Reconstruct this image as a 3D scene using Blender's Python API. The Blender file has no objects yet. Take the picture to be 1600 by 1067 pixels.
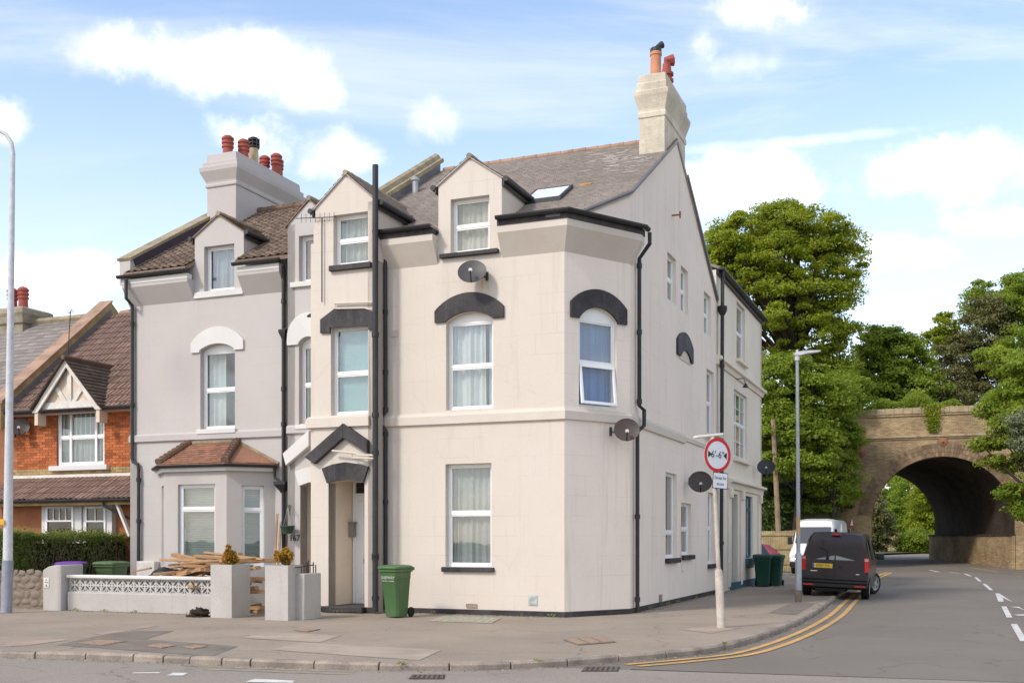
import bpy, bmesh, math, random
import numpy as np
from mathutils import Vector, Matrix
from mathutils.geometry import tessellate_polygon
R = math.radians
scene = bpy.context.scene
COL = scene.collection
random.seed(7)

# ------------------------------------------------------------------ camera
F_PX, HOR, EYE = 1700.0, 840.0, 1.6          # level camera with a rising lens shift
cam = bpy.data.cameras.new('camera')
cam.sensor_width = 36.0
cam.lens = 36.0 * F_PX / 1600.0
cam.shift_y = (HOR - 533.5) / 1600.0
cam.clip_start, cam.clip_end = 0.1, 3000
cam_o = bpy.data.objects.new('camera', cam)
COL.objects.link(cam_o)
cam_o.location = (0, 0, EYE)
cam_o.rotation_euler = (R(90), 0, 0)
scene.camera = cam_o

# ------------------------------------------------------------------ sun, sky, exposure
SUN_DIR = Vector((-0.62, -0.52, 0.70)).normalized()      # towards the sun
sun = bpy.data.lights.new('sun', 'SUN')
sun.energy = 1.2
sun.angle = R(7)
sun.color = (1.0, 0.92, 0.82)
sun_o = bpy.data.objects.new('sun', sun)
COL.objects.link(sun_o)
sun_o.location = (-30, -20, 40)
sun_o.rotation_euler = (-SUN_DIR).to_track_quat('-Z', 'Y').to_euler()

world = bpy.data.worlds.new('World')
scene.world = world
world.use_nodes = True
wt = world.node_tree
wt.nodes.clear()
def wn(t, **k):
    n = wt.nodes.new(t)
    for a, v in k.items(): setattr(n, a, v)
    return n
def wmath(op, a, b=None, clamp=False):
    n = wn('ShaderNodeMath', operation=op, use_clamp=clamp)
    for i, v in enumerate((a, b)):
        if v is None: continue
        if isinstance(v, (int, float)): n.inputs[i].default_value = v
        else: wt.links.new(v, n.inputs[i])
    return n.outputs[0]
sky = wn('ShaderNodeTexSky', sky_type='NISHITA', sun_disc=False)
sky.sun_elevation = math.asin(SUN_DIR.z)
sky.sun_rotation = math.atan2(SUN_DIR.x, SUN_DIR.y)
sky.air_density, sky.dust_density, sky.ozone_density = 1.0, 0.7, 1.6
tc = wn('ShaderNodeTexCoord')
DIRV = tc.outputs['Generated']
sep = wn('ShaderNodeSeparateXYZ')
wt.links.new(DIRV, sep.inputs[0])
# clouds lie on a flat layer overhead: project the direction on it
zz = wmath('ADD', wmath('MAXIMUM', sep.outputs[2], 0.0), 0.22)
cmb = wn('ShaderNodeCombineXYZ')
wt.links.new(wmath('DIVIDE', sep.outputs[0], zz), cmb.inputs[0])
wt.links.new(wmath('DIVIDE', sep.outputs[1], zz), cmb.inputs[1])
def wnoise(vec, scale, detail, rough, dist=0.0):
    n = wn('ShaderNodeTexNoise')
    n.inputs['Scale'].default_value = scale
    n.inputs['Detail'].default_value = detail
    n.inputs['Roughness'].default_value = rough
    n.inputs['Distortion'].default_value = dist
    wt.links.new(vec, n.inputs['Vector'])
    return n.outputs['Fac']
streak = wn('ShaderNodeMapping'); streak.inputs['Scale'].default_value = (0.55, 1.7, 1); streak.inputs['Rotation'].default_value = (0, 0, R(8))
wt.links.new(cmb.outputs[0], streak.inputs['Vector'])
big = wnoise(streak.outputs[0], 1.6, 9, 0.62, 0.5)
puff = wnoise(DIRV, 14.0, 8, 0.62, 0.2)
def wrange(v, a, b, c=0.0, d=1.0):
    n = wn('ShaderNodeMapRange', interpolation_type='SMOOTHSTEP')
    n.inputs[1].default_value, n.inputs[2].default_value = a, b
    n.inputs[3].default_value, n.inputs[4].default_value = c, d
    wt.links.new(v, n.inputs[0])
    return n.outputs[0]
veil = wrange(big, 0.42, 0.70, 0.0, 0.62)                       # thin high cloud everywhere
low = wrange(sep.outputs[2], 0.0, 0.44, 0.66, 0.0)              # whiter towards the horizon
veil = wmath('MAXIMUM', veil, wmath('ADD', low, wmath('MULTIPLY', veil, 0.4), clamp=True))
mask = veil
pmask = None
# the cumulus puffs seen above the houses (direction of each, angular half-sizes)
for (x, y, rw, rh, st) in ((165, 76, 62, 36, .9), (375, 105, 120, 44, 1.0), (480, 140, 60, 28, .7), (545, 240, 62, 34, .75), (665, 195, 44, 34, .55),
                           (392, 215, 55, 38, .8), (1160, 18, 80, 28, 1.0), (1098, 66, 34, 34, .6), (1160, 100, 60, 22, .35), (1175, 290, 105, 46, 1.0),
                           (1485, 262, 150, 52, 1.0), (1430, 395, 110, 30, .5), (60, 440, 90, 40, .85), (170, 425, 70, 30, .7), (5, 190, 30, 30, .8), (1250, 222, 230, 9, .25), (1560, 350, 90, 30, .5)):
    d = Vector(((x - 800) / F_PX, 1.0, (HOR - y) / F_PX))
    L = d.length
    d.normalize()
    sub = wn('ShaderNodeVectorMath', operation='SUBTRACT')
    wt.links.new(DIRV, sub.inputs[0]); sub.inputs[1].default_value = d
    mul = wn('ShaderNodeVectorMath', operation='MULTIPLY')
    wt.links.new(sub.outputs[0], mul.inputs[0])
    w_, h_ = rw / F_PX / L, rh / F_PX / L
    mul.inputs[1].default_value = (1 / w_, 1 / w_, 1 / h_)
    ln = wn('ShaderNodeVectorMath', operation='LENGTH')
    wt.links.new(mul.outputs[0], ln.inputs[0])
    e = wmath('SUBTRACT', 1.45, ln.outputs['Value'])
    e = wmath('ADD', e, wmath('MULTIPLY', wmath('SUBTRACT', puff, 0.5), 3.2))
    m = wrange(e, 0.16, 1.40, 0.0, st)
    pmask = m if pmask is None else wmath('MAXIMUM', pmask, m)
# extra bright cumulus added outside the view as fill light for shaded walls
fill_cloud = wnoise(cmb.outputs[0], 1.9, 9, 0.58, 0.25)
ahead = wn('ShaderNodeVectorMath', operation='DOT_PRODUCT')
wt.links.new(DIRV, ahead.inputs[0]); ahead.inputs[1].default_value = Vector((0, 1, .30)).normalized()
pmask = wmath('MAXIMUM', pmask, wmath('MULTIPLY', wrange(fill_cloud, 0.50, 0.60), wrange(ahead.outputs['Value'], 0.78, 0.88, 1.0, 0.0)))
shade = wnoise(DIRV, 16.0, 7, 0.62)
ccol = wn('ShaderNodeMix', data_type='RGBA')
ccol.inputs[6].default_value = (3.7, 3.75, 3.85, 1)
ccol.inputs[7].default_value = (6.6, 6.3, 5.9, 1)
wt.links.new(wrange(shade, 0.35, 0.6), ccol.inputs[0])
tint = wn('ShaderNodeMix', data_type='RGBA', blend_type='MULTIPLY')
tint.inputs[0].default_value = 1.0
wt.links.new(sky.outputs[0], tint.inputs[6])
tint.inputs[7].default_value = (1.14, 1.03, 0.95, 1)
mx = wn('ShaderNodeMix', data_type='RGBA')
wt.links.new(mask, mx.inputs[0])
wt.links.new(tint.outputs[2], mx.inputs[6])
mx.inputs[7].default_value = (3.5, 3.7, 4.0, 1)
mx2 = wn('ShaderNodeMix', data_type='RGBA')
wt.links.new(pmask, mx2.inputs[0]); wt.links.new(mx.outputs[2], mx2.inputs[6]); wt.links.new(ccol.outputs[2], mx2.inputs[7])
bg = wn('ShaderNodeBackground')
bg.inputs[1].default_value = 0.135
wt.links.new(mx2.outputs[2], bg.inputs[0])
wo = wn('ShaderNodeOutputWorld')
wt.links.new(bg.outputs[0], wo.inputs[0])

vs = scene.view_settings
vs.view_transform = 'Standard'
vs.look = 'None'
vs.exposure = 1.18
vs.gamma = 1.0
vs.use_curve_mapping = False
scene.render.engine = 'CYCLES'
scene.cycles.max_bounces = 8
scene.cycles.transparent_max_bounces = 12
scene.cycles.use_denoising = True

# ------------------------------------------------------------------ materials
MATS = {}
def mat(name, col, rough=0.8, var=0.12, scale=1.5, fine=0.08, fscale=40, bump=0.0, bscale=60, isl=0.0, metal=0.0, spec=0.3, col2=None, islcol=None, coat=0.0, streak=0.0, score=0.0, crack=0.0, spots=0.0):
    if name in MATS: return MATS[name]
    m = bpy.data.materials.new(name)
    m.use_nodes = True
    t = m.node_tree
    b = t.nodes['Principled BSDF']
    b.inputs['Roughness'].default_value = rough
    b.inputs['Metallic'].default_value = metal
    b.inputs['Specular IOR Level'].default_value = spec
    b.inputs['Coat Weight'].default_value = coat
    c4 = (*col, 1)
    d4 = (*(col2 if col2 else tuple(x * (1 - var * 2) for x in col)), 1)
    co = t.nodes.new('ShaderNodeTexCoord').outputs['Object']
    def noise(s, det=5, vec=co, r=0.6):
        n = t.nodes.new('ShaderNodeTexNoise')
        n.inputs['Scale'].default_value = s
        n.inputs['Detail'].default_value = det
        n.inputs['Roughness'].default_value = r
        t.links.new(vec, n.inputs['Vector'])
        return n.outputs['Fac']
    def mix(f, A, B, bt='MIX'):
        n = t.nodes.new('ShaderNodeMix'); n.data_type = 'RGBA'; n.blend_type = bt
        for i, v in ((0, f), (6, A), (7, B)):
            if isinstance(v, (int, float, tuple)): n.inputs[i].default_value = v
            else: t.links.new(v, n.inputs[i])
        return n.outputs[2]
    def rng(v, a, bb, c=0.0, d=1.0):
        n = t.nodes.new('ShaderNodeMapRange')
        n.inputs[1].default_value, n.inputs[2].default_value, n.inputs[3].default_value, n.inputs[4].default_value = a, bb, c, d
        t.links.new(v, n.inputs[0]); return n.outputs[0]
    out = mix(rng(noise(scale), 0.38, 0.68), c4, d4)
    if streak > 0:                     # vertical weather streaks
        mp = t.nodes.new('ShaderNodeMapping')
        mp.inputs['Scale'].default_value = (3.5, 3.5, 0.22)
        t.links.new(co, mp.inputs['Vector'])
        sf = rng(noise(1.6, 6, mp.outputs[0], 0.65), 0.54, 0.78, 0.0, streak)
        out = mix(sf, out, (0.30, 0.27, 0.22, 1))
    if score > 0:                      # lining-out of the stucco, only partly legible
        mp = t.nodes.new('ShaderNodeMapping'); mp.inputs['Rotation'].default_value = (0, 0, math.radians(22)); t.links.new(co, mp.inputs['Vector'])
        sp = t.nodes.new('ShaderNodeSeparateXYZ'); t.links.new(mp.outputs[0], sp.inputs[0])
        ad = t.nodes.new('ShaderNodeMath'); t.links.new(sp.outputs[0], ad.inputs[0]); t.links.new(sp.outputs[1], ad.inputs[1])
        cb = t.nodes.new('ShaderNodeCombineXYZ'); t.links.new(ad.outputs[0], cb.inputs[0]); t.links.new(sp.outputs[2], cb.inputs[1])
        br = t.nodes.new('ShaderNodeTexBrick'); t.links.new(cb.outputs[0], br.inputs['Vector'])
        br.inputs['Scale'].default_value = 1.0; br.inputs['Brick Width'].default_value = .92; br.inputs['Row Height'].default_value = .41; br.inputs['Mortar Size'].default_value = .008; br.inputs['Mortar Smooth'].default_value = .4
        mm = t.nodes.new('ShaderNodeMath'); mm.operation = 'MULTIPLY'; t.links.new(br.outputs['Fac'], mm.inputs[0]); t.links.new(rng(noise(.9, 4), .45, .65, 0, score), mm.inputs[1])
        out = mix(mm.outputs[0], out, (col[0] * .5, col[1] * .47, col[2] * .44, 1))
        bl = rng(noise(1.1, 7, co, .7), .60, .74, 0, score * .5)       # grubby blotches
        out = mix(bl, out, (col[0] * .72, col[1] * .69, col[2] * .64, 1))
    if crack > 0:
        nz = t.nodes.new('ShaderNodeTexNoise'); nz.inputs['Scale'].default_value = 1.3; nz.inputs['Detail'].default_value = 6; t.links.new(co, nz.inputs['Vector'])
        va = t.nodes.new('ShaderNodeVectorMath'); va.operation = 'MULTIPLY_ADD'; va.inputs[1].default_value = (.9, .9, .9); t.links.new(nz.outputs['Color'], va.inputs[0]); t.links.new(co, va.inputs[2])
        vo = t.nodes.new('ShaderNodeTexVoronoi'); vo.feature = 'DISTANCE_TO_EDGE'; vo.inputs['Scale'].default_value = .55; t.links.new(va.outputs[0], vo.inputs['Vector'])
        cf = rng(vo.outputs['Distance'], .004, .012, crack, 0.0)
        mm = t.nodes.new('ShaderNodeMath'); mm.operation = 'MULTIPLY'; t.links.new(cf, mm.inputs[0]); t.links.new(rng(noise(.5, 3), .46, .56), mm.inputs[1])
        out = mix(mm.outputs[0], out, (col[0] * .35, col[1] * .35, col[2] * .35, 1))
    if spots > 0:                      # gum, oil drips, worn aggregate
        vo = t.nodes.new('ShaderNodeTexVoronoi'); vo.inputs['Scale'].default_value = 2.2; t.links.new(co, vo.inputs['Vector'])
        out = mix(rng(vo.outputs['Distance'], .05, .075, spots, 0.0), out, (col[0] * .45, col[1] * .45, col[2] * .45, 1))
        out = mix(rng(noise(.35, 6, co, .7), .52, .72, 0, spots * .8), out, (col[0] * .62, col[1] * .62, col[2] * .63, 1))
        out = mix(rng(noise(160, 3), .60, .72, 0, spots * .9), out, (min(1, col[0] * 2.1), min(1, col[1] * 2.05), min(1, col[2] * 2.0), 1))
    if isl > 0:
        g = t.nodes.new('ShaderNodeNewGeometry').outputs['Random Per Island']
        if islcol: out = mix(g, out, (*islcol, 1))
        g2 = t.nodes.new('ShaderNodeMath'); g2.operation = 'FRACT'
        mm = t.nodes.new('ShaderNodeMath'); mm.operation = 'MULTIPLY'; mm.inputs[1].default_value = 37.7
        t.links.new(g, mm.inputs[0]); t.links.new(mm.outputs[0], g2.inputs[0])
        k = rng(g2.outputs[0], 0, 1, 1 - isl, 1 + isl * 0.6)
        h = t.nodes.new('ShaderNodeHueSaturation')
        t.links.new(k, h.inputs['Value']); t.links.new(out, h.inputs['Color'])
        out = h.outputs[0]
    if fine > 0:
        h = t.nodes.new('ShaderNodeHueSaturation')
        t.links.new(rng(noise(fscale, 4), 0.3, 0.7, 1 - fine, 1 + fine), h.inputs['Value'])
        t.links.new(out, h.inputs['Color']); out = h.outputs[0]
    t.links.new(out, b.inputs['Base Color'])
    if bump > 0:
        bn = t.nodes.new('ShaderNodeBump')
        bn.inputs['Strength'].default_value = bump
        bn.inputs['Distance'].default_value = 0.02
        t.links.new(noise(bscale, 6), bn.inputs['Height'])
        t.links.new(bn.outputs[0], b.inputs['Normal'])
    MATS[name] = m
    return m

def glass_mat(name, base=0.10, tint=(0.86, 0.9, 0.9)):
    m = bpy.data.materials.new(name); m.use_nodes = True
    t = m.node_tree; t.nodes.clear()
    o = t.nodes.new('ShaderNodeOutputMaterial')
    tr = t.nodes.new('ShaderNodeBsdfTransparent'); tr.inputs[0].default_value = (*tint, 1)
    gl = t.nodes.new('ShaderNodeBsdfGlossy'); gl.inputs['Roughness'].default_value = 0.015
    co = t.nodes.new('ShaderNodeTexCoord').outputs['Object']
    nz = t.nodes.new('ShaderNodeTexNoise'); nz.inputs['Scale'].default_value = 1.7
    t.links.new(co, nz.inputs['Vector'])
    bn = t.nodes.new('ShaderNodeBump'); bn.inputs['Strength'].default_value = 0.015; bn.inputs['Distance'].default_value = 0.05
    t.links.new(nz.outputs['Fac'], bn.inputs['Height']); t.links.new(bn.outputs[0], gl.inputs['Normal'])
    lw_ = t.nodes.new('ShaderNodeLayerWeight'); lw_.inputs[0].default_value = 0.5          # Schlick curve from the facing angle, same for both sides of a pane
    pw = t.nodes.new('ShaderNodeMath'); pw.operation = 'POWER'; pw.inputs[1].default_value = 4.5
    t.links.new(lw_.outputs['Facing'], pw.inputs[0])
    ad = t.nodes.new('ShaderNodeMath'); ad.operation = 'ADD'; ad.use_clamp = True; ad.inputs[1].default_value = base
    t.links.new(pw.outputs[0], ad.inputs[0])
    mx = t.nodes.new('ShaderNodeMixShader')
    t.links.new(ad.outputs[0], mx.inputs[0]); t.links.new(tr.outputs[0], mx.inputs[1]); t.links.new(gl.outputs[0], mx.inputs[2])
    t.links.new(mx.outputs[0], o.inputs[0])
    return m

def leaf_mat(name, col, col2, trans=0.35):
    m = bpy.data.materials.new(name); m.use_nodes = True
    t = m.node_tree; t.nodes.clear()
    o = t.nodes.new('ShaderNodeOutputMaterial')
    g = t.nodes.new('ShaderNodeNewGeometry').outputs['Random Per Island']
    mixc = t.nodes.new('ShaderNodeMix'); mixc.data_type = 'RGBA'
    mixc.inputs[6].default_value = (*col, 1); mixc.inputs[7].default_value = (*col2, 1)
    co = t.nodes.new('ShaderNodeTexCoord').outputs['Object']
    nz = t.nodes.new('ShaderNodeTexNoise'); nz.inputs['Scale'].default_value = 0.9; nz.inputs['Detail'].default_value = 3
    t.links.new(co, nz.inputs['Vector'])
    a = t.nodes.new('ShaderNodeMath'); a.operation = 'MULTIPLY_ADD'; a.inputs[1].default_value = 0.5
    mr = t.nodes.new('ShaderNodeMapRange'); mr.inputs[1].default_value = .3; mr.inputs[2].default_value = .7; mr.inputs[4].default_value = .5
    t.links.new(nz.outputs['Fac'], mr.inputs[0])
    t.links.new(g, a.inputs[0]); t.links.new(mr.outputs[0], a.inputs[2])
    t.links.new(a.outputs[0], mixc.inputs[0])
    d = t.nodes.new('ShaderNodeBsdfPrincipled'); d.inputs['Roughness'].default_value = 0.5; d.inputs['Specular IOR Level'].default_value = 0.25
    tl = t.nodes.new('ShaderNodeBsdfTranslucent')
    t.links.new(mixc.outputs[2], d.inputs['Base Color'])
    hs = t.nodes.new('ShaderNodeHueSaturation'); hs.inputs['Value'].default_value = 1.4; hs.inputs['Hue'].default_value = 0.485
    t.links.new(mixc.outputs[2], hs.inputs['Color']); t.links.new(hs.outputs[0], tl.inputs[0])
    mx = t.nodes.new('ShaderNodeMixShader'); mx.inputs[0].default_value = trans
    t.links.new(d.outputs[0], mx.inputs[1]); t.links.new(tl.outputs[0], mx.inputs[2])
    t.links.new(mx.outputs[0], o.inputs[0])
    MATS[name] = m
    return m

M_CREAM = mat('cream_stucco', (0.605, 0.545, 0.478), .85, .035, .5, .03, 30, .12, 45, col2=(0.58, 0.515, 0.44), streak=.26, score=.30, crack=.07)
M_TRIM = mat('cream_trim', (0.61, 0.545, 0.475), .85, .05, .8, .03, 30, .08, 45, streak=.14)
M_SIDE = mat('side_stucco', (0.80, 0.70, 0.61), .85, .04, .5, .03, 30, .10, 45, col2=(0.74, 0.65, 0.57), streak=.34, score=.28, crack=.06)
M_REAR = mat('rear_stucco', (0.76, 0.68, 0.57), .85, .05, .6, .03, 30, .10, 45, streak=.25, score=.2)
M_GREY = mat('grey_stucco', (0.478, 0.452, 0.432), .85, .03, .6, .03, 30, .10, 45, col2=(0.455, 0.42, 0.392), streak=.10, score=.14)
M_GTRIM = mat('grey_trim', (0.47, 0.437, 0.42), .85, .04, .8, .03, 30, .08, 45)
M_WPAINT = mat('white_paint', (0.64, 0.625, 0.60), .7, .05, 1.2, .03, 30, .06, 50)
M_UPVC = mat('white_upvc', (0.82, 0.82, 0.81), .35, .02, 2, .0, 30, spec=.5)
M_BLACK = mat('black_paint', (0.026, 0.024, 0.027), .65, .15, 1.5, .3, 25, .25, 30, col2=(0.062, 0.056, 0.058), streak=.18)
M_PIPE = mat('black_pipe', (0.020, 0.020, 0.023), .5, .2, 2, .25, 30, .15, 30, spec=.4, col2=(0.035, 0.033, 0.034))
M_STONEP = mat('weathered_stack', (0.62, 0.56, 0.45), .9, .2, 1.6, .1, 25, .4, 25, col2=(0.42, 0.37, 0.29), streak=.55)
M_WALLGREY = mat('masonry_paint', (0.455, 0.43, 0.40), .85, .05, 1.4, .06, 25, .2, 35, col2=(0.40, 0.375, 0.34), streak=.35, spots=.0)
M_TILE = mat('plain_tiles', (0.42, 0.372, 0.338), .85, .08, .8, .10, 14, .2, 50, isl=.15, islcol=(0.39, 0.35, 0.322))
M_TILEB = mat('brown_pantiles', (0.32, 0.235, 0.17), .9, .2, .9, .2, 12, .3, 40, isl=.35, islcol=(0.15, 0.105, 0.08))
M_TILEA = mat('concrete_tiles', (0.29, 0.19, 0.145), .9, .15, .9, .15, 14, .3, 40, isl=.22, islcol=(0.17, 0.115, 0.095))
M_TILER = mat('red_bay_tiles', (0.36, 0.165, 0.095), .85, .2, 1.2, .15, 14, .2, 40, isl=.3, islcol=(0.27, 0.15, 0.10))
M_HIPT = mat('hip_tiles', (0.17, 0.105, 0.075), .9, .2, 2, .2, 16, .3, 40, isl=.25)
M_SLATE = mat('grey_slates', (0.27, 0.24, 0.215), .8, .15, .9, .1, 14, .2, 40, isl=.2, islcol=(0.21, 0.185, 0.17))
M_RIDGE = mat('ridge_clay', (0.36, 0.235, 0.165), .9, .2, 2, .15, 16, .3, 40, isl=.2)
M_LICHEN = mat('lichen_coping', (0.34, 0.28, 0.18), .95, .25, 2.5, .2, 18, .4, 30, col2=(0.20, 0.17, 0.12))
M_LEAD = mat('lead', (0.17, 0.17, 0.18), .6, .1, 2, .1, 20)
M_CLAY = mat('terracotta', (0.56, 0.25, 0.14), .8, .1, 3, .1, 20)
M_REDPOT = mat('red_pot', (0.36, 0.085, 0.06), .65, .12, 3, .1, 20)
M_BUFF = mat('buff_pot', (0.52, 0.43, 0.28), .85, .15, 3, .1, 20)
M_BRICKR = mat('red_brick', (0.54, 0.165, 0.055), .9, .15, 1.5, .2, 20, .3, 50, isl=.38, islcol=(0.40, 0.125, 0.05))
M_BRICKY = mat('buff_brick', (0.44, 0.31, 0.15), .9, .2, 2, .15, 20, .3, 50, isl=.25)
M_MORTAR = mat('mortar', (0.30, 0.14, 0.075), .95, .1, 4, .1, 20)
M_ASPH = mat('asphalt_side', (0.165, 0.144, 0.122), .88, .10, .25, .28, 90, .5, 150, col2=(0.20, 0.176, 0.150), crack=.5, spots=.35)
M_ASPHM = mat('asphalt_main', (0.25, 0.220, 0.187), .9, .08, .3, .3, 80, .5, 150, col2=(0.28, 0.248, 0.21), crack=.45, spots=.35)
M_PAVE = mat('pavement_asphalt', (0.305, 0.250, 0.195), .92, .16, .45, .28, 70, .5, 120, col2=(0.245, 0.203, 0.16), crack=.5, spots=.4)
M_PATCHL = mat('patch_light', (0.37, 0.305, 0.24), .92, .12, 1.6, .3, 60, .3, 120, spots=.4)
M_PATCHP = mat('patch_pink', (0.35, 0.275, 0.22), .92, .12, 1.6, .3, 60, .3, 120, spots=.4)
M_PATCHD = mat('patch_dark', (0.20, 0.168, 0.138), .92, .14, 1.6, .3, 60, .3, 120, spots=.4, crack=.5)
M_RUST = mat('rusty_iron', (0.30, 0.13, 0.06), .85, .2, 6, .35, 50, .5, 60, col2=(0.20, 0.12, 0.08))
M_KERB = mat('kerb_granite', (0.32, 0.265, 0.215), .9, .12, 2.5, .22, 50, .3, 80, isl=.14, col2=(0.19, 0.16, 0.135))
M_YEL = mat('yellow_line', (0.56, 0.33, 0.10), .85, .2, 3, .25, 60, col2=(0.38, 0.25, 0.11))
M_YELW = mat('yellow_worn', (0.36, 0.29, 0.19), .9, .2, 5, .3, 40, col2=(0.20, 0.175, 0.145))
M_WLINE = mat('white_line', (0.62, 0.61, 0.58), .85, .15, 4, .2, 50, col2=(0.42, 0.40, 0.38))
M_GALV = mat('galvanised', (0.36, 0.38, 0.40), .55, .12, 5, .1, 30, metal=.3, spec=.4)
M_POSTL = mat('lamp_grey', (0.56, 0.57, 0.60), .5, .1, 6, .08, 30, spec=.4)
M_POSTD = mat('lamp_grey_dark', (0.27, 0.29, 0.34), .5, .1, 6, .08, 30, spec=.4)
M_SPOST = mat('sign_post', (0.50, 0.45, 0.38), .7, .15, 5, .12, 30, streak=.4)
M_BIN = mat('bin_green', (0.060, 0.128, 0.048), .5, .1, 3, .06, 20, spec=.3, col2=(0.075, 0.14, 0.055), streak=.2)
M_BIND = mat('bin_dark_green', (0.010, 0.062, 0.040), .45, .1, 3, .06, 20, spec=.4)
M_BING = mat('bin_garden_green', (0.012, 0.135, 0.060), .45, .1, 3, .06, 20, spec=.4)
M_BINO = mat('bin_olive_green', (0.09, 0.15, 0.06), .5, .1, 3, .06, 20, spec=.4)
M_PURPLE = mat('purple_lid', (0.17, 0.055, 0.33), .45, .1, 3, .06, 20, spec=.4)
M_RUBBER = mat('rubber', (0.012, 0.012, 0.012), .8, .1, 3, .1, 20)
M_WOOD = mat('old_timber', (0.42, 0.26, 0.13), .85, .2, 5, .15, 30, .2, 30, isl=.35, islcol=(0.30, 0.175, 0.09))
M_FENCE = mat('fence_wood', (0.36, 0.28, 0.15), .9, .2, 4, .15, 30, .2, 30, isl=.2)
M_POLE = mat('pole_wood', (0.30, 0.22, 0.14), .9, .2, 4, .15, 30, .2, 30)
M_STONE = mat('rubble_stone', (0.30, 0.24, 0.18), .95, .25, 4, .2, 25, .5, 25, isl=.4, islcol=(0.19, 0.15, 0.12))
M_STONEM = mat('rubble_mortar', (0.22, 0.18, 0.14), .95, .2, 4, .2, 25, .5, 25)
M_DISHG = mat('dish_grey', (0.06, 0.057, 0.056), .5, .1, 4, .05, 20, spec=.4)
M_DISHB = mat('dish_brown', (0.060, 0.043, 0.038), .5, .1, 4, .05, 20, spec=.4)
M_STEEL = mat('steel', (0.42, 0.42, 0.43), .4, .1, 4, .05, 20, metal=.7, spec=.5)
M_DKMET = mat('dark_metal', (0.03, 0.03, 0.032), .5, .1, 4, .05, 20, spec=.4)
M_TEAL = mat('teal_paint', (0.020, 0.105, 0.155), .5, .1, 3, .06, 20, spec=.4)
M_NET = mat('net_curtain', (0.50, 0.51, 0.50), .9, .06, 2, .05, 30)
M_NETS = [M_NET, mat('net_curtain_grey', (0.36, 0.37, 0.37), .9, .06, 2, .05, 30), mat('net_curtain_white', (0.62, 0.62, 0.60), .9, .06, 2, .05, 30), mat('net_curtain_cream', (0.52, 0.48, 0.41), .9, .06, 2, .05, 30)]
M_NETB = mat('blue_curtain', (0.25, 0.34, 0.56), .9, .06, 2, .05, 30)
M_BLIND = mat('blind_slat', (0.60, 0.66, 0.65), .6, .05, 2, .03, 30)
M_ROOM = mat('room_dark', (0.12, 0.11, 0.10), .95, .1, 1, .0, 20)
M_FROST = mat('teal_blind', (0.33, 0.50, 0.50), .7, .06, 3, .06, 40)
M_PORCH = mat('porch_beige', (0.77, 0.67, 0.55), .85, .05, .9, .03, 30, .08, 45)
M_SOIL = mat('soil', (0.035, 0.024, 0.017), .95, .2, 8, .3, 30, .6, 30)
M_BAG = mat('bin_bag', (0.012, 0.012, 0.014), .3, .1, 4, .1, 20, .3, 12, spec=.5)
M_PLASTER = mat('pale_box', (0.68, 0.65, 0.60), .7, .1, 3, .05, 20)
M_GLASS = glass_mat('window_glass', 0.10, (0.92, 0.95, 0.95))
M_GLASSD = glass_mat('tinted_glass', 0.10, (0.10, 0.10, 0.11))
M_SKYREFL = mat('painted_cloud_reflection', (0.72, 0.75, 0.78), .12, .05, 3, .0, 20, spec=.5)  # pale paint in place of the cloud reflected in the skylight
M_CLASP = mat('wall_clasp_blue', (0.46, 0.55, 0.56), .6, .15, 8, .15, 40, col2=(0.30, 0.30, 0.28))
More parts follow.
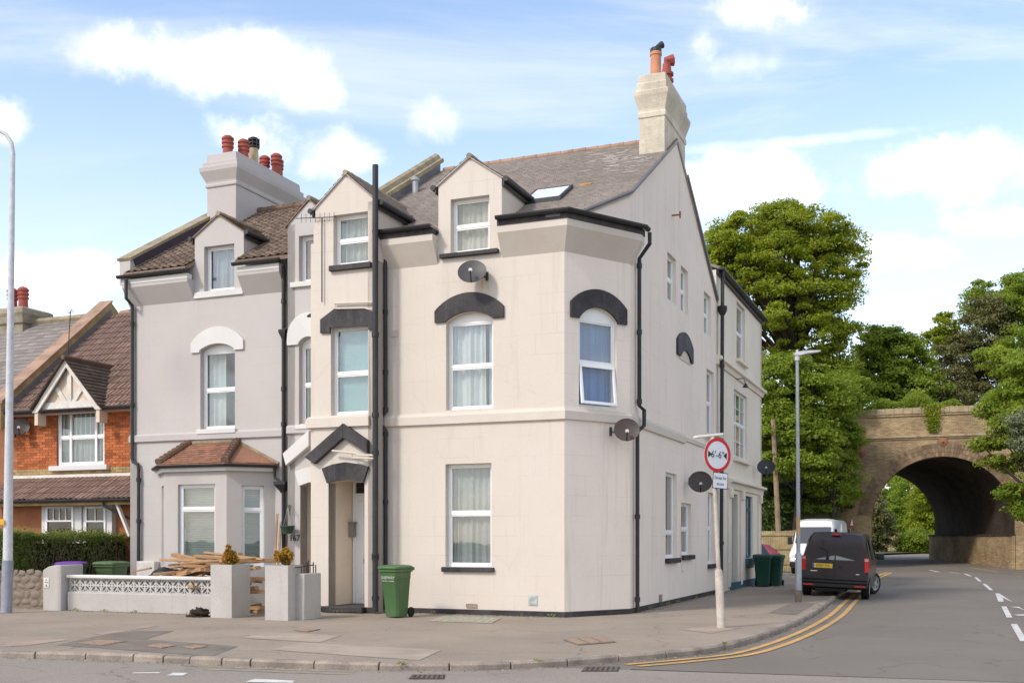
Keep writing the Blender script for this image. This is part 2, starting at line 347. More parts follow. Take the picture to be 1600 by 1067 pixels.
# ------------------------------------------------------------------ geometry helpers
class MB:
    def __init__(s): s.v = []; s.f = []
    def add(s, vs, fs):
        o = len(s.v)
        s.v += [tuple(p) for p in vs]
        s.f += [tuple(i + o for i in f) for f in fs]
        return s
    def hexa(s, p):             # 8 points: bottom ring then top ring
        return s.add(p, [(3, 2, 1, 0), (4, 5, 6, 7), (0, 1, 5, 4), (1, 2, 6, 5), (2, 3, 7, 6), (3, 0, 4, 7)])
    def box(s, x0, x1, y0, y1, z0, z1, M=None):
        p = [(x0, y0, z0), (x1, y0, z0), (x1, y1, z0), (x0, y1, z0), (x0, y0, z1), (x1, y0, z1), (x1, y1, z1), (x0, y1, z1)]
        if M is not None: p = [M @ Vector(q) for q in p]
        return s.hexa(p)
    def slab(s, quad, off):     # polygon swept by a vector
        off = Vector(off); n = len(quad)
        vs = [Vector(q) for q in quad] + [Vector(q) + off for q in quad]
        fs = [tuple(range(n))[::-1], tuple(range(n, 2 * n))] + [(i, (i + 1) % n, n + (i + 1) % n, n + i) for i in range(n)]
        return s.add(vs, fs)
    def bar(s, p, q, w, h, up=(0, 0, 1)):
        p, q = Vector(p), Vector(q); d = (q - p).normalized(); up = Vector(up)
        x = d.cross(up)
        if x.length < 1e-4: x = d.cross(Vector((1, 0, 0)))
        x.normalize(); y = x.cross(d)
        x, y = x * w / 2, y * h / 2
        return s.hexa([p - x - y, p + x - y, p + x + y, p - x + y, q - x - y, q + x - y, q + x + y, q - x + y])
    def tube(s, pts, r, n=10, cap=True):
        pts = [Vector(p) for p in pts]; k = len(pts)
        rs = r if isinstance(r, (list, tuple)) else [r] * k
        ref = None; o = len(s.v)
        for i, p in enumerate(pts):
            d = (pts[min(i + 1, k - 1)] - pts[max(i - 1, 0)]).normalized()
            if ref is None:
                ref = d.cross(Vector((0, 0, 1)))
                if ref.length < 0.05: ref = d.cross(Vector((1, 0, 0)))
            ref = (ref - d * ref.dot(d))
            ref.normalize(); bi = d.cross(ref)
            for j in range(n):
                a = 2 * math.pi * j / n
                s.v.append(tuple(p + (ref * math.cos(a) + bi * math.sin(a)) * rs[i]))
        for i in range(k - 1):
            for j in range(n):
                s.f.append((o + i * n + j, o + i * n + (j + 1) % n, o + (i + 1) * n + (j + 1) % n, o + (i + 1) * n + j))
        if cap:
            s.f.append(tuple(o + j for j in range(n))[::-1]); s.f.append(tuple(o + (k - 1) * n + j for j in range(n)))
        return s
    def lathe(s, prof, n=16, M=None):
        o = len(s.v); M = M or Matrix.Identity(4)
        for (r, z) in prof:
            for j in range(n):
                a = 2 * math.pi * j / n
                s.v.append(tuple(M @ Vector((r * math.cos(a), r * math.sin(a), z))))
        for i in range(len(prof) - 1):
            for j in range(n):
                s.f.append((o + i * n + j, o + i * n + (j + 1) % n, o + (i + 1) * n + (j + 1) % n, o + (i + 1) * n + j))
        s.f.append(tuple(o + j for j in range(n))[::-1]); s.f.append(tuple(o + (len(prof) - 1) * n + j for j in range(n)))
        return s
    def loft(s, rings, cap=True):
        o = len(s.v); n = len(rings[0])
        for r in rings: s.v += [tuple(p) for p in r]
        for i in range(len(rings) - 1):
            for j in range(n):
                s.f.append((o + i * n + j, o + i * n + (j + 1) % n, o + (i + 1) * n + (j + 1) % n, o + (i + 1) * n + j))
        if cap:
            s.f.append(tuple(o + j for j in range(n))[::-1]); s.f.append(tuple(o + (len(rings) - 1) * n + j for j in range(n)))
        return s
    # ---- on a vertical plane (s along, z up, n outward)
    def prism(s, pl, pts, n0, n1):
        return s.slab([pl.w(a, z, n0) for a, z in pts], Vector(pl.nv) * (n1 - n0))
    def pbox(s, pl, s0, s1, z0, z1, n0, n1):
        return s.prism(pl, [(s0, z0), (s1, z0), (s1, z1), (s0, z1)], n0, n1)
    def wall(s, pl, outer, holes=(), n=0.0, depth=0.3):
        loops = [outer] + list(holes)
        flat = [p for l in loops for p in l]
        tri = tessellate_polygon([[Vector((a, z, 0)) for a, z in l] for l in loops])
        s.add([pl.w(a, z, n) for a, z in flat], [tuple(t) for t in tri])
        for l in loops:
            k = len(l)
            s.add([pl.w(a, z, n) for a, z in l] + [pl.w(a, z, n - depth) for a, z in l], [(i, (i + 1) % k, k + (i + 1) % k, k + i) for i in range(k)])
        return s
    def build(s, name, m, parent=None, loc=None, smooth=0.6, recalc=True, bevel=0):
        me = bpy.data.meshes.new(name)
        me.from_pydata(s.v, [], s.f)
        if recalc:
            bm = bmesh.new(); bm.from_mesh(me)
            bmesh.ops.recalc_face_normals(bm, faces=bm.faces)
            bm.to_mesh(me); bm.free()
        if smooth:
            me.polygons.foreach_set('use_smooth', [True] * len(me.polygons))
            me.set_sharp_from_angle(angle=smooth)
        o = bpy.data.objects.new(name, me)
        if m: me.materials.append(m)
        COL.objects.link(o)
        if bevel:
            bv = o.modifiers.new('bevel', 'BEVEL'); bv.width = bevel; bv.segments = 2; bv.limit_method = 'ANGLE'; bv.angle_limit = R(40)
        if loc is not None: o.location = loc
        if parent: adopt(o, parent)
        return o

def world_mat(o):
    m = Matrix.LocRotScale(o.location, o.rotation_euler, o.scale)
    return (world_mat(o.parent) @ o.matrix_parent_inverse @ m) if o.parent else m
def adopt(o, parent):                  # keep the child's world place
    o.parent = parent
    o.matrix_parent_inverse = world_mat(parent).inverted()
def child(o, parent):                  # coordinates are local to the parent
    o.parent = parent
    return o
def thing(name, label, cat, loc=(0, 0, 0), rz=0.0, group=None):
    o = bpy.data.objects.new(name, None)
    COL.objects.link(o)
    o.location = loc; o.rotation_euler = (0, 0, rz)
    o.empty_display_size = 0.2
    return tag(o, label, cat, group)
def tag(o, label, cat, group=None):
    o['label'] = label; o['category'] = cat
    if group: o['group'] = group
    return o
def struct(o): o['kind'] = 'structure'; return o
def stuff(o): o['kind'] = 'stuff'; return o
def copy_tree(o, parent=None):
    c = o.copy(); COL.objects.link(c)
    if parent: c.parent = parent
    for ch in list(o.children): copy_tree(ch, c)
    return c

def roof_columns(a0, a1, b0, b1, holes):
    """plan rectangles of a slope left free by its dormers; holes are (a0, a1, b where the dormer ridge line starts)"""
    out = []; x = a0
    for h0, h1, hb in sorted(holes):
        if h0 > x: out.append([(x, b0), (h0, b0), (h0, b1), (x, b1)])
        out.append([(max(h0, x), hb), (min(h1, a1), hb), (min(h1, a1), b1), (max(h0, x), b1)]); x = min(h1, a1)
    if x < a1: out.append([(x, b0), (a1, b0), (a1, b1), (x, b1)])
    return out
class VPlane:                          # vertical plane: origin, direction (to the right as seen), outward normal
    def __init__(s, o, d):
        s.o = Vector(o); s.d = Vector(d).normalized(); s.n2 = Vector((s.d.y, -s.d.x)); s.nv = (s.n2.x, s.n2.y, 0)
    def w(s, a, z, n=0.0):
        p = s.o + s.d * a + s.n2 * n
        return Vector((p.x, p.y, z))
    def off(s, n): return VPlane(s.o + s.n2 * n, s.d)
    def px(s, x, y, n=0.0):            # place measured in the photograph -> metres on this plane
        o = s.o + s.n2 * n; rx = (x - 800) / F_PX
        a = (rx * o.y - o.x) / (s.d.x - rx * s.d.y); t = o.y + a * s.d.y
        return a, EYE + (HOR - y) * t / F_PX
    def sx(s, x, n=0.0): return s.px(x, 0, n)[0]
    def rect(s, x0, yt, x1, yb, n=0.0):    # heights read at the left edge
        a0, zt = s.px(x0, yt, n); _, zb = s.px(x0, yb, n); a1 = s.sx(x1, n)
        return a0, a1, zb, zt
    def pts(s, L, n=0.0): return [s.px(x, y, n) for x, y in L]

TH = R(22)
A2 = Vector((math.cos(TH), -math.sin(TH))); B2 = Vector((math.sin(TH), math.cos(TH)))
O2 = Vector((1.058, 21.94))
def W(a, b, z):
    p = O2 + A2 * a + B2 * b
    return Vector((p.x, p.y, z))
def G(x, y, z=0.0):                    # a spot on the ground seen at (x, y)
    t = (EYE - z) * F_PX / (y - HOR)
    return Vector(((x - 800) / F_PX * t, t, z))
FR = VPlane(O2, A2)                    # front wall of the corner house
CT_D = A2 * math.cos(R(58)) + B2 * math.sin(R(58))
CT = VPlane(O2, CT_D)                  # canted corner
CL = 1.774
C2 = O2 + CT_D * CL
SD = VPlane(C2, B2)                    # side wall
A_SIDE, B_C2 = (C2 - O2).dot(A2), (C2 - O2).dot(B2)
def across(b): return VPlane(O2 + B2 * b, A2)      # a plane parallel to the front, b metres behind it

def sweep(mb, path, prof, close=True, endcap=True):
    """profile (outward, z) swept along a plan path; outward is to the right-hand viewer side of the path"""
    P = [Vector(p) for p in path]; k = len(P); rings = []
    for i in range(k):
        ds = []
        if i > 0: ds.append((P[i] - P[i - 1]).normalized())
        if i < k - 1: ds.append((P[i + 1] - P[i]).normalized())
        ns = [Vector((d.y, -d.x)) for d in ds]
        m = ns[0] if len(ns) == 1 else (ns[0] + ns[1]) / (1 + ns[0].dot(ns[1]))
        rings.append([(P[i].x + m.x * n, P[i].y + m.y * n, z) for n, z in prof])
    mb.loft(rings, endcap)
    return mb
def arc(s0, s1, zs, rise, k=10):       # left to right over the top
    h = (s1 - s0) / 2; c = (s0 + s1) / 2; r = (h * h + rise * rise) / (2 * rise); zc = zs + rise - r
    a = math.asin(min(1, h / r))
    if rise > h: a = math.pi - a
    return [(c + r * math.sin(-a + 2 * a * i / k), zc + r * math.cos(-a + 2 * a * i / k)) for i in range(k + 1)]
def arch_hole(s0, s1, zb, zs, rise): return [(s0, zb), (s1, zb)] + arc(s0, s1, zs, rise)[::-1]
def rect_hole(s0, s1, zb, zt): return [(s0, zb), (s1, zb), (s1, zt), (s0, zt)]
def arch_band(mb, pl, sl, sr, zb, zsh, zc, s0, s1, zs, rise, n0, n1):
    """painted hood over an arched window: shoulders, curved back, inner arch"""
    outer = arc(sl, sr, zsh, zc - zsh, 14)
    inner = arc(s0, s1, zs, rise, 10)
    poly = [(sl, zb)] + outer + [(sr, zb), (s1, zb)] + inner[::-1] + [(s0, zb)]
    L = []
    for p in poly:
        if not L or (Vector(p) - Vector(L[-1])).length > 1e-4: L.append(p)
    # strip of quads between the outer and the inner line
    k = 14
    I = arc(s0, s1, zs, rise, k)
    o2 = [(sl, zb)] + outer + [(sr, zb)]; i2 = [(s0, zb)] + I + [(s1, zb)]
    for i in range(len(o2) - 1):
        q = [i2[i], i2[i + 1], o2[i + 1], o2[i]]
        mb.prism(pl, q, n0, n1)

def curtain_mesh(pl, s0, s1, z0, z1, n, folds=9, amp=.035, seed=0, gap=None):
    rr = random.Random(seed); mb = MB(); k = folds * 6
    ph = [rr.uniform(-.8, .8) for _ in range(folds + 2)]
    vs = []
    for i in range(k + 1):
        u = i / k
        f = math.sin(u * folds * 2 * math.pi + ph[int(u * folds)] * .6) * amp + math.sin(u * folds * .77 * math.pi) * amp * .7
        s = s0 + (s1 - s0) * u
        for j, zf in enumerate((0, .5, 1)):
            lean = (1 - zf) * .02 * math.sin(u * 17 + seed)
            vs.append(pl.w(s + lean, z0 + (z1 - z0) * zf, n + f * (1.15 - .35 * zf)))
    fs = []
    for i in range(k):
        if gap and gap[0] < (i / k) < gap[1]: continue
        for j in range(2): fs.append((i * 3 + j, i * 3 + j + 1, (i + 1) * 3 + j + 1, (i + 1) * 3 + j))
    return mb.add(vs, fs)

def window(house, pl, s0, s1, zb, zt, rec=.14, rail=.5, arch=0.0, cover='net', sill=None, seed=0, fw=.055, name='window', tilt=0.0, bars=None, frame_mat=None, vbars=0, gapc=None):
    """frame with sashes, panes and what hangs behind; zt is the spring line when arched; rail = height fraction of the meeting rail or None"""
    fm = frame_mat or M_UPVC
    n1, n0 = -rec, -rec - .07
    mb = MB()
    mb.pbox(pl, s0, s0 + fw, zb, zt, n0, n1); mb.pbox(pl, s1 - fw, s1, zb, zt, n0, n1)
    mb.pbox(pl, s0 + fw, s1 - fw, zb, zb + fw, n0, n1); mb.pbox(pl, s0 + fw, s1 - fw, zt - fw, zt, n0, n1)
    zr = None if rail is None else zb + (zt - zb) * rail
    if zr: mb.pbox(pl, s0 + fw, s1 - fw, zr - .03, zr + .03, n0 - .002, n1 - .002)
    if arch:
        mb.prism(pl, [(s0, zt)] + arc(s0, s1, zt, arch)[1:-1] + [(s1, zt)], n0, n1 - .004)
    for v in range(vbars):
        sv = s0 + (s1 - s0) * (v + 1) / (vbars + 1)
        mb.pbox(pl, sv - .015, sv + .015, zb + fw, zt - fw, n0 + .01, n1 - .012)
    for zf in (bars or ()):
        zv = zb + (zt - zb) * zf
        mb.pbox(pl, s0 + fw, s1 - fw, zv - .012, zv + .012, n0 + .01, n1 - .014)
    w = mb.build(name, fm, house, bevel=.006)
    cells = [(zb + fw, zt - fw)] if not zr else [(zb + fw, zr - .03), (zr + .03, zt - fw)]
    for i, (a, b) in enumerate(cells):
        e = .03
        if tilt and i == 0:
            # hung sash swung out at the bottom
            sb = MB(); hz_ = b - a
            def q(s, z, n):
                k = (b - z); return pl.w(s, b - k * math.cos(tilt), n + k * math.sin(tilt))
            def qb(sa, sb_, za, zb_, na, nb): sb.hexa([q(sa, za, na), q(sb_, za, na), q(sb_, za, nb), q(sa, za, nb), q(sa, zb_, na), q(sb_, zb_, na), q(sb_, zb_, nb), q(sa, zb_, nb)])
            A, B_, m0, m1 = s0 + fw - .02, s1 - fw + .02, n1 - .01, n1 + .04
            qb(A, A + .06, a, b, m0, m1); qb(B_ - .06, B_, a, b, m0, m1); qb(A + .06, B_ - .06, a, a + .06, m0, m1); qb(A + .06, B_ - .06, b - .06, b, m0, m1)
            so = sb.build('sash', fm, w, bevel=.006)
            gp = MB(); gp.add([q(A + .05, a + .05, n1), q(B_ - .05, a + .05, n1), q(B_ - .05, b - .05, n1), q(A + .05, b - .05, n1)], [(0, 1, 2, 3)])
            gp.build('pane', M_GLASS, w)
            continue
        sa = MB()
        A, B_ = s0 + fw, s1 - fw
        sa.pbox(pl, A, A + e, a, b, n0 + .015, n1 - .012); sa.pbox(pl, B_ - e, B_, a, b, n0 + .015, n1 - .012)
        sa.pbox(pl, A + e, B_ - e, a, a + e, n0 + .015, n1 - .012); sa.pbox(pl, A + e, B_ - e, b - e, b, n0 + .015, n1 - .012)
        sa.build('sash', fm, w, bevel=.004)
        gp = MB(); gp.pbox(pl, A + e, B_ - e, a + e, b - e, n0 + .03, n0 + .036)
        gp.build('pane', M_GLASS, w)
    cn = n0 - .09
    if cover in ('net', 'blue'):
        curtain_mesh(pl, s0 + .02, s1 - .02, zb + .02, zt - .02, cn, max(5, int((s1 - s0) * (6 + (seed * 7) % 6))), .022 + .006 * (seed % 3), seed, gapc).build('curtain', M_NETS[seed % 4] if cover == 'net' else M_NETB, w, smooth=1.2, recalc=False)
    elif cover == 'blind':
        m = MB(); k = int((zt - zb) / .055)
        for i in range(k):
            z = zb + .03 + i * (zt - zb - .06) / k
            m.slab([pl.w(s0 + .04, z, cn - .02), pl.w(s1 - .04, z, cn - .02), pl.w(s1 - .04, z + .042, cn + .012), pl.w(s0 + .04, z + .042, cn + .012)], (0, 0, .004))
        m.build('blind', M_BLIND, w, smooth=0)
    elif cover == 'frost':
        m = MB(); k = int((zt - zb) / .06)
        for i in range(k):
            z = zb + i * (zt - zb) / k
            m.slab([pl.w(s0, z, cn), pl.w(s1, z, cn), pl.w(s1, z + .058, cn + .012), pl.w(s0, z + .058, cn + .012)], (0, 0, .003))
        m.build('blind', M_FROST, w, smooth=0)
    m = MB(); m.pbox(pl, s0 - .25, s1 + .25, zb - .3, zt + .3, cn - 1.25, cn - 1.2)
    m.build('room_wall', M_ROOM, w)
    if sill:
        sm, ov, hh, out = sill
        m = MB(); m.prism(pl, rect_hole(s0 - ov, s1 + ov, zb - hh, zb - .004), -rec - .02, out)
        m.build('sill', sm, w, bevel=.01)
    return w

def clip_poly(poly, region):
    """Sutherland-Hodgman against a convex counter-clockwise region"""
    out = poly
    for i in range(len(region)):
        a, b = region[i], region[(i + 1) % len(region)]
        inp, out = out, []
        if not inp: return []
        def side(p): return (b[0] - a[0]) * (p[1] - a[1]) - (b[1] - a[1]) * (p[0] - a[0])
        for j in range(len(inp)):
            p, q = inp[j], inp[(j + 1) % len(inp)]
            sp, sq = side(p), side(q)
            if sp >= 0: out.append(p)
            if (sp > 0 > sq) or (sp < 0 < sq):
                t = sp / (sp - sq); out.append((p[0] + (q[0] - p[0]) * t, p[1] + (q[1] - p[1]) * t))
    return out
def tile_field(mb, org, u, v, region, tw, gauge, thick=.022, prof=None, stagger=.5, seed=1, jit=.006):
    """courses of overlapping tiles on a slope: org + u*x + v*y, clipped to a convex region in (x, y)"""
    rr = random.Random(seed)
    u, v, org = Vector(u).normalized(), Vector(v).normalized(), Vector(org); nrm = u.cross(v)
    if nrm.z < 0: nrm = -nrm
    xs = [p[0] for p in region]; ys = [p[1] for p in region]
    ar = sum(region[i][0] * region[(i + 1) % len(region)][1] - region[(i + 1) % len(region)][0] * region[i][1] for i in range(len(region)))
    if ar < 0: region = region[::-1]
    prof = prof or [(0, 0), (1, 0)]
    r0 = math.floor(min(ys) / gauge); ny = int((max(ys) - min(ys)) / gauge) + 3
    xb = math.floor(min(xs) / tw) * tw
    for r in range(r0, r0 + ny):
        y0 = r * gauge; y1 = y0 + gauge * 1.12
        sh = (r % 2) * stagger * tw
        nx = int((max(xs) - min(xs)) / tw) + 4
        for c in range(nx):
            x0 = xb - tw + c * tw + sh
            g = rr.uniform(0, jit); dy = rr.uniform(-jit, jit) * .8; lift = rr.uniform(0, jit * .6)
            for (f0, h0), (f1, h1) in zip(prof[:-1], prof[1:]):
                a, b = x0 + f0 * tw + (g if f0 == 0 else 0), x0 + f1 * tw - (.003 if f1 == 1 else 0)
                poly = clip_poly([(a, y0 + dy), (b, y0 + dy), (b, y1), (a, y1)], region)
                if len(poly) < 3: continue
                def P(p, k=1):
                    hh = h0 + (h1 - h0) * ((p[0] - a) / max(1e-6, b - a))
                    return org + u * p[0] + v * p[1] + nrm * ((thick * (1 - (p[1] - y0) / gauge * .9) + hh + lift) * k)
                n = len(poly)
                top = [P(p) for p in poly]
                mb.add(top, [tuple(range(n))])
                low = [p for p in poly if abs(p[1] - (y0 + dy)) < 1e-5]
                if len(low) == 2 and abs(low[0][0] - low[1][0]) > 1e-4:
                    b0, b1 = [org + u * p[0] + v * p[1] + nrm * (h0 * .8 - .004) for p in low]
                    o = len(mb.v); mb.v += [tuple(P(low[0])), tuple(P(low[1])), tuple(b1), tuple(b0)]; mb.f.append((o, o + 1, o + 2, o + 3))
    return mb

def text_part(txt, size, m, M, parent=None, name='lettering', depth=.002, align='CENTER', sx=1.0):
    cu = bpy.data.curves.new('txt', 'FONT'); cu.body = txt; cu.size = size; cu.extrude = depth; cu.align_x = align; cu.align_y = 'CENTER'; cu.resolution_u = 3
    o = bpy.data.objects.new('txt', cu); COL.objects.link(o)
    me = bpy.data.meshes.new_from_object(o)
    bpy.data.objects.remove(o); bpy.data.curves.remove(cu)
    me.name = name
    me.transform(M @ Matrix.Diagonal((sx, 1, 1, 1)))
    me.materials.clear(); me.materials.append(m)
    ob = bpy.data.objects.new(name, me); COL.objects.link(ob)
    if parent: adopt(ob, parent)
    return ob
def face_frame(p, right, up):          # 4x4 that puts text/flat shapes on a face
    r, u_ = Vector(right).normalized(), Vector(up).normalized(); n = r.cross(u_)
    return Matrix.Translation(p) @ Matrix((r, u_, n)).transposed().to_4x4()
def sweep_pipe(mb, pts, r=.04, n=8, collars=(), cr=1.35):
    mb.tube(pts, r, n)
    for c in collars:
        c = Vector(c); mb.tube([c - Vector((0, 0, .05)), c + Vector((0, 0, .05))], r * cr, n)
    return mb
# ------------------------------------------------------------------ ground, roads, pavement
def hz(Y): 
    k = min(1, max(0, (Y - 44) / 26)); return .38 * k * k * (3 - 2 * k)
def grid_sheet(name, m, x0, x1, y0, y1, st, zf):
    mb = MB(); nx, ny = int((x1 - x0) / st), int((y1 - y0) / st)
    mb.v = [(x0 + i * st, y0 + j * st, zf(x0 + i * st, y0 + j * st)) for j in range(ny + 1) for i in range(nx + 1)]
    mb.f = [(j * (nx + 1) + i, j * (nx + 1) + i + 1, (j + 1) * (nx + 1) + i + 1, (j + 1) * (nx + 1) + i) for j in range(ny) for i in range(nx)]
    return struct(mb.build(name, m, smooth=1.0))
M_GRASS = mat('rough_grass', (0.075, 0.10, 0.030), .95, .2, .6, .3, 30, .5, 40, col2=(0.11, 0.115, 0.045))
grid_sheet('ground', M_GRASS, -900, 900, -300, 1500, 100, lambda x, y: -.35)
grid_sheet('road', M_ASPH, -60, 100, -30, 130, 2, lambda x, y: -.1 + hz(y))

def flat(name, m, pts, z, kind=True):
    mb = MB(); mb.add([(p[0], p[1], z) for p in pts], [tuple(range(len(pts)))])
    o = mb.build(name, m, smooth=0)
    if o.data.polygons[0].normal.z < 0: o.data.flip_normals()
    return struct(o) if kind else o
def gp(L, z): return [G(x, y, z) for x, y in L]
# main road is paler than the side road; the joint is a tar line
e0, e1 = G(955, 1045.5, -.1), G(1600, 1066.5, -.1)
dj = (e1 - e0).normalized()
flat('main_road', M_ASPHM, [(-60, 30), (-30, 22), (e0.x, e0.y), (e1.x + dj.x * 60, e1.y + dj.y * 60), (60, -30), (-60, -30)], -.095)
M_TAR = mat('tar', (0.03, 0.028, 0.026), .6, .1, 4, .2, 30)
mb = MB(); mb.bar((e0.x + .25, e0.y - .02, -.095), (e1.x, e1.y, -.095), .022, .006); struct(mb.build('tar_joint', M_TAR))

KERB = [(-30, 21.4), (-20, 18.8), (-12.5, 16.85), (-9.5, 16.05)] + [tuple(G(x, y)[:2]) for x, y in ((0, 1016), (137, 1019.5), (330, 1027), (480, 1032.5), (600, 1035.5), (700, 1036), (800, 1033.5), (886, 1028.5), (966, 1022.5), (1040, 1016.5), (1116, 1008.5), (1168, 996), (1205, 984), (1240, 970.5), (1275, 953), (1297, 937))]
KERB += [(9.9, 32.6), (12.2, 38.6), (14.3, 44.4)]
def catmull(P, k=6):
    P = [Vector(p) for p in P]; out = []
    for i in range(len(P) - 1):
        p0, p1, p2, p3 = P[max(0, i - 1)], P[i], P[i + 1], P[min(len(P) - 1, i + 2)]
        for j in range(k):
            t = j / k
            out.append(.5 * ((2 * p1) + (p2 - p0) * t + (2 * p0 - 5 * p1 + 4 * p2 - p3) * t * t + (3 * p1 - p0 - 3 * p2 + p3) * t ** 3))
    return out + [P[-1]]
KC = catmull(KERB)
def walk(curve, d0, d1, off=0.0, step=.3):
    """points along a plan curve between two distances, shifted towards the road"""
    acc = [0.0]
    for a, b in zip(curve[:-1], curve[1:]): acc.append(acc[-1] + (b - a).length)
    d1 = min(d1, acc[-1] - 1e-3); out = []; n = max(2, int((d1 - d0) / step) + 1)
    for i in range(n):
        d = d0 + (d1 - d0) * i / (n - 1); j = 0
        while j < len(acc) - 2 and acc[j + 1] < d: j += 1
        t = (d - acc[j]) / max(1e-6, acc[j + 1] - acc[j]); p = curve[j].lerp(curve[j + 1], t); v = (curve[j + 1] - curve[j]).normalized()
        out.append(p + Vector((v.y, -v.x)) * off)
    return out
def dist_at(curve, p):
    best = (1e9, 0); acc = 0
    for a, b in zip(curve[:-1], curve[1:]):
        L = (b - a).length; t = max(0, min(1, (p - a).dot(b - a) / max(1e-9, L * L))); d = (a.lerp(b, t) - p).length
        if d < best[0]: best = (d, acc + t * L)
        acc += L
    return best[1]
KTOT = sum((b - a).length for a, b in zip(KC[:-1], KC[1:]))
inner = walk(KC, 0, KTOT, -.125, .5)
pave = MB(); poly = [(p.x, p.y) for p in inner] + [(14.0, 46.0), (-60, 60), (-60, 30)]
tri_ = tessellate_polygon([[Vector((x, y, 0)) for x, y in poly]])
pave.add([(x, y, -.004) for x, y in poly], [tuple(t) for t in tri_]); k_ = len(poly)
pave.add([(x, y, -.004) for x, y in poly] + [(x, y, -.3) for x, y in poly], [(i, (i + 1) % k_, k_ + (i + 1) % k_, k_ + i) for i in range(k_)])
pavement = struct(pave.build('pavement', M_PAVE, smooth=0))
# kerb stones, each a block of its own
JPX = [-60, 55, 134, 208, 255, 297, 347, 392, 491, 592, 702, 798, 886, 966, 1040, 1090]
d = dist_at(KC, Vector(G(-60, 1014)[:2])) - 2.8
cuts = [d, d + 1, d + 2] + [dist_at(KC, Vector(G(x, float(np.interp(x, (-60, 0, 137, 330, 480, 600, 700, 800, 886, 966, 1040, 1116), (1014, 1016, 1019.5, 1027, 1032.5, 1035.5, 1036, 1033.5, 1028.5, 1022.5, 1016.5, 1008.5))))[:2])) for x in JPX]
while cuts[-1] < KTOT - .95: cuts.append(cuts[-1] + random.choice((.62, .78, .915)))
rk = random.Random(3)
for a, b in zip(cuts[:-1], cuts[1:]):
    if b - a < .12: continue
    mb = MB(); path = walk(KC, a + .009, b - .009, 0, .15); dz = rk.uniform(-.008, .006); dn = rk.uniform(-.008, .008)
    sweep(mb, [(p.x, p.y) for p in path], [(-.125, -.25), (.015 + dn, -.25), (.012 + dn, -.03 + dz), (-.012 + dn, .004 + dz), (-.125, .006 + dz)])
    mb.build('kerb_stone', M_KERB, pavement, smooth=.5, bevel=.008)
rest = MB(); sweep(rest, [(p.x, p.y) for p in walk(KC, 0, cuts[0] - .01, 0, .5)], [(-.125, -.25), (.01, -.25), (.01, -.02), (-.012, .004), (-.125, .006)])
rest.build('kerb_run', M_KERB, pavement)
# channel strip along the kerb
def ribbon(name, m, d0, d1, o0, o1, z, curve=KC):
    L0, L1 = walk(curve, d0, d1, o0, .25), walk(curve, d0, d1, o1, .25); n = len(L0); mb = MB()
    mb.add([(p.x, p.y, z + hz(p.y)) for p in L0] + [(p.x, p.y, z + hz(p.y)) for p in L1], [(i, i + 1, n + i + 1, n + i) for i in range(n - 1)])
    o = mb.build(name, m, smooth=0)
    if o.data.polygons[0].normal.z < 0: o.data.flip_normals()
    return o
dA = dist_at(KC, Vector(G(952, 1023)[:2])); dB = dist_at(KC, Vector(G(560, 1036)[:2])); dC = dist_at(KC, Vector(G(300, 1026)[:2]))
for k, (o0, o1) in enumerate(((.26, .37), (.51, .62))):
    struct(ribbon('yellow_line', M_YEL, dA, KTOT - .3, o0, o1, -.0905))
    struct(ribbon('yellow_line', M_YELW, dC + .5 * k, dB, o0 - .1, o1 - .13, -.0905))
# far part of the double yellow, curling into the side lane
def line_px(L, w, m, name, z=-.09):
    P = []
    for x, y in L:
        p = G(x, y, -.1); p = G(x, y, -.1 + hz(p.y)); P.append(p)
    mb = MB(); n = len(P); vs = []
    for i, p in enumerate(P):
        t = (P[min(i + 1, n - 1)] - P[max(0, i - 1)]); t.z = 0; t.normalize(); s = Vector((t.y, -t.x, 0)) * w / 2
        for q in (p - s, p + s): vs.append((q.x, q.y, z + hz(q.y)))
    mb.add(vs, [(2 * i, 2 * i + 1, 2 * i + 3, 2 * i + 2) for i in range(n - 1)])
    o = mb.build(name, m, smooth=0)
    if o.data.polygons[0].normal.z < 0: o.data.flip_normals()
    return struct(o)
line_px([(1355, 909), (1366, 902), (1378, 895), (1384, 891), (1384, 888.5), (1378, 887)], .14, M_YEL, 'yellow_line')
line_px([(1362, 911), (1375, 902.5), (1387, 895), (1392, 890.5), (1391, 887.5), (1384, 885.5)], .14, M_YEL, 'yellow_line')
line_px([(1515, 880), (1560, 887), (1600, 894), (1640, 901)], .14, M_YEL, 'yellow_line')
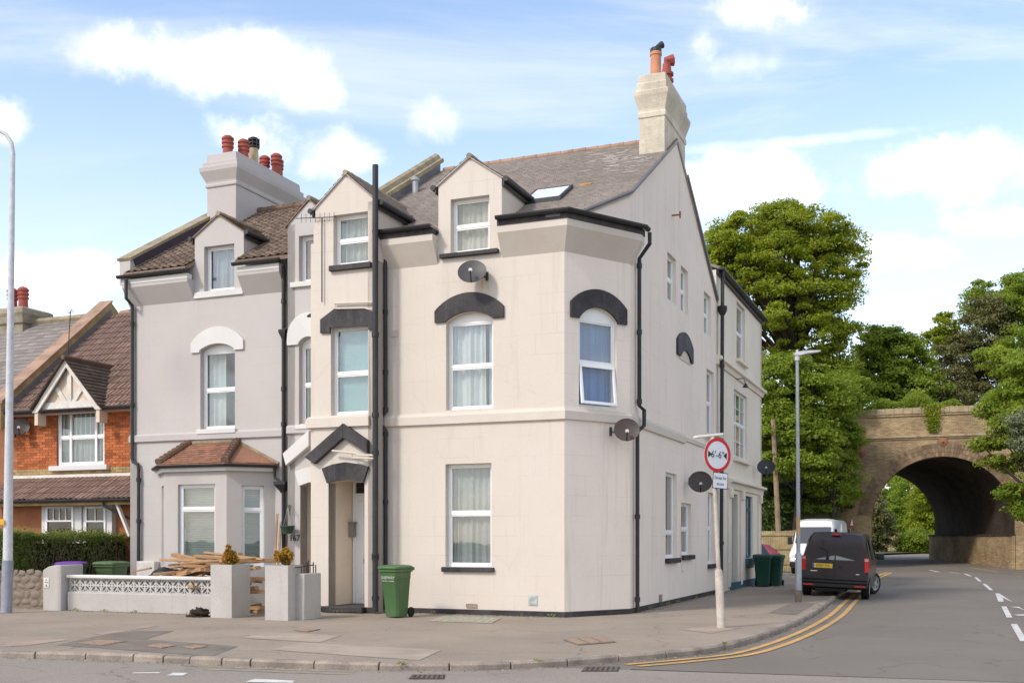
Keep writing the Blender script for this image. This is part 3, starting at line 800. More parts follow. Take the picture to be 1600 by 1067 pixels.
# white markings of the side road
def mark(L, name='white_marking', m=None):
    P = []
    for x, y in L:
        p = G(x, y, -.1); P.append(G(x, y, -.1 + hz(p.y)))
    mb = MB(); mb.add([(p.x, p.y, -.0895 + hz(p.y)) for p in P], [tuple(range(len(P)))])
    o = mb.build(name, m or M_WLINE, smooth=0)
    if o.data.polygons[0].normal.z < 0: o.data.flip_normals()
    return struct(o)
for L in ([(1579, 975), (1589, 975), (1606, 1002), (1594, 1002)], [(1564.5, 947.5), (1572.5, 947.5), (1582, 965), (1573, 965)],
          [(1555, 927), (1561, 927), (1583, 941), (1567, 934), (1568, 940), (1560, 940)], [(1535, 912), (1540, 912), (1552, 922), (1546, 922)],
          [(1522, 901.8), (1526, 901.8), (1534, 908.2), (1529.5, 908.2)], [(1505.5, 894.2), (1510, 894.2), (1519, 900), (1514, 899.5)],
          [(1481, 887), (1486, 887), (1501, 892.5), (1495, 892)], [(1450, 882), (1454, 882), (1470, 885.5), (1464, 885.5)],
          [(1576, 948), (1592, 948), (1602, 954), (1590, 949.5)], [(1584, 960.5), (1600, 959.8), (1604, 962), (1592, 962)],
          [(383, 1066), (398, 1061), (460, 1064), (458, 1067.5)], [(260, 1056), (271, 1051.5), (294, 1052), (286, 1055.8)], [(205, 1052.5), (209, 1051.2), (252, 1050.8), (248, 1052.4)]):
    mark(L)
# reinstatement patches, covers and gratings on the pavement
PT = 0.0
def patch(name, m, L, lift): return flat(name, m, [(p.x, p.y) for p in gp(L, PT)], lift)
patch('pavement_patch', M_PATCHD, [(88, 1007), (150, 993), (212, 985), (272, 985), (226, 998), (372, 1009), (330, 1025), (240, 1018)], .0)
patch('pavement_patch', M_PATCHL, [(379, 996), (418, 987), (534, 992), (499, 1003)], .001)
patch('pavement_patch', M_PATCHL, [(421, 1014.5), (471, 1003.6), (690, 1015), (655, 1031)], .001)
patch('pavement_patch', M_PATCHP, [(0, 1010), (22, 1000), (70, 995), (107, 999.5), (40, 1008)], .0015)
patch('pavement_patch', M_PATCHP, [(145, 989.5), (240, 975), (247, 977.8), (160, 991.5)], .001)
patch('pavement_patch', M_PATCHD, [(1200, 957), (1238, 941), (1275, 942), (1244, 960)], .001)
patch('pavement_patch', M_PATCHP, [(1064, 983), (1120, 976), (1158, 979.5), (1112, 989)], .001)
M_COVER = mat('worn_cover', (0.34, 0.215, 0.14), .9, .2, 4, .35, 40, .4, 60, col2=(0.25, 0.19, 0.145))
def cover(label, L, m, ribs=4, group=None):
    P = gp(L, 0); c = sum(P, Vector()) / 4
    t = thing('manhole_cover', label, 'manhole cover', (c.x, c.y, .004), group=group)
    f = MB(); f.slab([(p.x, p.y, .002) for p in P], (0, 0, .004)); f.build('frame', M_PATCHD, t)
    for i in range(ribs):
        a, b = (i + .12) / ribs, (i + .88) / ribs
        q = [P[0].lerp(P[1], a).lerp(P[3].lerp(P[2], a), .08), P[0].lerp(P[1], b).lerp(P[3].lerp(P[2], b), .08), P[3].lerp(P[2], b).lerp(P[0].lerp(P[1], b), .08), P[3].lerp(P[2], a).lerp(P[0].lerp(P[1], a), .08)]
        k = MB(); k.slab([(p.x, p.y, .0055) for p in q], (0, 0, .006)); k.build('plate', m, t)
cover('rusty cover in the dark patch at the left kerb', [(118, 1005), (150, 999), (199, 1002), (162, 1008)], M_COVER, 3)
cover('rusty cover right of the larger one in the dark patch', [(226, 1009), (250, 1005.4), (276, 1008.5), (253, 1013)], M_COVER, 2)
cover('narrow rusty cover at the end of the dark patch', [(283, 1010.5), (305, 1007.5), (326, 1010), (302, 1014)], M_COVER, 2)
cover('small brown cover in front of the right planter', [(458, 984.5), (480, 981), (501, 983), (480, 987)], M_COVER, 2)
cover('rusty rectangular cover on the open corner pavement', [(880, 999), (940, 994), (963, 1003), (903, 1007.5)], M_COVER, 3)
# glazed pavement light at the foot of the front wall
P = gp([(670, 970), (694, 961.5), (783, 965.5), (768, 973.5)], 0); c = sum(P, Vector()) / 4
t = thing('pavement_light', 'old glazed pavement light at the foot of the cream wall', 'pavement light', (c.x, c.y, 0))
f = MB(); f.slab([(p.x, p.y, .002) for p in P], (0, 0, .006)); f.build('frame', M_PATCHL, t)
M_PLG = mat('prism_glass', (0.34, 0.36, 0.26), .5, .2, 8, .2, 30)
for i in range(8):
    for j in range(2):
        a, b, c0, c1 = (i + .14 + .6) / 9.2, (i + .86 + .6) / 9.2, (j + .12) / 2, (j + .88) / 2
        q = [P[0].lerp(P[3], 0).lerp(P[1], 0)] ; 
        q = [P[0].lerp(P[1], u).lerp(P[3].lerp(P[2], u), v) for u, v in ((c0, a), (c1, a), (c1, b), (c0, b))]
        k = MB(); k.slab([(p.x, p.y, .0085) for p in q], (0, 0, .004)); k.build('glass_block', M_PLG, t)
M_DRAINF = mat('drain_frame', (0.075, 0.062, 0.052), .8, .2, 6, .3, 40)
M_DRAIN = mat('drain_iron', (0.13, 0.10, 0.08), .8, .2, 6, .3, 40)
def grate(label, x0, x1, y0, y1):
    P = gp([(x0, y1), (x0 + 6, y0), (x1, y0), (x1 - 2, y1)], -.1); c = sum(P, Vector()) / 4
    t = thing('drain_grating', label, 'drain', (c.x, c.y, -.09))
    f = MB(); f.slab([(p.x, p.y, -.094) for p in P], (0, 0, .004)); f.build('frame', M_DRAINF, t)
    for i in range(7):
        a, b = (i + .2) / 7, (i + .75) / 7
        q = [P[0].lerp(P[3], u).lerp(P[1].lerp(P[2], u), v) for u, v in ((a, .08), (b, .08), (b, .92), (a, .92))]
        k = MB(); k.slab([(p.x, p.y, -.0905) for p in q], (0, 0, .008)); k.build('bar', M_DRAIN, t)
grate('iron drain grating in the gutter below the pale patches', 638, 696, 1054.5, 1061.5)
grate('iron drain grating at the start of the yellow lines', 908, 968, 1042, 1049.5)
# ------------------------------------------------------------------ corner house (cream)
cream = thing('corner_house', 'cream rendered corner house with black trim and a canted corner', 'house', W(-2, 4, 0))
def roofz(b): return 8.03 + .6 * b
RB, RZ = 5.7, 8.03 + .6 * 5.7
A_L = -5.72
PN = .40                                    # the entrance bay stands proud by this much
PO = FR.off(PN)
a_br = PO.sx(588)                           # right edge of the entrance bay
a_bl = PO.sx(490)
ZC0, ZC1 = 3.975, 4.205                     # string course
# openings, front
g_w = FR.rect(696, 725, 767.7, 885)
f_w = list(FR.rect(697, 503, 770.5, 641))
f_rise = FR.px(734, 487)[1] - f_w[3]
d_w = FR.rect(704, 312, 764.5, 397)
ds0, ds1 = FR.sx(685), FR.sx(784)
dz_e, dz_a = FR.px(685, 291)[1], FR.px(734, 247)[1]
outer = [(a_br, 0), (0, 0), (0, 8.0), (ds1, 8.0), (ds1, dz_e), ((ds0 + ds1) / 2, dz_a), (ds0, dz_e), (ds0, 8.0), (a_br, 8.0)]
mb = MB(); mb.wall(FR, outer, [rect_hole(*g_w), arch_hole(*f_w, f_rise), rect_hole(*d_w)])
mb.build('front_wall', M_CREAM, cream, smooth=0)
# canted corner
c_w = list(CT.rect(904.5, 495, 963.5, 634.5)); c_rise = CT.px(934, 481.5)[1] - c_w[3]
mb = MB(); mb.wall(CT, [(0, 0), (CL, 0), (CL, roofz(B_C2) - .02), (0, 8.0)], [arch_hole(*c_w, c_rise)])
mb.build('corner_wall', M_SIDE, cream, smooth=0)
# side (gable) wall
S_END = 9.02
sw = {}
sw['u1'] = SD.rect(1042.8, 392.6, 1056.5, 466); sw['u2'] = SD.rect(1063.8, 414, 1075, 484); sw['u3'] = SD.rect(1100, 454, 1110.7, 519)
sw['m1'] = SD.rect(1104, 575, 1115.5, 677); sw['g1'] = SD.rect(1040, 737, 1057.5, 872); sw['g2'] = SD.rect(1064.3, 785, 1080, 867); sw['g3'] = SD.rect(1106, 769, 1115.5, 881)
ba = SD.rect(1063, 545, 1075, 556)
ridge_s = RB - B_C2
gpoly = [(0, 0), (S_END, 0), (S_END, 8.52), (ridge_s, RZ - .03), (0, roofz(B_C2) - .03)]
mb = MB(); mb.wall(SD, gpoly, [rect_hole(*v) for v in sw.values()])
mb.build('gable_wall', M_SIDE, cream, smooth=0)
mb = MB()
mb.wall(across(B_C2 + S_END), [(A_L, 0), (A_SIDE, 0), (A_SIDE, 8.5), (A_L, 8.5)], n=-.0)
mb.build('back_wall', M_SIDE, cream, smooth=0)
mb = MB(); p0 = W(A_L, -.3, 0)
mb.slab([W(A_L, -PN + .02, 0), W(A_L, B_C2 + S_END, 0), W(A_L, B_C2 + S_END, 8.5), W(A_L, RB, RZ), W(A_L, 0, 8.0), W(A_L, -PN + .02, 8.0)], W(A_L + .2, 0, 0) - W(A_L, 0, 0))
mb.build('party_wall', M_CREAM, cream, smooth=0)
# ---- entrance bay
e_dr = PO.rect(513, 754.7, 569.6, 957); e_dr = (e_dr[0], e_dr[1], 0.0, e_dr[3])
e_rise = PO.px(541, 749.5)[1] - e_dr[3]
e_w = PO.rect(517, 511, 576, 649)
e_d = PO.rect(521, 337, 576.5, 416)
bz_e, bz_a = PO.px(498, 326)[1], PO.px(547, 272)[1]
bs0, bs1 = PO.sx(493), a_br + .02
bm_ = (bs0 + bs1) / 2
mb = MB(); mb.wall(PO, [(a_bl, 0), (e_dr[0], 0)] + arc(e_dr[0], e_dr[1], e_dr[3], e_rise) + [(e_dr[1], 0), (a_br, 0), (a_br, bz_e), (bm_, bz_a), (bs0, bz_e), (a_bl - .0, bz_e - .5)], [rect_hole(*e_w), rect_hole(*e_d)])
mb.build('entrance_bay', M_CREAM, cream, smooth=0)
rb_pl = VPlane(PO.w(a_br, 0).to_2d(), B2)
mb = MB(); mb.wall(rb_pl, [(0, 0), (PN + .02, 0), (PN + .02, bz_e), (0, bz_e)], depth=.2)
mb.build('bay_return', M_CREAM, cream, smooth=0)
# porch recess: side walls, ceiling, back with the door
dep = 1.06
pb = PO.off(-dep)
mb = MB()
iw = VPlane(PO.w(e_dr[0], 0, -.02).to_2d(), B2)
mb.pbox(iw, 0, dep, 0, 2.95, -.12, 0)
iw2 = VPlane(PO.w(e_dr[1], 0, -.02).to_2d(), B2)
mb.pbox(iw2, 0, dep, 0, 2.95, 0.004, .12)
mb.pbox(PO, e_dr[0] - .1, e_dr[1] + .1, e_dr[3] + e_rise + .02, e_dr[3] + e_rise + .12, -dep, -.31)
mb.build('porch_lining', M_PORCH, cream, smooth=0)
mb = MB(); mb.pbox(pb, e_dr[0] - .12, e_dr[1] + .2, 0, 2.95, -.1, 0); mb.build('porch_back', M_PORCH, cream, smooth=0)
mb = MB(); mb.pbox(PO, e_dr[0] - .06, e_dr[1] + .03, 0, .13, -dep, .16); mb.build('door_step', M_BLACK, cream, bevel=.02)
# door with frame, panels, glazed slot and transom light
ddl = pb.px(553, 775)[0]; ddt = pb.px(553, 775)[1]
dd = MB(); dr = ddl + .98
dd.pbox(pb, ddl, ddl + .07, .13, ddt + .36, .002, .06); dd.pbox(pb, dr - .07, dr, .13, ddt + .36, .002, .06); dd.pbox(pb, ddl + .07, dr - .07, ddt, ddt + .06, .002, .06); dd.pbox(pb, ddl + .07, dr - .07, ddt + .3, ddt + .36, .002, .06)
door = dd.build('front_door', M_UPVC, cream, bevel=.006)
dd = MB(); dd.pbox(pb, ddl + .07, dr - .07, .13, ddt, .002, .035); dd.build('door_leaf', M_UPVC, door, bevel=.004)
dd = MB(); dd.pbox(pb, ddl + .14, ddl + .27, .25, ddt - .12, .035, .048); dd.build('panel', M_UPVC, door, bevel=.008)
dd = MB(); dd.pbox(pb, ddl + .36, ddl + .58, 1.05, ddt - .15, .036, .04); dd.build('glazed_slot', M_GLASSD, door)
dd = MB(); dd.pbox(pb, ddl + .07, dr - .07, ddt + .06, ddt + .3, .004, .01); dd.build('transom_light', M_GLASSD, door)
dd = MB(); dd.pbox(pb, ddl + .29, ddl + .32, 1.02, 1.14, .036, .075); dd.build('handle', M_STEEL, door)
# hood over the door: arch band and chevron
mb = MB()
L = [(505, 732), (522, 725.5), (541, 722), (560, 724.5), (577.5, 728.6)]
o_ = PO.pts(L); I = arc(e_dr[0], e_dr[1], e_dr[3], e_rise, 4)
for i in range(4): mb.prism(PO, [I[i], I[i + 1], o_[i + 1], o_[i]], .0, .07)
mb.build('door_arch', M_BLACK, cream, smooth=0)
mb = MB()
mb.prism(PO, PO.pts([(540, 662), (540, 684.8), (495, 725), (480.5, 714.5)]), 0, .13)
mb.prism(PO, PO.pts([(540, 662), (578, 688.5), (578, 708.5), (540, 684.8)]), 0, .13)
mb.build('door_hood', M_BLACK, cream, smooth=0, bevel=.01)
# lintel over the bay window
mb = MB(); P_ = PO.pts([(502, 521), (502, 500), (524, 483), (572, 480.5), (590, 495), (590, 516), (577, 515.5), (577, 510), (517, 512.5), (517, 521)])
mb.prism(PO, [P_[0], P_[1], P_[2], P_[-2], P_[-1]], 0, .05); mb.prism(PO, [P_[2], P_[3], P_[7], P_[8]], 0, .05); mb.prism(PO, [P_[3], P_[4], P_[5], P_[6], P_[7]], 0, .05)
mb.build('window_hood', M_BLACK, cream, smooth=0)
# arch hoods of the other windows
z_ = lambda pl, x, y: pl.px(x, y)[1]
def hood(pl, xl, xr, yb, ysh, xc, yc, w, rise, s=None):
    m = MB(); arch_band(m, pl, pl.sx(xl), pl.sx(xr), z_(pl, xl, yb), z_(pl, xl, ysh), z_(pl, xc, yc), w[0], w[1], w[3], rise, 0, .05)
    return m.build('window_hood', s or M_BLACK, cream, smooth=.5)
hood(FR, 680.3, 788, 505, 487, 736, 457, f_w, f_rise)
hood(CT, 890.5, 978, 495, 470.5, 931, 452.3, c_w, c_rise)
# blind arch on the gable
s0, s1 = SD.sx(1056.5), SD.sx(1080.5); zb_ = SD.px(1056.5, 553)[1]
m = MB(); arch_band(m, SD, s0, s1, zb_, zb_ + .38, zb_ + .66, s0 + .34, s1 - .22, zb_ + .02, .20, 0, .06); m.build('window_hood', M_BLACK, cream, smooth=.5)
m = MB(); m.prism(SD, [(s0 + .34, zb_ - .06), (s1 - .22, zb_ - .06)] + arc(s0 + .34, s1 - .22, zb_ + .02, .20)[::-1], 0, .014); m.build('blocked_arch', M_TRIM, cream, smooth=0)
# windows
BS = (M_BLACK, .07, .10, .07)
window(cream, FR, *g_w, rail=.52, cover='net', sill=BS, seed=1)
window(cream, FR, *f_w, rail=.49, arch=f_rise, cover='net', seed=2, gapc=(.72, .80))
window(cream, FR, *d_w, rail=.50, cover='net', sill=(M_BLACK, .22, .09, .10), seed=3)
window(cream, PO, *e_w, rail=.47, cover='frost')
window(cream, PO, *e_d, rail=.50, cover='net', sill=(M_BLACK, .07, .12, .09), seed=4)
window(cream, CT, *c_w, rail=.50, arch=c_rise, cover='blue', seed=5, tilt=R(6.5), rec=.06)
for k, v in sw.items():
    lower = k in ('g1',)
    window(cream, SD, *v, rec=.09, rail=.30 if lower else .5, cover='net', seed=ord(k[0]) + int(k[1]), fw=.05, sill=(M_BLACK, .06, .12, .10) if k[0] == 'g' else ((M_WPAINT, .2, .07, .28) if k == 'm1' else None))
# string course, plinth, eaves corbel, fascia, gutter along front-corner-side
def ab(a, b): p = O2 + A2 * a + B2 * b; return (p.x, p.y)
def sdp(s): p = SD.w(s, 0); return (p.x, p.y)
course = [(-.05, ZC0), (.055, ZC0 + .02), (.055, ZC1 - .04), (.03, ZC1), (.02, ZC1 + .03), (-.05, ZC1 + .04)]
m = MB(); sweep(m, [ab(FR.sx(603), 0), ab(0, 0), sdp(0), sdp(SD.sx(1069))], course); m.build('string_course', M_TRIM, cream, smooth=.4)
m = MB(); sweep(m, [sdp(SD.sx(1069) + .003), sdp(S_END - .02)], [(-.05, ZC0 + .08), (.035, ZC0 + .09), (.035, ZC1 - .04), (-.05, ZC1)]); m.build('string_course', M_TRIM, cream, smooth=.4)
cb = [ (-.05, ZC0 - .01), (.07, ZC0 + .01), (.07, ZC1 - .02), (-.05, ZC1 + .03)]
m = MB(); sweep(m, [PO.w(PO.sx(481), 0).to_2d(), PO.w(PO.sx(578), 0).to_2d()], cb); m.build('string_course', M_TRIM, cream, smooth=.4)
m = MB(); sweep(m, [ab(a_br + .02, 0), ab(0, 0), sdp(0), sdp(S_END - .02)], [(-.02, 0), (.02, 0), (.018, .10), (-.02, .12)]); m.build('plinth', M_BLACK, cream)
m = MB(); sweep(m, [PO.w(a_bl, 0).to_2d(), PO.w(e_dr[0] - .02, 0).to_2d()], [(-.02, 0), (.02, 0), (.018, .12), (-.02, .13)])
sweep(m, [PO.w(e_dr[1] + .02, 0).to_2d(), PO.w(a_br, 0).to_2d()], [(-.02, 0), (.02, 0), (.018, .12), (-.02, .13)]); m.build('plinth', M_BLACK, cream)
corb = [(-.05, 7.37), (0.0, 7.37), (.27, 7.82), (.27, 7.955), (-.05, 7.955)]
fasc = [(.10, 7.958), (.285, 7.958), (.285, 8.09), (.10, 8.09)]
def gutter_prof(n, z, r=.062, k=8): return [(n + r * math.cos(math.pi + math.pi * i / k), z + r * math.sin(math.pi + math.pi * i / k)) for i in range(k + 1)] + [(n + r, z + .012), (n - r, z + .012)]
for path in ([ab(FR.sx(596), 0), ab(ds0 - .01, 0)], [ab(ds1 + .01, 0), ab(0, 0), sdp(0), sdp(.16)]):
    m = MB(); sweep(m, path, corb); m.build('eaves_corbel', M_TRIM, cream, smooth=.3)
    m = MB(); sweep(m, path, fasc); m.build('fascia', M_BLACK, cream)
    m = MB(); sweep(m, path, gutter_prof(.35, 8.12)); m.build('gutter', M_PIPE, cream)
m = MB(); m.slab([W(-.3, -.30, 8.0), W(0, -.30, 8.0), Vector((*sdp(0), 8.0)) + Vector((*SD.n2, 0)) * .27, Vector((*sdp(.0), 8.0)), W(0, 0, 8.0)], (0, 0, .06)); m.build('eaves_ledge', M_LEAD, cream, smooth=0)
# ---- roof
def rf(a, b, dz=0): return W(a, b, roofz(b) + dz)
plan = [(A_L, -.34), (-.22, -.34), (A_SIDE + .04, B_C2 - .02), (A_SIDE + .04, RB), (A_L, RB)]
holes_c = [(bs0, bs1, (bz_e - 8.03) / .6 - .05), (ds0, ds1, (dz_e - 8.03) / .6 - .05)]
cols_c = roof_columns(A_L, ds1, .14, RB, holes_c) + [[(ds1, .14), (.09, .14), (A_SIDE + .04, B_C2 - .02), (A_SIDE + .04, RB), (ds1, RB)]]
m = MB()
for pg in cols_c: m.slab([rf(a, b, -.10) for a, b in pg], (0, 0, .09))
spr = [(bs1, ds0, bs1, ds0), (ds1, -.16, ds1, .10)]          # flatter sprocketed eaves
for a0_, a1_, a2_, a3_ in spr: m.slab([W(a0_, -.36, 8.10), W(a1_, -.36, 8.10), W(a3_, .14, roofz(.14) - .01), W(a2_, .14, roofz(.14) - .01)], (0, 0, -.02))
m.slab([W(A_L, RB, RZ - .1), W(A_SIDE + .04, RB, RZ - .1), W(A_SIDE + .04, 10.7, 8.4), W(A_L, 10.7, 8.4)], (0, 0, .09))
roof = m.build('roof', M_TILE, cream, smooth=0)
cs = math.hypot(1, .6)
m = MB(); U = Vector((*A2, 0)); V = (W(0, 1, .6) - W(0, 0, 0))
for pg in cols_c: tile_field(m, rf(0, 0, .0), U, V, [(a, b * cs) for a, b in pg], .165, .115, .027, seed=11)
for a0_, a1_, a2_, a3_ in spr: tile_field(m, W(0, -.36, 8.10), U, W(0, .5, roofz(.14) - 8.10) - W(0, 0, 0), [(a0_, 0), (a1_, 0), (a3_, .5), (a2_, .5)], .165, .115, .02, seed=12)
stuff(m.build('roof_tiles', M_TILE, roof, smooth=0, recalc=False))
m = MB()
for i in range(19):
    a0 = A_L + .3 + i * .335
    if a0 > .25: break
    k = MB(); k.tube([W(a0, RB, RZ + .0), W(a0 + .33, RB, RZ + .008)], [.085, .09], 10); k.build('ridge_tile', M_RIDGE, roof)
# verge strips
m = MB(); m.tube([W(-.12, -.3, 8.10), rf(.08, .12, .0), rf(A_SIDE + .05, B_C2 - .02, -.02), rf(A_SIDE + .055, 4.5, -.02)], .04, 6); m.build('verge', M_LEAD, roof); m = MB()
m.bar(W(A_SIDE + .05, 6.7, RZ - .62), W(A_SIDE + .05, 10.6, 8.47), .05, .09); m.build('verge', M_LEAD, roof)
# party parapet with coping
m = MB()
for b0, b1 in ((.2, RB),):
    m.slab([W(A_L - .16, b0, roofz(b0) - .1), W(A_L + .2, b0, roofz(b0) - .1), W(A_L + .2, b1, roofz(b1) - .1), W(A_L - .16, b1, roofz(b1) - .1)], (0, 0, .36))
m.build('party_parapet', M_LEAD, roof, smooth=0)
m = MB(); m.bar(W(A_L + .02, 1.2, roofz(1.2) + .30), W(A_L + .02, RB + .1, roofz(RB) + .34), .46, .10); m.tube([W(A_L + .02, 2.2, roofz(2.2) + .36), W(A_L + .02, RB + .1, roofz(RB) + .40)], .14, 8); m.build('coping', M_LICHEN, roof)
# skylight
def on_roof(x, y):
    lo, hi = -1.0, 6.0
    for _ in range(40):
        mid = (lo + hi) / 2; a, z = across(mid).px(x, y)
        if z > roofz(mid): lo = mid
        else: hi = mid
    a, z = across(lo).px(x, y); return a, lo
q = [on_roof(*p) for p in ((818, 320), (876, 315), (893, 297), (838, 301))]
a0, a1 = (q[0][0] + q[3][0]) / 2, (q[1][0] + q[2][0]) / 2; b0, b1 = (q[0][1] + q[1][1]) / 2, (q[2][1] + q[3][1]) / 2
m = MB(); th = .10
for (x0, x1, y0, y1) in ((a0, a1, b0, b0 + .07), (a0, a1, b1 - .07, b1), (a0, a0 + .07, b0 + .07, b1 - .07), (a1 - .07, a1, b0 + .07, b1 - .07)):
    m.slab([rf(x0, y0, .0), rf(x1, y0, .0), rf(x1, y1, .0), rf(x0, y1, .0)], (0, 0, th))
sk = m.build('skylight', M_DKMET, roof, bevel=.01)
m = MB(); m.slab([rf(a0 + .07, b0 + .07, .092), rf(a1 - .07, b0 + .07, .092), rf(a1 - .07, b1 - .07, .092), rf(a0 + .07, b1 - .07, .092)], (0, 0, .004)); m.build('pane', M_SKYREFL, sk)  # opaque pane, the cloud reflection is put into its colour
m = MB(); m.slab([rf(a0 + .07, b0 + .07, .07), rf(a1 - .07, b0 + .07, .07), rf(a1 - .07, b1 - .07, .07), rf(a0 + .07, b1 - .07, .07)], (0, 0, .01)); m.build('blind', M_UPVC, sk)  # white panel added under the pane to imitate its bright reflection
# vent pipe through the roof
a0, b0 = on_roof(649, 302); m = MB(); p = rf(a0, b0)
m.lathe([(.075, -.1), (.075, .30), (.11, .31), (.11, .37), (.06, .40)], 12, Matrix.Translation(p)); m.build('roof_vent', M_GALV, roof)
# lichen patch + mortar smears near the stack are in the tile material; orange lichen clump
a0, b0 = on_roof(913, 291); m = MB(); m.slab([rf(a0 - .12, b0 - .05, .03), rf(a0 + .16, b0 - .02, .03), rf(a0 + .14, b0 + .09, .03), rf(a0 - .1, b0 + .06, .03)], (0, 0, .012))
m.build('lichen_tile', mat('orange_lichen', (0.50, 0.24, 0.06), .95, .2, 8, .2, 30), roof, smooth=0)
rr = random.Random(5); M_SMEAR = mat('mortar_smear', (0.46, 0.42, 0.37), .95, .2, 8, .2, 30)
m = MB()
for i in range(70):
    x, y = rr.gauss(965, 24), rr.gauss(252, 8)
    if x > 1018: continue
    a0, b0 = on_roof(x, y)
    if b0 > RB - .1: continue
    l = rr.uniform(.05, .16); m.slab([rf(a0 - l, b0 - .012, .024), rf(a0 + l, b0 - .012, .024), rf(a0 + l * .8, b0 + .02, .024), rf(a0 - l * .9, b0 + .016, .024)], (0, 0, .006))
stuff(m.build('mortar_smears', M_SMEAR, roof, smooth=0))

def dormer(house, pl_b, s0, s1, ze, za, roofz_fn, cheek_m, tile_m, gut_m, ov=.06, lip=.04, gut=True, ridge_m=None, cheeks=(0, 1)):
    """gabled wall dormer: cheeks back to the main slope, two small slopes, ridge; pl_b is the plan depth of its face"""
    slope = (roofz_fn(1) - roofz_fn(0))
    be = (ze - roofz_fn(0)) / slope; ba_ = (za - roofz_fn(0)) / slope; sm = (s0 + s1) / 2; rise = (za - ze) / (sm - s0)
    for i, s in enumerate((s0 + .003, s1 - .003)):
        t = .12 if i == 0 else -.12
        m = MB(); m.slab([W(s, pl_b + .01, roofz_fn(pl_b) - .3), W(s, pl_b + .01, ze), W(s, be + .1, ze), W(s, pl_b + .3, roofz_fn(pl_b) - .3)], W(s + t, 0, 0) - W(s, 0, 0))
        m.build('dormer_cheek', cheek_m, house, smooth=0)
    m = MB(); tl = MB(); L = math.hypot(sm - s0 + ov, (sm - s0 + ov) * rise)
    for sg, se in ((1, s0 - ov), (-1, s1 + ov)):
        zl = ze - ov * rise; bl = (zl - roofz_fn(0)) / slope
        A, B_, C_, D = W(se, pl_b - lip, zl), W(sm, pl_b - lip, za), W(sm, ba_ + .05, za), W(se, bl + .05, zl)
        m.slab([A, B_, C_, D], (0, 0, .03))
        org = A + Vector((0, 0, .03)); u = (D - A).normalized(); v = (B_ - A).normalized()
        ua, va = (D - A).length, (B_ - A).length; ub = (C_ - B_).length
        reg = [(0, 0), (ua, 0), (ub, va), (0, va)]
        tile_field(tl, org, u, v, reg, .2, .14, .02, seed=int(abs(s0) * 10) + sg)
        if gut:
            g = MB(); gp0, gp1 = W(se - sg * .05, pl_b - lip - .02, zl + .0), W(se - sg * .05, bl - .02, zl + .0)
            g.tube([gp0, gp1], .06, 8); g.bar(W(se - sg * -.01, pl_b - lip, zl - .05), W(se - sg * -.01, bl - .1, zl - .05), .03, .16); g.build('dormer_gutter', gut_m, house)
    dr_ = m.build('dormer_roof', tile_m, house, smooth=0)
    stuff(tl.build('dormer_tiles', tile_m, dr_, smooth=0, recalc=False))
    k = int((ba_ + .05 - pl_b + lip) / .32) + 1
    for i in range(k):
        m = MB(); b0 = pl_b - lip - .01 + i * .32; m.tube([W(sm, b0, za + .035), W(sm, min(b0 + .315, ba_ + .2), za + .04)], [.062, .066], 8); m.build('ridge_tile', ridge_m or M_LICHEN, dr_)
dormer(cream, 0, ds0, ds1, dz_e, dz_a, roofz, M_CREAM, M_TILE, M_PIPE)
dormer(cream, -PN, bs0, bs1, bz_e, bz_a, roofz, M_CREAM, M_TILE, M_PIPE)
# ---- chimney stack on the gable
def stack(house, a0, a1, b0, b1, levels, m_, name='chimney'):
    rings = [[W(a0 - o, b0 - o, z), W(a1 + o, b0 - o, z), W(a1 + o, b1 + o, z), W(a0 - o, b1 + o, z)] for z, o in levels]
    k = MB(); k.loft(rings); return k.build(name, m_, house, smooth=0, bevel=.012)
ch = stack(cream, A_SIDE - .63, A_SIDE - .004, 4.52, 6.65, [(9.8, 0), (11.60, 0), (11.61, .025), (11.72, .03), (11.74, .01), (11.80, .015), (12.12, .11), (12.22, .115), (12.25, .05), (12.42, .05), (12.44, .03), (12.62, .02), (12.64, -.02)], M_STONEP)
def lathe_part(name, prof, m_, parent, loc, n=14):
    k = MB(); k.lathe(prof, n, Matrix.Translation(loc)); return k.build(name, m_, parent)
am = A_SIDE - .31
c1 = W(am - .02, 4.95, 12.6)
pt = lathe_part('chimney_pot', [(.15, 0), (.135, .05), (.125, .62), (.145, .64), (.145, .70), (.13, .72)], M_CLAY, ch, c1)
k = MB(); k.lathe([(.14, .72), (.14, .80), (.12, .82)], 12, Matrix.Translation(c1)); k.tube([c1 + Vector((.02, 0, .84)), c1 + Vector((.16, .05, .93))], [.05, .09], 8); k.build('cowl', M_DKMET, pt)
c2 = W(am + .05, 5.75, 12.6)
pt = lathe_part('chimney_pot', [(.14, 0), (.14, .12), (.17, .14), (.17, .20), (.13, .22), (.13, .28), (.17, .30), (.17, .36), (.13, .38), (.13, .44), (.17, .46), (.17, .52), (.12, .55), (.10, .75)], M_REDPOT, ch, c2)
k = MB(); k.tube([c2 + Vector((-.04, 0, .82)), c2 + Vector((.16, .03, .86))], [.10, .15], 8); k.build('cowl', M_REDPOT, pt)
m = MB(); s_, z0_ = SD.px(1050, 337); p = SD.w(s_, z0_); m.tube([p, p + Vector((*SD.n2, 0)) * .22], .022, 8); m.tube([p + Vector((*SD.n2, 0)) * .2 - Vector((0, 0, .08)), p + Vector((*SD.n2, 0)) * .2 + Vector((0, 0, .08))], .02, 8); m.build('iron_bracket', M_RUST, cream)
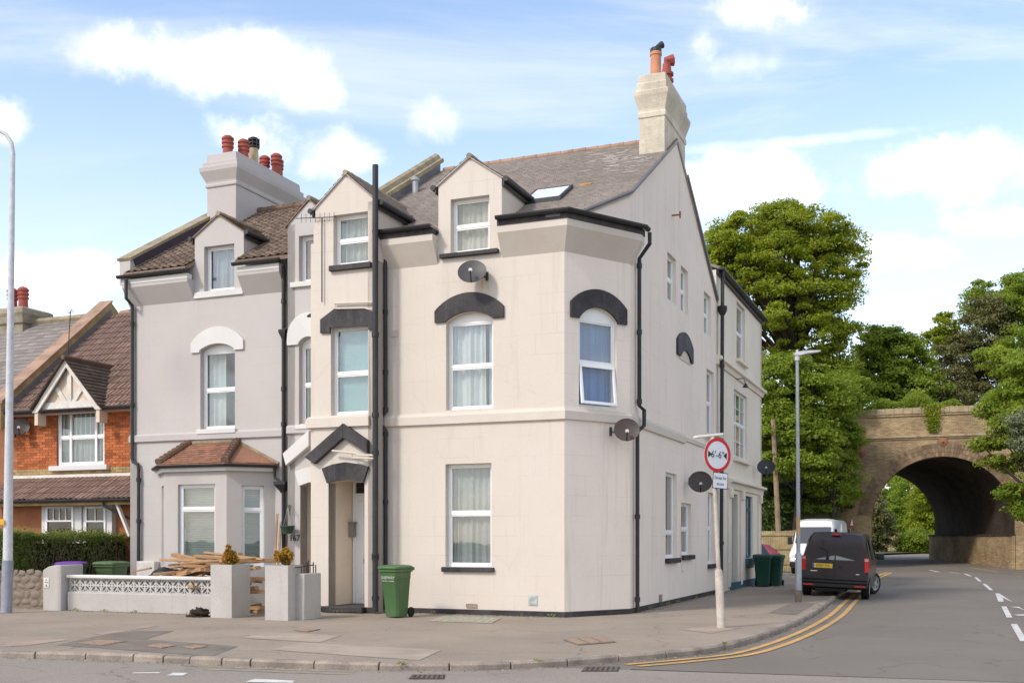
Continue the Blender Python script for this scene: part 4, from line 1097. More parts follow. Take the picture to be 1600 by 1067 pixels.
# ---- pipes
def PP(pl, L, n=.09): return [pl.w(*pl.px(x, y, n), n) for x, y in L]
m = MB(); P_ = PP(PO, [(586.5, 955), (586.5, 258)], .10); sweep_pipe(m, P_, .063, 12, [P_[0].lerp(P_[1], f) for f in (.03, .12, .125, .355, .44, .62)], 1.25)
m.build('soil_stack', M_PIPE, cream)
m = MB(); P_ = [FR.w(*FR.px(593, 366, .35), .35)] + PP(FR, [(594, 385, ), (602, 405), (602.5, 640)], .08) + PP(FR, [(597, 652), (597, 664), (602.5, 672), (602.5, 952)], .08)
sweep_pipe(m, P_, .042, 10, [P_[3].lerp(P_[4], 0), P_[2].lerp(P_[3], .35), P_[2].lerp(P_[3], .75), P_[-2].lerp(P_[-1], .4), P_[-2].lerp(P_[-1], .02)]); m.build('downpipe', M_PIPE, cream)
# corner downpipe with a swan neck and a jog round the course
m = MB(); n_ = .085
P_ = [SD.w(.28, 8.08, .35), SD.w(.30, 7.85, .35), SD.w(*SD.px(999, 404, n_), n_), SD.w(*SD.px(999, 634, n_), n_), SD.w(SD.px(1000, 636, n_)[0] + .10, SD.px(1000, 640, n_)[1], .15), SD.w(SD.px(1000, 636, n_)[0] + .10, SD.px(1000, 664, n_)[1], .15), SD.w(*SD.px(999, 676, n_), n_), SD.w(SD.px(996, 955, n_)[0], .02, n_)]
P_[6].x, P_[6].y = P_[7].x, P_[7].y
sweep_pipe(m, P_, .045, 10, [P_[2].lerp(P_[3], .05), P_[2].lerp(P_[3], .5), P_[2].lerp(P_[3], .97), P_[6].lerp(P_[7], .47), P_[6].lerp(P_[7], .93)]); m.build('downpipe', M_PIPE, cream)
# thin white overflow pipes on the bay
m = MB(); n_ = .06
m.tube(PP(PO, [(523, 474), (583, 472)], n_), .022, 8); m.tube(PP(PO, [(523, 476), (525, 482), (570, 481), (576, 483), (584, 483)], n_), .02, 8)
m.tube(PP(PO, [(519, 704), (556, 708), (560, 711), (584, 711)], .15), .022, 8); m.tube(PP(PO, [(549, 709), (551, 715), (584, 716)], .14), .02, 8)
m.build('waste_pipes', M_TRIM, cream)
# small fittings on the walls
def grille(pl, x0, x1, y0, y1, m_, nm='air_brick', cells=(3, 5)):
    s0, s1 = pl.sx(x0), pl.sx(x1); z1, z0 = pl.px(x0, y0)[1], pl.px(x0, y1)[1]; k = MB(); k.pbox(pl, s0, s1, z0, z1, 0, .012)
    r_, c_ = cells
    for i in range(r_ + 1): zc = z0 + (z1 - z0) * i / r_; k.pbox(pl, s0, s1, zc - .006, zc + .006, .012, .022)
    for i in range(c_ + 1): sc = s0 + (s1 - s0) * i / c_; k.pbox(pl, sc - .005, sc + .005, z0, z1, .012, .020)
    return k.build(nm, m_, cream, smooth=0)
grille(FR, 610.5, 622, 517.5, 526, M_DISHG if False else M_TRIM)
grille(FR, 729, 745.5, 943, 948.5, M_PATCHL, cells=(1, 5))
grille(SD, 1029.5, 1033.5, 929, 940, M_PATCHL, cells=(4, 2))
m = MB(); s0, z1 = FR.px(826, 929); s1 = FR.sx(840); z0 = FR.px(826, 945.5)[1]; m.pbox(FR, s0, s1, z0, z1, 0, .012); m.pbox(FR, s0 + .02, s1 - .02, z0 + .02, z1 - .02, .012, .017); m.build('meter_cover', M_CLASP, cream, bevel=.004)
m = MB(); p = rb_pl.w(.02, 0); k_ = iw.px(552, 826)
m.pbox(iw, .82, .98, 1.62, 1.92, .002, .11); m.pbox(iw, .80, 1.0, 1.92, 1.96, .002, .13); m.build('letter_box', mat('letterbox_grey', (0.24, 0.24, 0.19), .5, .1, 3), cream, bevel=.008)
m = MB(); s_, z_0 = SD.px(1063, 860); m.tube([SD.w(s_, 2.0, .02), SD.w(s_, z_0 - .35, .02), SD.w(s_ + .05, z_0 - .55, .05), SD.w(s_ + .15, z_0 - .5, .04)], .008, 6); m.build('loose_cable', M_PLASTER, cream)
# rust run-off below the front dish bracket: a stain film on the wall
M_STAIN = mat('rust_stain', (0.62, 0.36, 0.13), .9, .2, 6, .2, 30, col2=(0.74, 0.56, 0.38))
m = MB()
for x, y0, y1, w_ in ((753.5, 438, 454, 1.6), (762.5, 432, 457, 1.3)):
    m.prism(FR, FR.pts([(x - w_, y0), (x + w_, y0), (x + w_ * .4, y1), (x - w_ * .4, y1)]), 0, .0025)
m.build('rust_stain', M_STAIN, cream, smooth=0)
# ------------------------------------------------------------------ rear block along the side street
rear = thing('rear_block', 'pale rendered block with teal shopfront behind the corner house', 'house', SD.w(13, 0, -3))
R0, R1 = S_END + .02, SD.sx(1190)
RP = SD.off(.0)
zE0 = SD.px(1121, 427)[1]; zE1 = SD.px(1190, 500)[1]; zE = (zE0 + zE1) / 2
rw_u = SD.rect(1151, 470, 1164, 560); rw_m = SD.rect(1147, 607, 1167.4, 713); rw_d = SD.rect(1143.5, 771, 1152.5, 911); rw_s = SD.rect(1165, 774, 1176, 872)
rw_d = (rw_d[0], rw_d[1], .02, rw_d[3])
mb = MB(); mb.wall(RP, [(R0, 0), (R1, 0), (R1, zE), (R0, zE)], [rect_hole(*w) for w in (rw_u, rw_m, rw_d, rw_s)])
mb.build('street_wall', M_REAR, rear, smooth=0)
fw_ = VPlane(RP.w(R1, 0).to_2d(), -A2)
mb = MB(); mb.wall(fw_, [(0, 0), (6, 0), (6, zE), (0, zE)]); mb.build('end_wall', M_REAR, rear, smooth=0)
mb = MB(); mb.slab([RP.w(R0, zE, .12), RP.w(R1 + .1, zE, .12), RP.w(R1 + .1, zE + 1.9, -4.2), RP.w(R0, zE + 1.9, -4.2)], (0, 0, .08)); mb.slab([RP.w(R0, zE + 1.9, -4.2), RP.w(R1 + .1, zE + 1.9, -4.2), RP.w(R1 + .1, zE, -8), RP.w(R0, zE, -8)], (0, 0, .08)); mb.build('roof', M_SLATE, rear, smooth=0)
window(rear, RP, *rw_u, rec=.09, rail=.5, cover='net', sill=(M_REAR, .12, .1, .12))
window(rear, RP, *rw_m, rec=.08, rail=.52, cover='net', vbars=2, bars=(.25, .75), sill=(M_REAR, .1, .14, .14))
window(rear, RP, *rw_s, rec=.07, rail=.78, cover=None, frame_mat=M_TEAL, sill=(M_TEAL, .06, .2, .12))
mb = MB(); mb.pbox(RP, rw_d[0], rw_d[1], .02, rw_d[3], -.22, -.17); dr_ = mb.build('shop_door', M_TEAL, rear)
mb = MB(); mb.pbox(RP, rw_d[0] + .12, rw_d[1] - .12, 1.1, rw_d[3] - .15, -.168, -.16); mb.build('pane', M_GLASSD, dr_)
zc = SD.px(1128, 566)[1]
mb = MB(); sweep(mb, [RP.w(R0, 0).to_2d(), RP.w(R1, 0).to_2d(), fw_.w(1, 0).to_2d()], [(-.02, zc - .18), (.05, zc - .18), (.08, zc - .06), (.16, zc - .02), (.16, zc + .06), (-.02, zc + .1)]); mb.build('cornice', M_REAR, rear, smooth=.4)
zs_ = SD.px(1137, 752)[1]
mb = MB(); sweep(mb, [RP.w(SD.sx(1136), 0).to_2d(), RP.w(R1, 0).to_2d()], [(-.02, zs_ - .2), (.06, zs_ - .2), (.08, zs_ - .04), (.2, zs_), (.2, zs_ + .07), (-.02, zs_ + .14)]); mb.build('shop_cornice', M_REAR, rear, smooth=.4)
for x in (1137, 1156, 1184):
    mb = MB(); s_ = SD.sx(x); mb.pbox(RP, s_, s_ + .3, .1, zs_ - .2, 0, .05); mb.prism(RP, [(s_ + .02, zs_ - .5), (s_ + .28, zs_ - .5), (s_ + .28, zs_ - .2), (s_ + .02, zs_ - .2)], .05, .14); mb.build('pilaster', M_REAR, rear, bevel=.02)
mb = MB(); mb.pbox(RP, rw_d[0] - .3, R1 - .01, 0, .22, 0, .035); mb.pbox(RP, rw_s[0] - .05, rw_s[1] + .05, .6, rw_s[2] - .2, 0, .04); mb.build('shop_plinth', M_TEAL, rear)
mb = MB(); g_ = [(.04, zE - .12), (.07, zE - .12), (.07, zE + .06), (.04, zE + .06)]; sweep(mb, [RP.w(R0, 0).to_2d(), RP.w(R1 + .1, 0).to_2d()], g_); mb.build('fascia', M_BLACK, rear)
mb = MB(); sweep(mb, [RP.w(R0, 0).to_2d(), RP.w(R1 + .15, 0).to_2d()], gutter_prof(.15, zE + .06, .07)); mb.build('gutter', M_PIPE, rear)
mb = MB(); s_ = SD.sx(1121.5); P_ = [RP.w(s_, zE + .05, .14), RP.w(s_, .05, .10)]; sweep_pipe(mb, P_, .055, 10, [P_[0].lerp(P_[1], f) for f in (.3, .6, .85)]); h_ = P_[0].lerp(P_[1], .125)
mb.lathe([(.07, -.16), (.14, -.02), (.14, .10), (.07, .12)], 10, Matrix.Translation(h_)); mb.build('downpipe', M_PIPE, rear)
mb = MB(); mb.pbox(RP, R0 - .45, R0 + .02, 8.3, zE + .25, -.9, -.31); mb.build('parapet_end', M_BRICKY, rear, smooth=0)
mb = MB(); s_, z_0 = SD.px(1150, 592); mb.tube([RP.w(s_, z_0, 0), RP.w(s_, z_0, .25), RP.w(s_, z_0 - .2, .3)], .015, 6); mb.lathe([(.05, -.2), (.1, -.28), (.02, -.15)], 8, Matrix.Translation(RP.w(s_, z_0, .3))); mb.build('wall_lamp', M_DKMET, rear)

# ------------------------------------------------------------------ grey house
grey = thing('grey_house', 'pale grey rendered terraced house with tiled bay window', 'house', W(-9, 5, 0))
GB, GBB = 1.1, .6                                  # depth of its main face and of its entrance bay
GP, GQ = across(GB), across(GBB)
def groof(b): return 8.22 + .6 * (b - .8)
GRB = 5.0; GRZ = groof(GRB)
ga_l, ga_m = GP.sx(203.5), GP.sx(446)
A_R = A_L - .02
gw = list(GP.rect(313, 548, 367, 671)); grise = GP.px(344, 536.5)[1] - gw[3]
gd = GP.rect(319, 386, 366, 456)
gds0, gds1 = GP.sx(304.3), GP.sx(380.8); gde, gda = GP.px(304.3, 371)[1], GP.px(345, 336)[1]
gm_ = (gds0 + gds1) / 2
zw = groof(GB) - .05
mb = MB(); mb.wall(GP, [(ga_l, 0), (ga_m, 0), (ga_m, zw), (gds1, zw), (gds1, gde), (gm_, gda), (gds0, gde), (gds0, zw), (ga_l, zw)], [arch_hole(*gw, grise), rect_hole(*gd)])
mb.build('front_wall', M_GREY, grey, smooth=0)
# entrance bay
qs0 = ga_m + .0; qs0 = GQ.sx(449.5)
qw = list(GQ.rect(467, 538, 497, 664)); qrise = .16
qd = GQ.rect(467, 369, 505, 441)
qdo = GQ.rect(469, 759, 506, 950); qdo = (qdo[0], qdo[1], 0.0, qdo[3])
qe, qa = GQ.px(450, 352)[1], GQ.px(493, 311)[1]
qm = (qs0 + A_R) / 2
mb = MB(); mb.wall(GQ, [(qs0, 0), (qdo[0], 0)] + arc(qdo[0], qdo[1], qdo[3], .1) + [(qdo[1], 0), (A_R, 0), (A_R, qe), (qm, qa), (qs0, qe)], [arch_hole(*qw, qrise), rect_hole(*qd)])
mb.build('entrance_bay', M_GREY, grey, smooth=0)
lft = VPlane(GQ.w(qs0, 0).to_2d() + B2 * .6, -B2)
mb = MB(); mb.pbox(lft, .09, .6, 0, qe, -.2, 0); mb.build('bay_return', M_GREY, grey, smooth=0)
mb = MB(); iq = VPlane(GQ.w(qdo[0], 0, -.02).to_2d(), B2); mb.pbox(iq, 0, 1.0, 0, 2.9, -.1, 0); mb.pbox(GQ, qdo[0], A_R, 0, 2.9, -1.15, -1.0); mb.build('porch_lining', M_PORCH, grey, smooth=0)
mb = MB(); q_ = GQ.off(-1.0); mb.pbox(q_, qdo[0] + .12, qdo[1] - .05, .1, 2.1, 0, .05); mb.build('front_door', M_UPVC, grey, bevel=.01)
mb = MB(); mb.slab([W(ga_l, GB, 0), W(ga_l, 10, 0), W(ga_l, 10, 8), W(ga_l, GRB, GRZ), W(ga_l, GB, zw)], W(.2, 0, 0) - W(0, 0, 0)); mb.build('party_wall', M_GREY, grey, smooth=0)
mb = MB(); mb.wall(across(10), [(ga_l, 0), (A_R, 0), (A_R, 8), (ga_l, 8)]); mb.build('back_wall', M_GREY, grey, smooth=0)
window(grey, GP, *gw, rail=.50, arch=grise, cover='net', sill=(M_WPAINT, .06, .12, .08), seed=12, gapc=(.55, .99))
window(grey, GP, *gd, rail=None, cover='net', sill=(M_WPAINT, .28, .16, .05), seed=13)
window(grey, GQ, *qw, rail=.5, arch=qrise, cover='net', sill=(M_WPAINT, .06, .1, .08), seed=14, gapc=(.1, .99))
window(grey, GQ, *qd, rail=None, cover='net', sill=(M_WPAINT, .2, .12, .07), seed=15)
mb = MB(); arch_band(mb, GP, GP.sx(299.6), GP.sx(381.5), GP.px(299.6, 552)[1], GP.px(299.6, 537)[1], GP.px(346, 510)[1], gw[0], gw[1], gw[3], grise, 0, .05); mb.build('window_hood', M_WPAINT, grey, smooth=.5)
mb = MB(); z0 = GQ.px(450, 540)[1]; sl = GQ.sx(450); arch_band(mb, GQ, sl, qw[1] + (qw[0] - sl), z0, z0 + .15, z0 + .72, qw[0], qw[1], qw[3], qrise, 0, .05); mb.build('window_hood', M_WPAINT, grey, smooth=.5)
mb = MB(); P_ = GQ.pts([(446.5, 709), (487, 672.5), (487, 697), (451, 727.5)]); mb.prism(GQ, P_, 0, .13)
P2 = GQ.pts([(462.5, 737), (480, 731), (506, 729), (506, 752), (484, 754), (469, 759.5)]); mb.prism(GQ, P2, 0, .07); mb.build('door_hood', M_WPAINT, grey, smooth=0, bevel=.01)
gz0, gz1 = GP.px(213, 692)[1], GP.px(213, 680)[1]
mb = MB(); sweep(mb, [GP.w(ga_l, 0).to_2d(), GP.w(ga_m, 0).to_2d()], [(-.05, gz0), (.06, gz0 + .02), (.06, gz1 - .03), (.02, gz1), (-.05, gz1 + .05)])
sweep(mb, [GQ.w(qs0, 0).to_2d(), GQ.w(A_R, 0).to_2d()], [(-.05, gz0), (.06, gz0 + .02), (.06, gz1 - .03), (.02, gz1), (-.05, gz1 + .05)]); mb.build('string_course', M_GTRIM, grey, smooth=.4)
cz0 = GP.px(213.7, 479)[1]
gco = [(-.05, cz0), (0, cz0), (.27, cz0 + .42), (.27, cz0 + .50), (-.05, cz0 + .50)]
gwf = [(.1, cz0 + .503), (.28, cz0 + .503), (.28, cz0 + .62), (.1, cz0 + .62)]
for x0, x1 in ((ga_l - .02, gds0 - .01), (gds1 + .01, ga_m)):
    pth = [GP.w(x0, 0).to_2d(), GP.w(x1, 0).to_2d()]
    mb = MB(); sweep(mb, pth, gco); mb.build('eaves_corbel', M_GTRIM, grey, smooth=.3)
    mb = MB(); sweep(mb, pth, gwf); mb.build('fascia', M_WPAINT, grey)
    mb = MB(); sweep(mb, [pth[0] - A2 * .08, pth[1] + A2 * .08], gutter_prof(.35, cz0 + .70)); mb.build('gutter', M_PIPE, grey)
# roof with interlocking pantiles
gpl = [(ga_l + .1, GB - .36), (A_R, GB - .36), (A_R, GRB), (ga_l + .1, GRB)]
def grf(a, b, dz=0): return W(a, b, groof(b) + dz)
cols_g = roof_columns(ga_l + .1, A_R, GB - .36, GRB, [(gds0, gds1, GB + (gde - groof(GB)) / .6 - .05), (qs0, A_R - .05, GB + (qe - groof(GB)) / .6 - .05)])
mb = MB()
for pg in cols_g: mb.slab([grf(a, b, -.1) for a, b in pg], (0, 0, .09))
mb.slab([W(ga_l, GRB, GRZ - .1), W(A_R, GRB, GRZ - .1), W(A_R, 10.2, 7.8), W(ga_l, 10.2, 7.8)], (0, 0, .09))
groofo = mb.build('roof', M_TILEB, grey, smooth=0)
PANT = [(0, 0), (.35, -.005), (.55, .008), (.78, .026), (1, .006)]
mb = MB()
for pg in cols_g: tile_field(mb, grf(0, 0), U, V, [(a, b * cs) for a, b in pg], .22, .20, .024, PANT, 0, 21, .012)
stuff(mb.build('roof_tiles', M_TILEB, groofo, smooth=0, recalc=False))
for i in range(18):
    a0 = ga_l + .9 + i * .36
    if a0 + .36 > A_R: break
    k = MB(); k.tube([W(a0, GRB, GRZ + .02), W(a0 + .355, GRB, GRZ + .035)], [.12, .125], 8); k.build('ridge_tile', M_HIPT, groofo)
# left verge parapet, capped, with dark flashing
mb = MB(); mb.slab([W(ga_l - .12, GB - .25, groof(GB - .25) - .35), W(ga_l + .22, GB - .25, groof(GB - .25) - .35), W(ga_l + .22, GRB, GRZ - .35), W(ga_l - .12, GRB, GRZ - .35)], (0, 0, .62)); mb.build('verge_parapet', M_GREY, groofo, smooth=0)
mb = MB(); mb.bar(W(ga_l + .05, GB - .28, groof(GB - .28) + .31), W(ga_l + .05, GRB, GRZ + .31), .44, .07); mb.build('coping', M_LICHEN, groofo)
mb = MB(); mb.bar(W(ga_l + .24, GB - .1, groof(GB - .1) + .12), W(ga_l + .24, GRB, GRZ + .12), .03, .26); mb.build('flashing', mat('dark_flashing', (0.055, 0.045, 0.06), .7), groofo)
dormer(grey, GB, gds0, gds1, gde, gda, groof, M_GREY, M_TILEB, M_DKMET)
dormer(grey, GBB, qs0, A_R - .05, qe, qa, groof, M_GREY, M_TILEB, M_DKMET, gut=False)
gch = stack(grey, -11.80, -10.84, 3.93, 7.05, [(8.6, 0), (11.22, 0), (11.23, .035), (11.30, .04), (11.32, .02), (11.38, .03), (11.64, .15), (11.76, .16), (11.78, .09), (11.90, .09), (11.92, .02), (12.14, .0)], M_GTRIM)
RIB = [(.15, 0), (.135, .30), (.165, .31), (.165, .36), (.14, .37), (.14, .41), (.17, .42), (.17, .47), (.145, .48), (.145, .52), (.17, .53), (.17, .58), (.10, .64), (.03, .66)]
for a, b, sc in ((-11.42, 4.35, 1), (-11.18, 4.75, 1), (-11.35, 6.0, .95), (-11.12, 6.35, .95), (-10.98, 6.05, 1)):
    k = MB(); k.lathe([(r * sc, z * sc) for r, z in RIB], 14, Matrix.Translation(W(a, b, 12.12))); k.build('chimney_pot', M_REDPOT, gch)
p = W(-11.20, 5.25, 12.12)
k = MB(); k.lathe([(.15, 0), (.13, .5), (.14, .55), (.12, .56)], 14, Matrix.Translation(p)); bp = k.build('chimney_pot', M_BUFF, gch)
k = MB()
for zz_ in (.58, .68, .78): k.lathe([(.165, zz_), (.165, zz_ + .03), (.15, zz_ + .035)], 14, Matrix.Translation(p))
for j in range(8):
    a_ = j * math.pi / 4; q = p + Vector((.16 * math.cos(a_), .16 * math.sin(a_), .56)); k.bar(q, q + Vector((0, 0, .28)), .02, .02)
k.lathe([(.16, .82), (.10, .87), (.02, .89)], 14, Matrix.Translation(p)); k.build('cage_cowl', M_DKMET, bp)
# ---- ground floor bay window with hipped tile roof
BPJ = .8
KP = across(GB - BPJ)
k0, k1 = KP.sx(257.6), KP.sx(354)
bz = KP.px(354, 735)[1]
kw = KP.rect(278, 757, 336, 885); kw = (kw[0], kw[1], max(.45, kw[2]), kw[3])
mb = MB(); mb.wall(KP, [(k0, 0), (k1, 0), (k1, bz), (k0, bz)], [rect_hole(*kw)], depth=.15); mb.build('bay_front', M_GREY, grey, smooth=0)
KR = VPlane(KP.w(k1, 0).to_2d(), (A2 + B2).normalized()); KLn = BPJ * math.sqrt(2)
kr = KR.rect(377.5, 758, 413, 885); kr = (kr[0], kr[1], kw[2], kr[3])
mb = MB(); mb.wall(KR, [(0, 0), (KLn, 0), (KLn, bz), (0, bz)], [rect_hole(*kr)], depth=.15); mb.build('bay_side', M_GREY, grey, smooth=0)
KL = VPlane(KP.w(k0, 0).to_2d() + (B2 - A2).normalized() * KLn, (A2 - B2).normalized())
mb = MB(); mb.wall(KL, [(0, 0), (KLn, 0), (KLn, bz), (0, bz)], [rect_hole(.28, .85, kw[2], kw[3])], depth=.15); mb.build('bay_side', M_GREY, grey, smooth=0)
window(grey, KP, *kw, rec=.08, rail=.70, cover='blind'); window(grey, KR, *kr, rec=.08, rail=.70, cover='blind'); window(grey, KL, .28, .85, kw[2], kw[3], rec=.08, rail=.70, cover='blind')
E = [KL.w(0, 0).to_2d(), KP.w(k0, 0).to_2d(), KP.w(k1, 0).to_2d(), KR.w(KLn, 0).to_2d()]
mb = MB(); sweep(mb, E, [(-.1, bz), (.10, bz), (.10, bz + .1), (-.1, bz + .1)]); mb.build('bay_fascia', M_WPAINT, grey)
mb = MB(); sweep(mb, E, gutter_prof(.165, bz + .14, .055)); mb.build('bay_gutter', M_PIPE, grey)
def outl(E, o):
    L = []
    for i, p in enumerate(E):
        ds_ = []
        if i > 0: ds_.append((E[i] - E[i - 1]).normalized())
        if i < 3: ds_.append((E[i + 1] - E[i]).normalized())
        ns = [Vector((d.y, -d.x)) for d in ds_]; m_ = ns[0] if len(ns) == 1 else (ns[0] + ns[1]) / (1 + ns[0].dot(ns[1]))
        L.append(p + m_ * o)
    return L
Eo = [Vector((p.x, p.y, bz + .17)) for p in outl(E, .17)]
tz = GP.px(335, 692)[1]
T0, T1 = GP.w(GP.sx(299), tz, .03), GP.w(GP.sx(372), tz, .03)
wl, wr = Vector((*GP.w(GP.sx(238), 0).to_2d(), bz + .17)), Vector((*GP.w(GP.sx(436), 0).to_2d(), bz + .17))
Eo[0], Eo[3] = Eo[0], Eo[3]
mb = MB()
faces = [(Eo[1], Eo[2], T1, T0), (Eo[2], Eo[3], wr, T1), (wl, Eo[0], Eo[1], T0)]
for q in faces: mb.slab(q, (0, 0, -.05))
bayroof = mb.build('bay_roof', M_TILER, grey, smooth=0)
tl = MB()
for qi, q in enumerate(faces):
    lo = q[0] if qi != 2 else q[0]; org = q[0]; u = (q[1] - q[0]).normalized() if qi < 2 else (q[2] - q[1]).normalized()
    if qi == 2: org = q[1]
    nn = (q[1] - q[0]).cross(q[2] - q[0]).normalized(); nn = nn if nn.z > 0 else -nn
    v = nn.cross(u).normalized()
    reg = [((p - org).dot(u), (p - org).dot(v)) for p in q]
    tile_field(tl, org, u, v, reg, .17, .115, .018, seed=31 + qi, jit=.008)
stuff(tl.build('bay_tiles', M_TILER, bayroof, smooth=0, recalc=False))
for (p, q, k) in ((Eo[1], T0, 8), (Eo[2], T1, 8)):
    for i in range(k):
        a = p.lerp(q, i / k); b = p.lerp(q, (i + 1.15) / k); up = Vector((0, 0, .055))
        mb = MB(); mb.tube([a + up, b + up * .75], [.10, .075], 8); mb.build('hip_tile', M_HIPT, bayroof)
mb = MB(); mb.bar(T0 + Vector((0, 0, .03)), T1 + Vector((0, 0, .03)), .08, .06); mb.bar(T1 + Vector((0, 0, .02)), wr + Vector((0, 0, .03)), .07, .06); mb.build('mortar_fillet', M_LICHEN, bayroof)
# ---- pipes
mb = MB(); n_ = .08
P_ = [GP.w(*GP.px(197, 437, .35), .35), GP.w(*GP.px(197, 466, .35), .35)] + PP(GP, [(206.5, 477), (206.5, 716)], n_) + PP(GP, [(208, 721), (215.5, 725), (216.5, 733), (216.5, 935)], n_)
sweep_pipe(mb, P_, .043, 10, [P_[2].lerp(P_[3], f) for f in (.12, .65)] + [P_[-2].lerp(P_[-1], f) for f in (.08, .4)]); mb.build('downpipe', M_PIPE, grey)
mb = MB(); P_ = PP(GP, [(443, 416), (443, 690)], .12) + PP(GP, [(443, 700), (443, 935)], .12)
sweep_pipe(mb, P_, .045, 10, [P_[0].lerp(P_[1], f) for f in (.2, .7, .9)] + [P_[2].lerp(P_[3], .5)])
h1 = GP.w(*GP.px(443.5, 520, .12), .12); h2 = GP.w(*GP.px(442, 757, .12), .12)
mb.lathe([(.05, -.18), (.07, -.1), (.13, 0), (.13, .07), (.06, .08)], 4, Matrix.Translation(h1) @ Matrix.Rotation(R(23), 4, 'Z')); mb.lathe([(.05, -.2), (.07, -.16), (.2, -.02), (.22, .0), (.22, .07), (.06, .08)], 4, Matrix.Translation(h2) @ Matrix.Rotation(R(23), 4, 'Z'))
mb.tube([h1 + Vector((0, 0, .05)), GQ.w(*GQ.px(488, 491, .08), .08)], .04, 8); mb.tube([KR.w(KLn - .05, bz + .1, .15), KR.w(KLn - .03, bz - .15, .12), h2 + Vector((0, 0, .03))], .035, 8)
mb.build('downpipe', M_PIPE, grey)
# number beside the door
cN = GQ.w(*GQ.px(460.5, 840.5), .012)
text_part('167', .20, M_BLACK, face_frame(cN, (*A2, 0), (0, 0, 1)), grey, 'house_number', .006)
mb = MB(); s_, z_0 = GP.px(240, 880); mb.pbox(GP, s_ - .35, s_ + .2, .35, 1.02, .002, .22); mb.build('meter_box', M_PLASTER, grey, bevel=.015)

# ------------------------------------------------------------------ red brick house
red = thing('brick_house', 'red brick house with half-timbered gable and brown tiled roof', 'house', W(-14.7, 5, 0))
NB = 2.5
NP = across(NB)
na0, na1 = -17.4, ga_l - .13
def nroof(b): return 5.15 + .85 * (b - 2.2)
NRB = 6.2; NRZ = nroof(NRB)
nw = NP.rect(88.5, 640, 163, 728)
mb = MB(); mb.wall(NP, [(na0, 0), (na1, 0), (na1, 5.2), (na0, 5.2)], [rect_hole(*nw)], n=-.015); mb.build('front_wall', M_MORTAR, red, smooth=0)
# every course laid brick by brick
mb = MB(); mb2 = MB(); z = 2.55; r = 0; rr = random.Random(9)
zb0, zb1 = NP.px(50, 746)[1], NP.px(50, 733)[1]
while z < 5.15:
    x = na0 + (r % 2) * .112
    while x < na1:
        a, b = x, min(x + .215, na1)
        if not (b > nw[0] and a < nw[1] and z + .065 > nw[2] and z < nw[3]):
            (mb2 if zb0 < z + .03 < zb1 else mb).pbox(NP, a, b, z, z + .065, -.014, rr.uniform(-.002, .004))
        else:
            for c, d in ((a, min(b, nw[0])), (max(a, nw[1]), b)):
                if d - c > .02: mb.pbox(NP, c, d, z, z + .065, -.014, .002)
        x += .225
    z += .075; r += 1
stuff(mb.build('brickwork', M_BRICKR, red, smooth=0, recalc=False)); stuff(mb2.build('buff_brick_band', M_BRICKY, red, smooth=0, recalc=False))
w = window(red, NP, *nw, rec=.06, rail=.50, cover='net', vbars=0, sill=(M_WPAINT, .18, .14, .12), seed=21, fw=.07)
mb = MB(); s1_, s2_ = nw[0] + (nw[1] - nw[0]) * .27, nw[0] + (nw[1] - nw[0]) * .80
for s_ in (s1_, s2_): mb = MB(); mb.pbox(NP, s_ - .035, s_ + .035, nw[2] + .06, nw[3] - .06, -.12, -.05); mb.build('mullion', M_UPVC, w)
mb = MB()
for f in (.10, .19, .37, .46, .56, .66, .88): s_ = nw[0] + (nw[1] - nw[0]) * f; mb.pbox(NP, s_ - .008, s_ + .008, nw[2] + (nw[3] - nw[2]) * .55, nw[3] - .08, -.11, -.095)
mb.build('glazing_bars', M_UPVC, w)
# roof
npl = [(na0 + .2, NB - .38), (na1, NB - .38), (na1, NRB), (na0 + .2, NRB)]
def nrf(a, b, dz=0): return W(a, b, nroof(b) + dz)
mb = MB(); mb.slab([nrf(a, b, -.1) for a, b in npl], (0, 0, .09)); mb.slab([W(na0, NRB, NRZ - .1), W(na1, NRB, NRZ - .1), W(na1, 10.4, 5), W(na0, 10.4, 5)], (0, 0, .09)); nro = mb.build('roof', M_TILEA, red, smooth=0)
DR = [(0, 0), (.14, .0), (.2, .03), (.42, .03), (.5, 0), (.64, 0), (.7, .03), (.92, .03), (1, 0)]
VN = W(0, 1, .85) - W(0, 0, 0); csn = math.hypot(1, .85)
mb = MB(); tile_field(mb, nrf(0, 0), U, VN, [(a, b * csn) for a, b in npl], .32, .33, .035, DR, 0, 41, .006); stuff(mb.build('roof_tiles', M_TILEA, nro, smooth=0, recalc=False))
for i in range(13):
    a0 = na0 + .6 + i * .4
    if a0 + .4 > na1: break
    k = MB(); k.tube([W(a0, NRB, NRZ + .02), W(a0 + .395, NRB, NRZ + .035)], [.12, .125], 8); k.build('ridge_tile', M_RIDGE, nro)
mb = MB(); sweep(mb, [NP.w(na0 + .2, 0).to_2d(), NP.w(na1, 0).to_2d()], gutter_prof(.44, nroof(NB - .38) + .0, .06)); mb.build('gutter', M_PIPE, red)
mb = MB(); sweep(mb, [NP.w(na0 + .2, 0).to_2d(), NP.w(na1, 0).to_2d()], [(0, 5.0), (.35, 5.0), (.35, 5.06), (0, 5.06)]); mb.build('soffit', M_WPAINT, red)
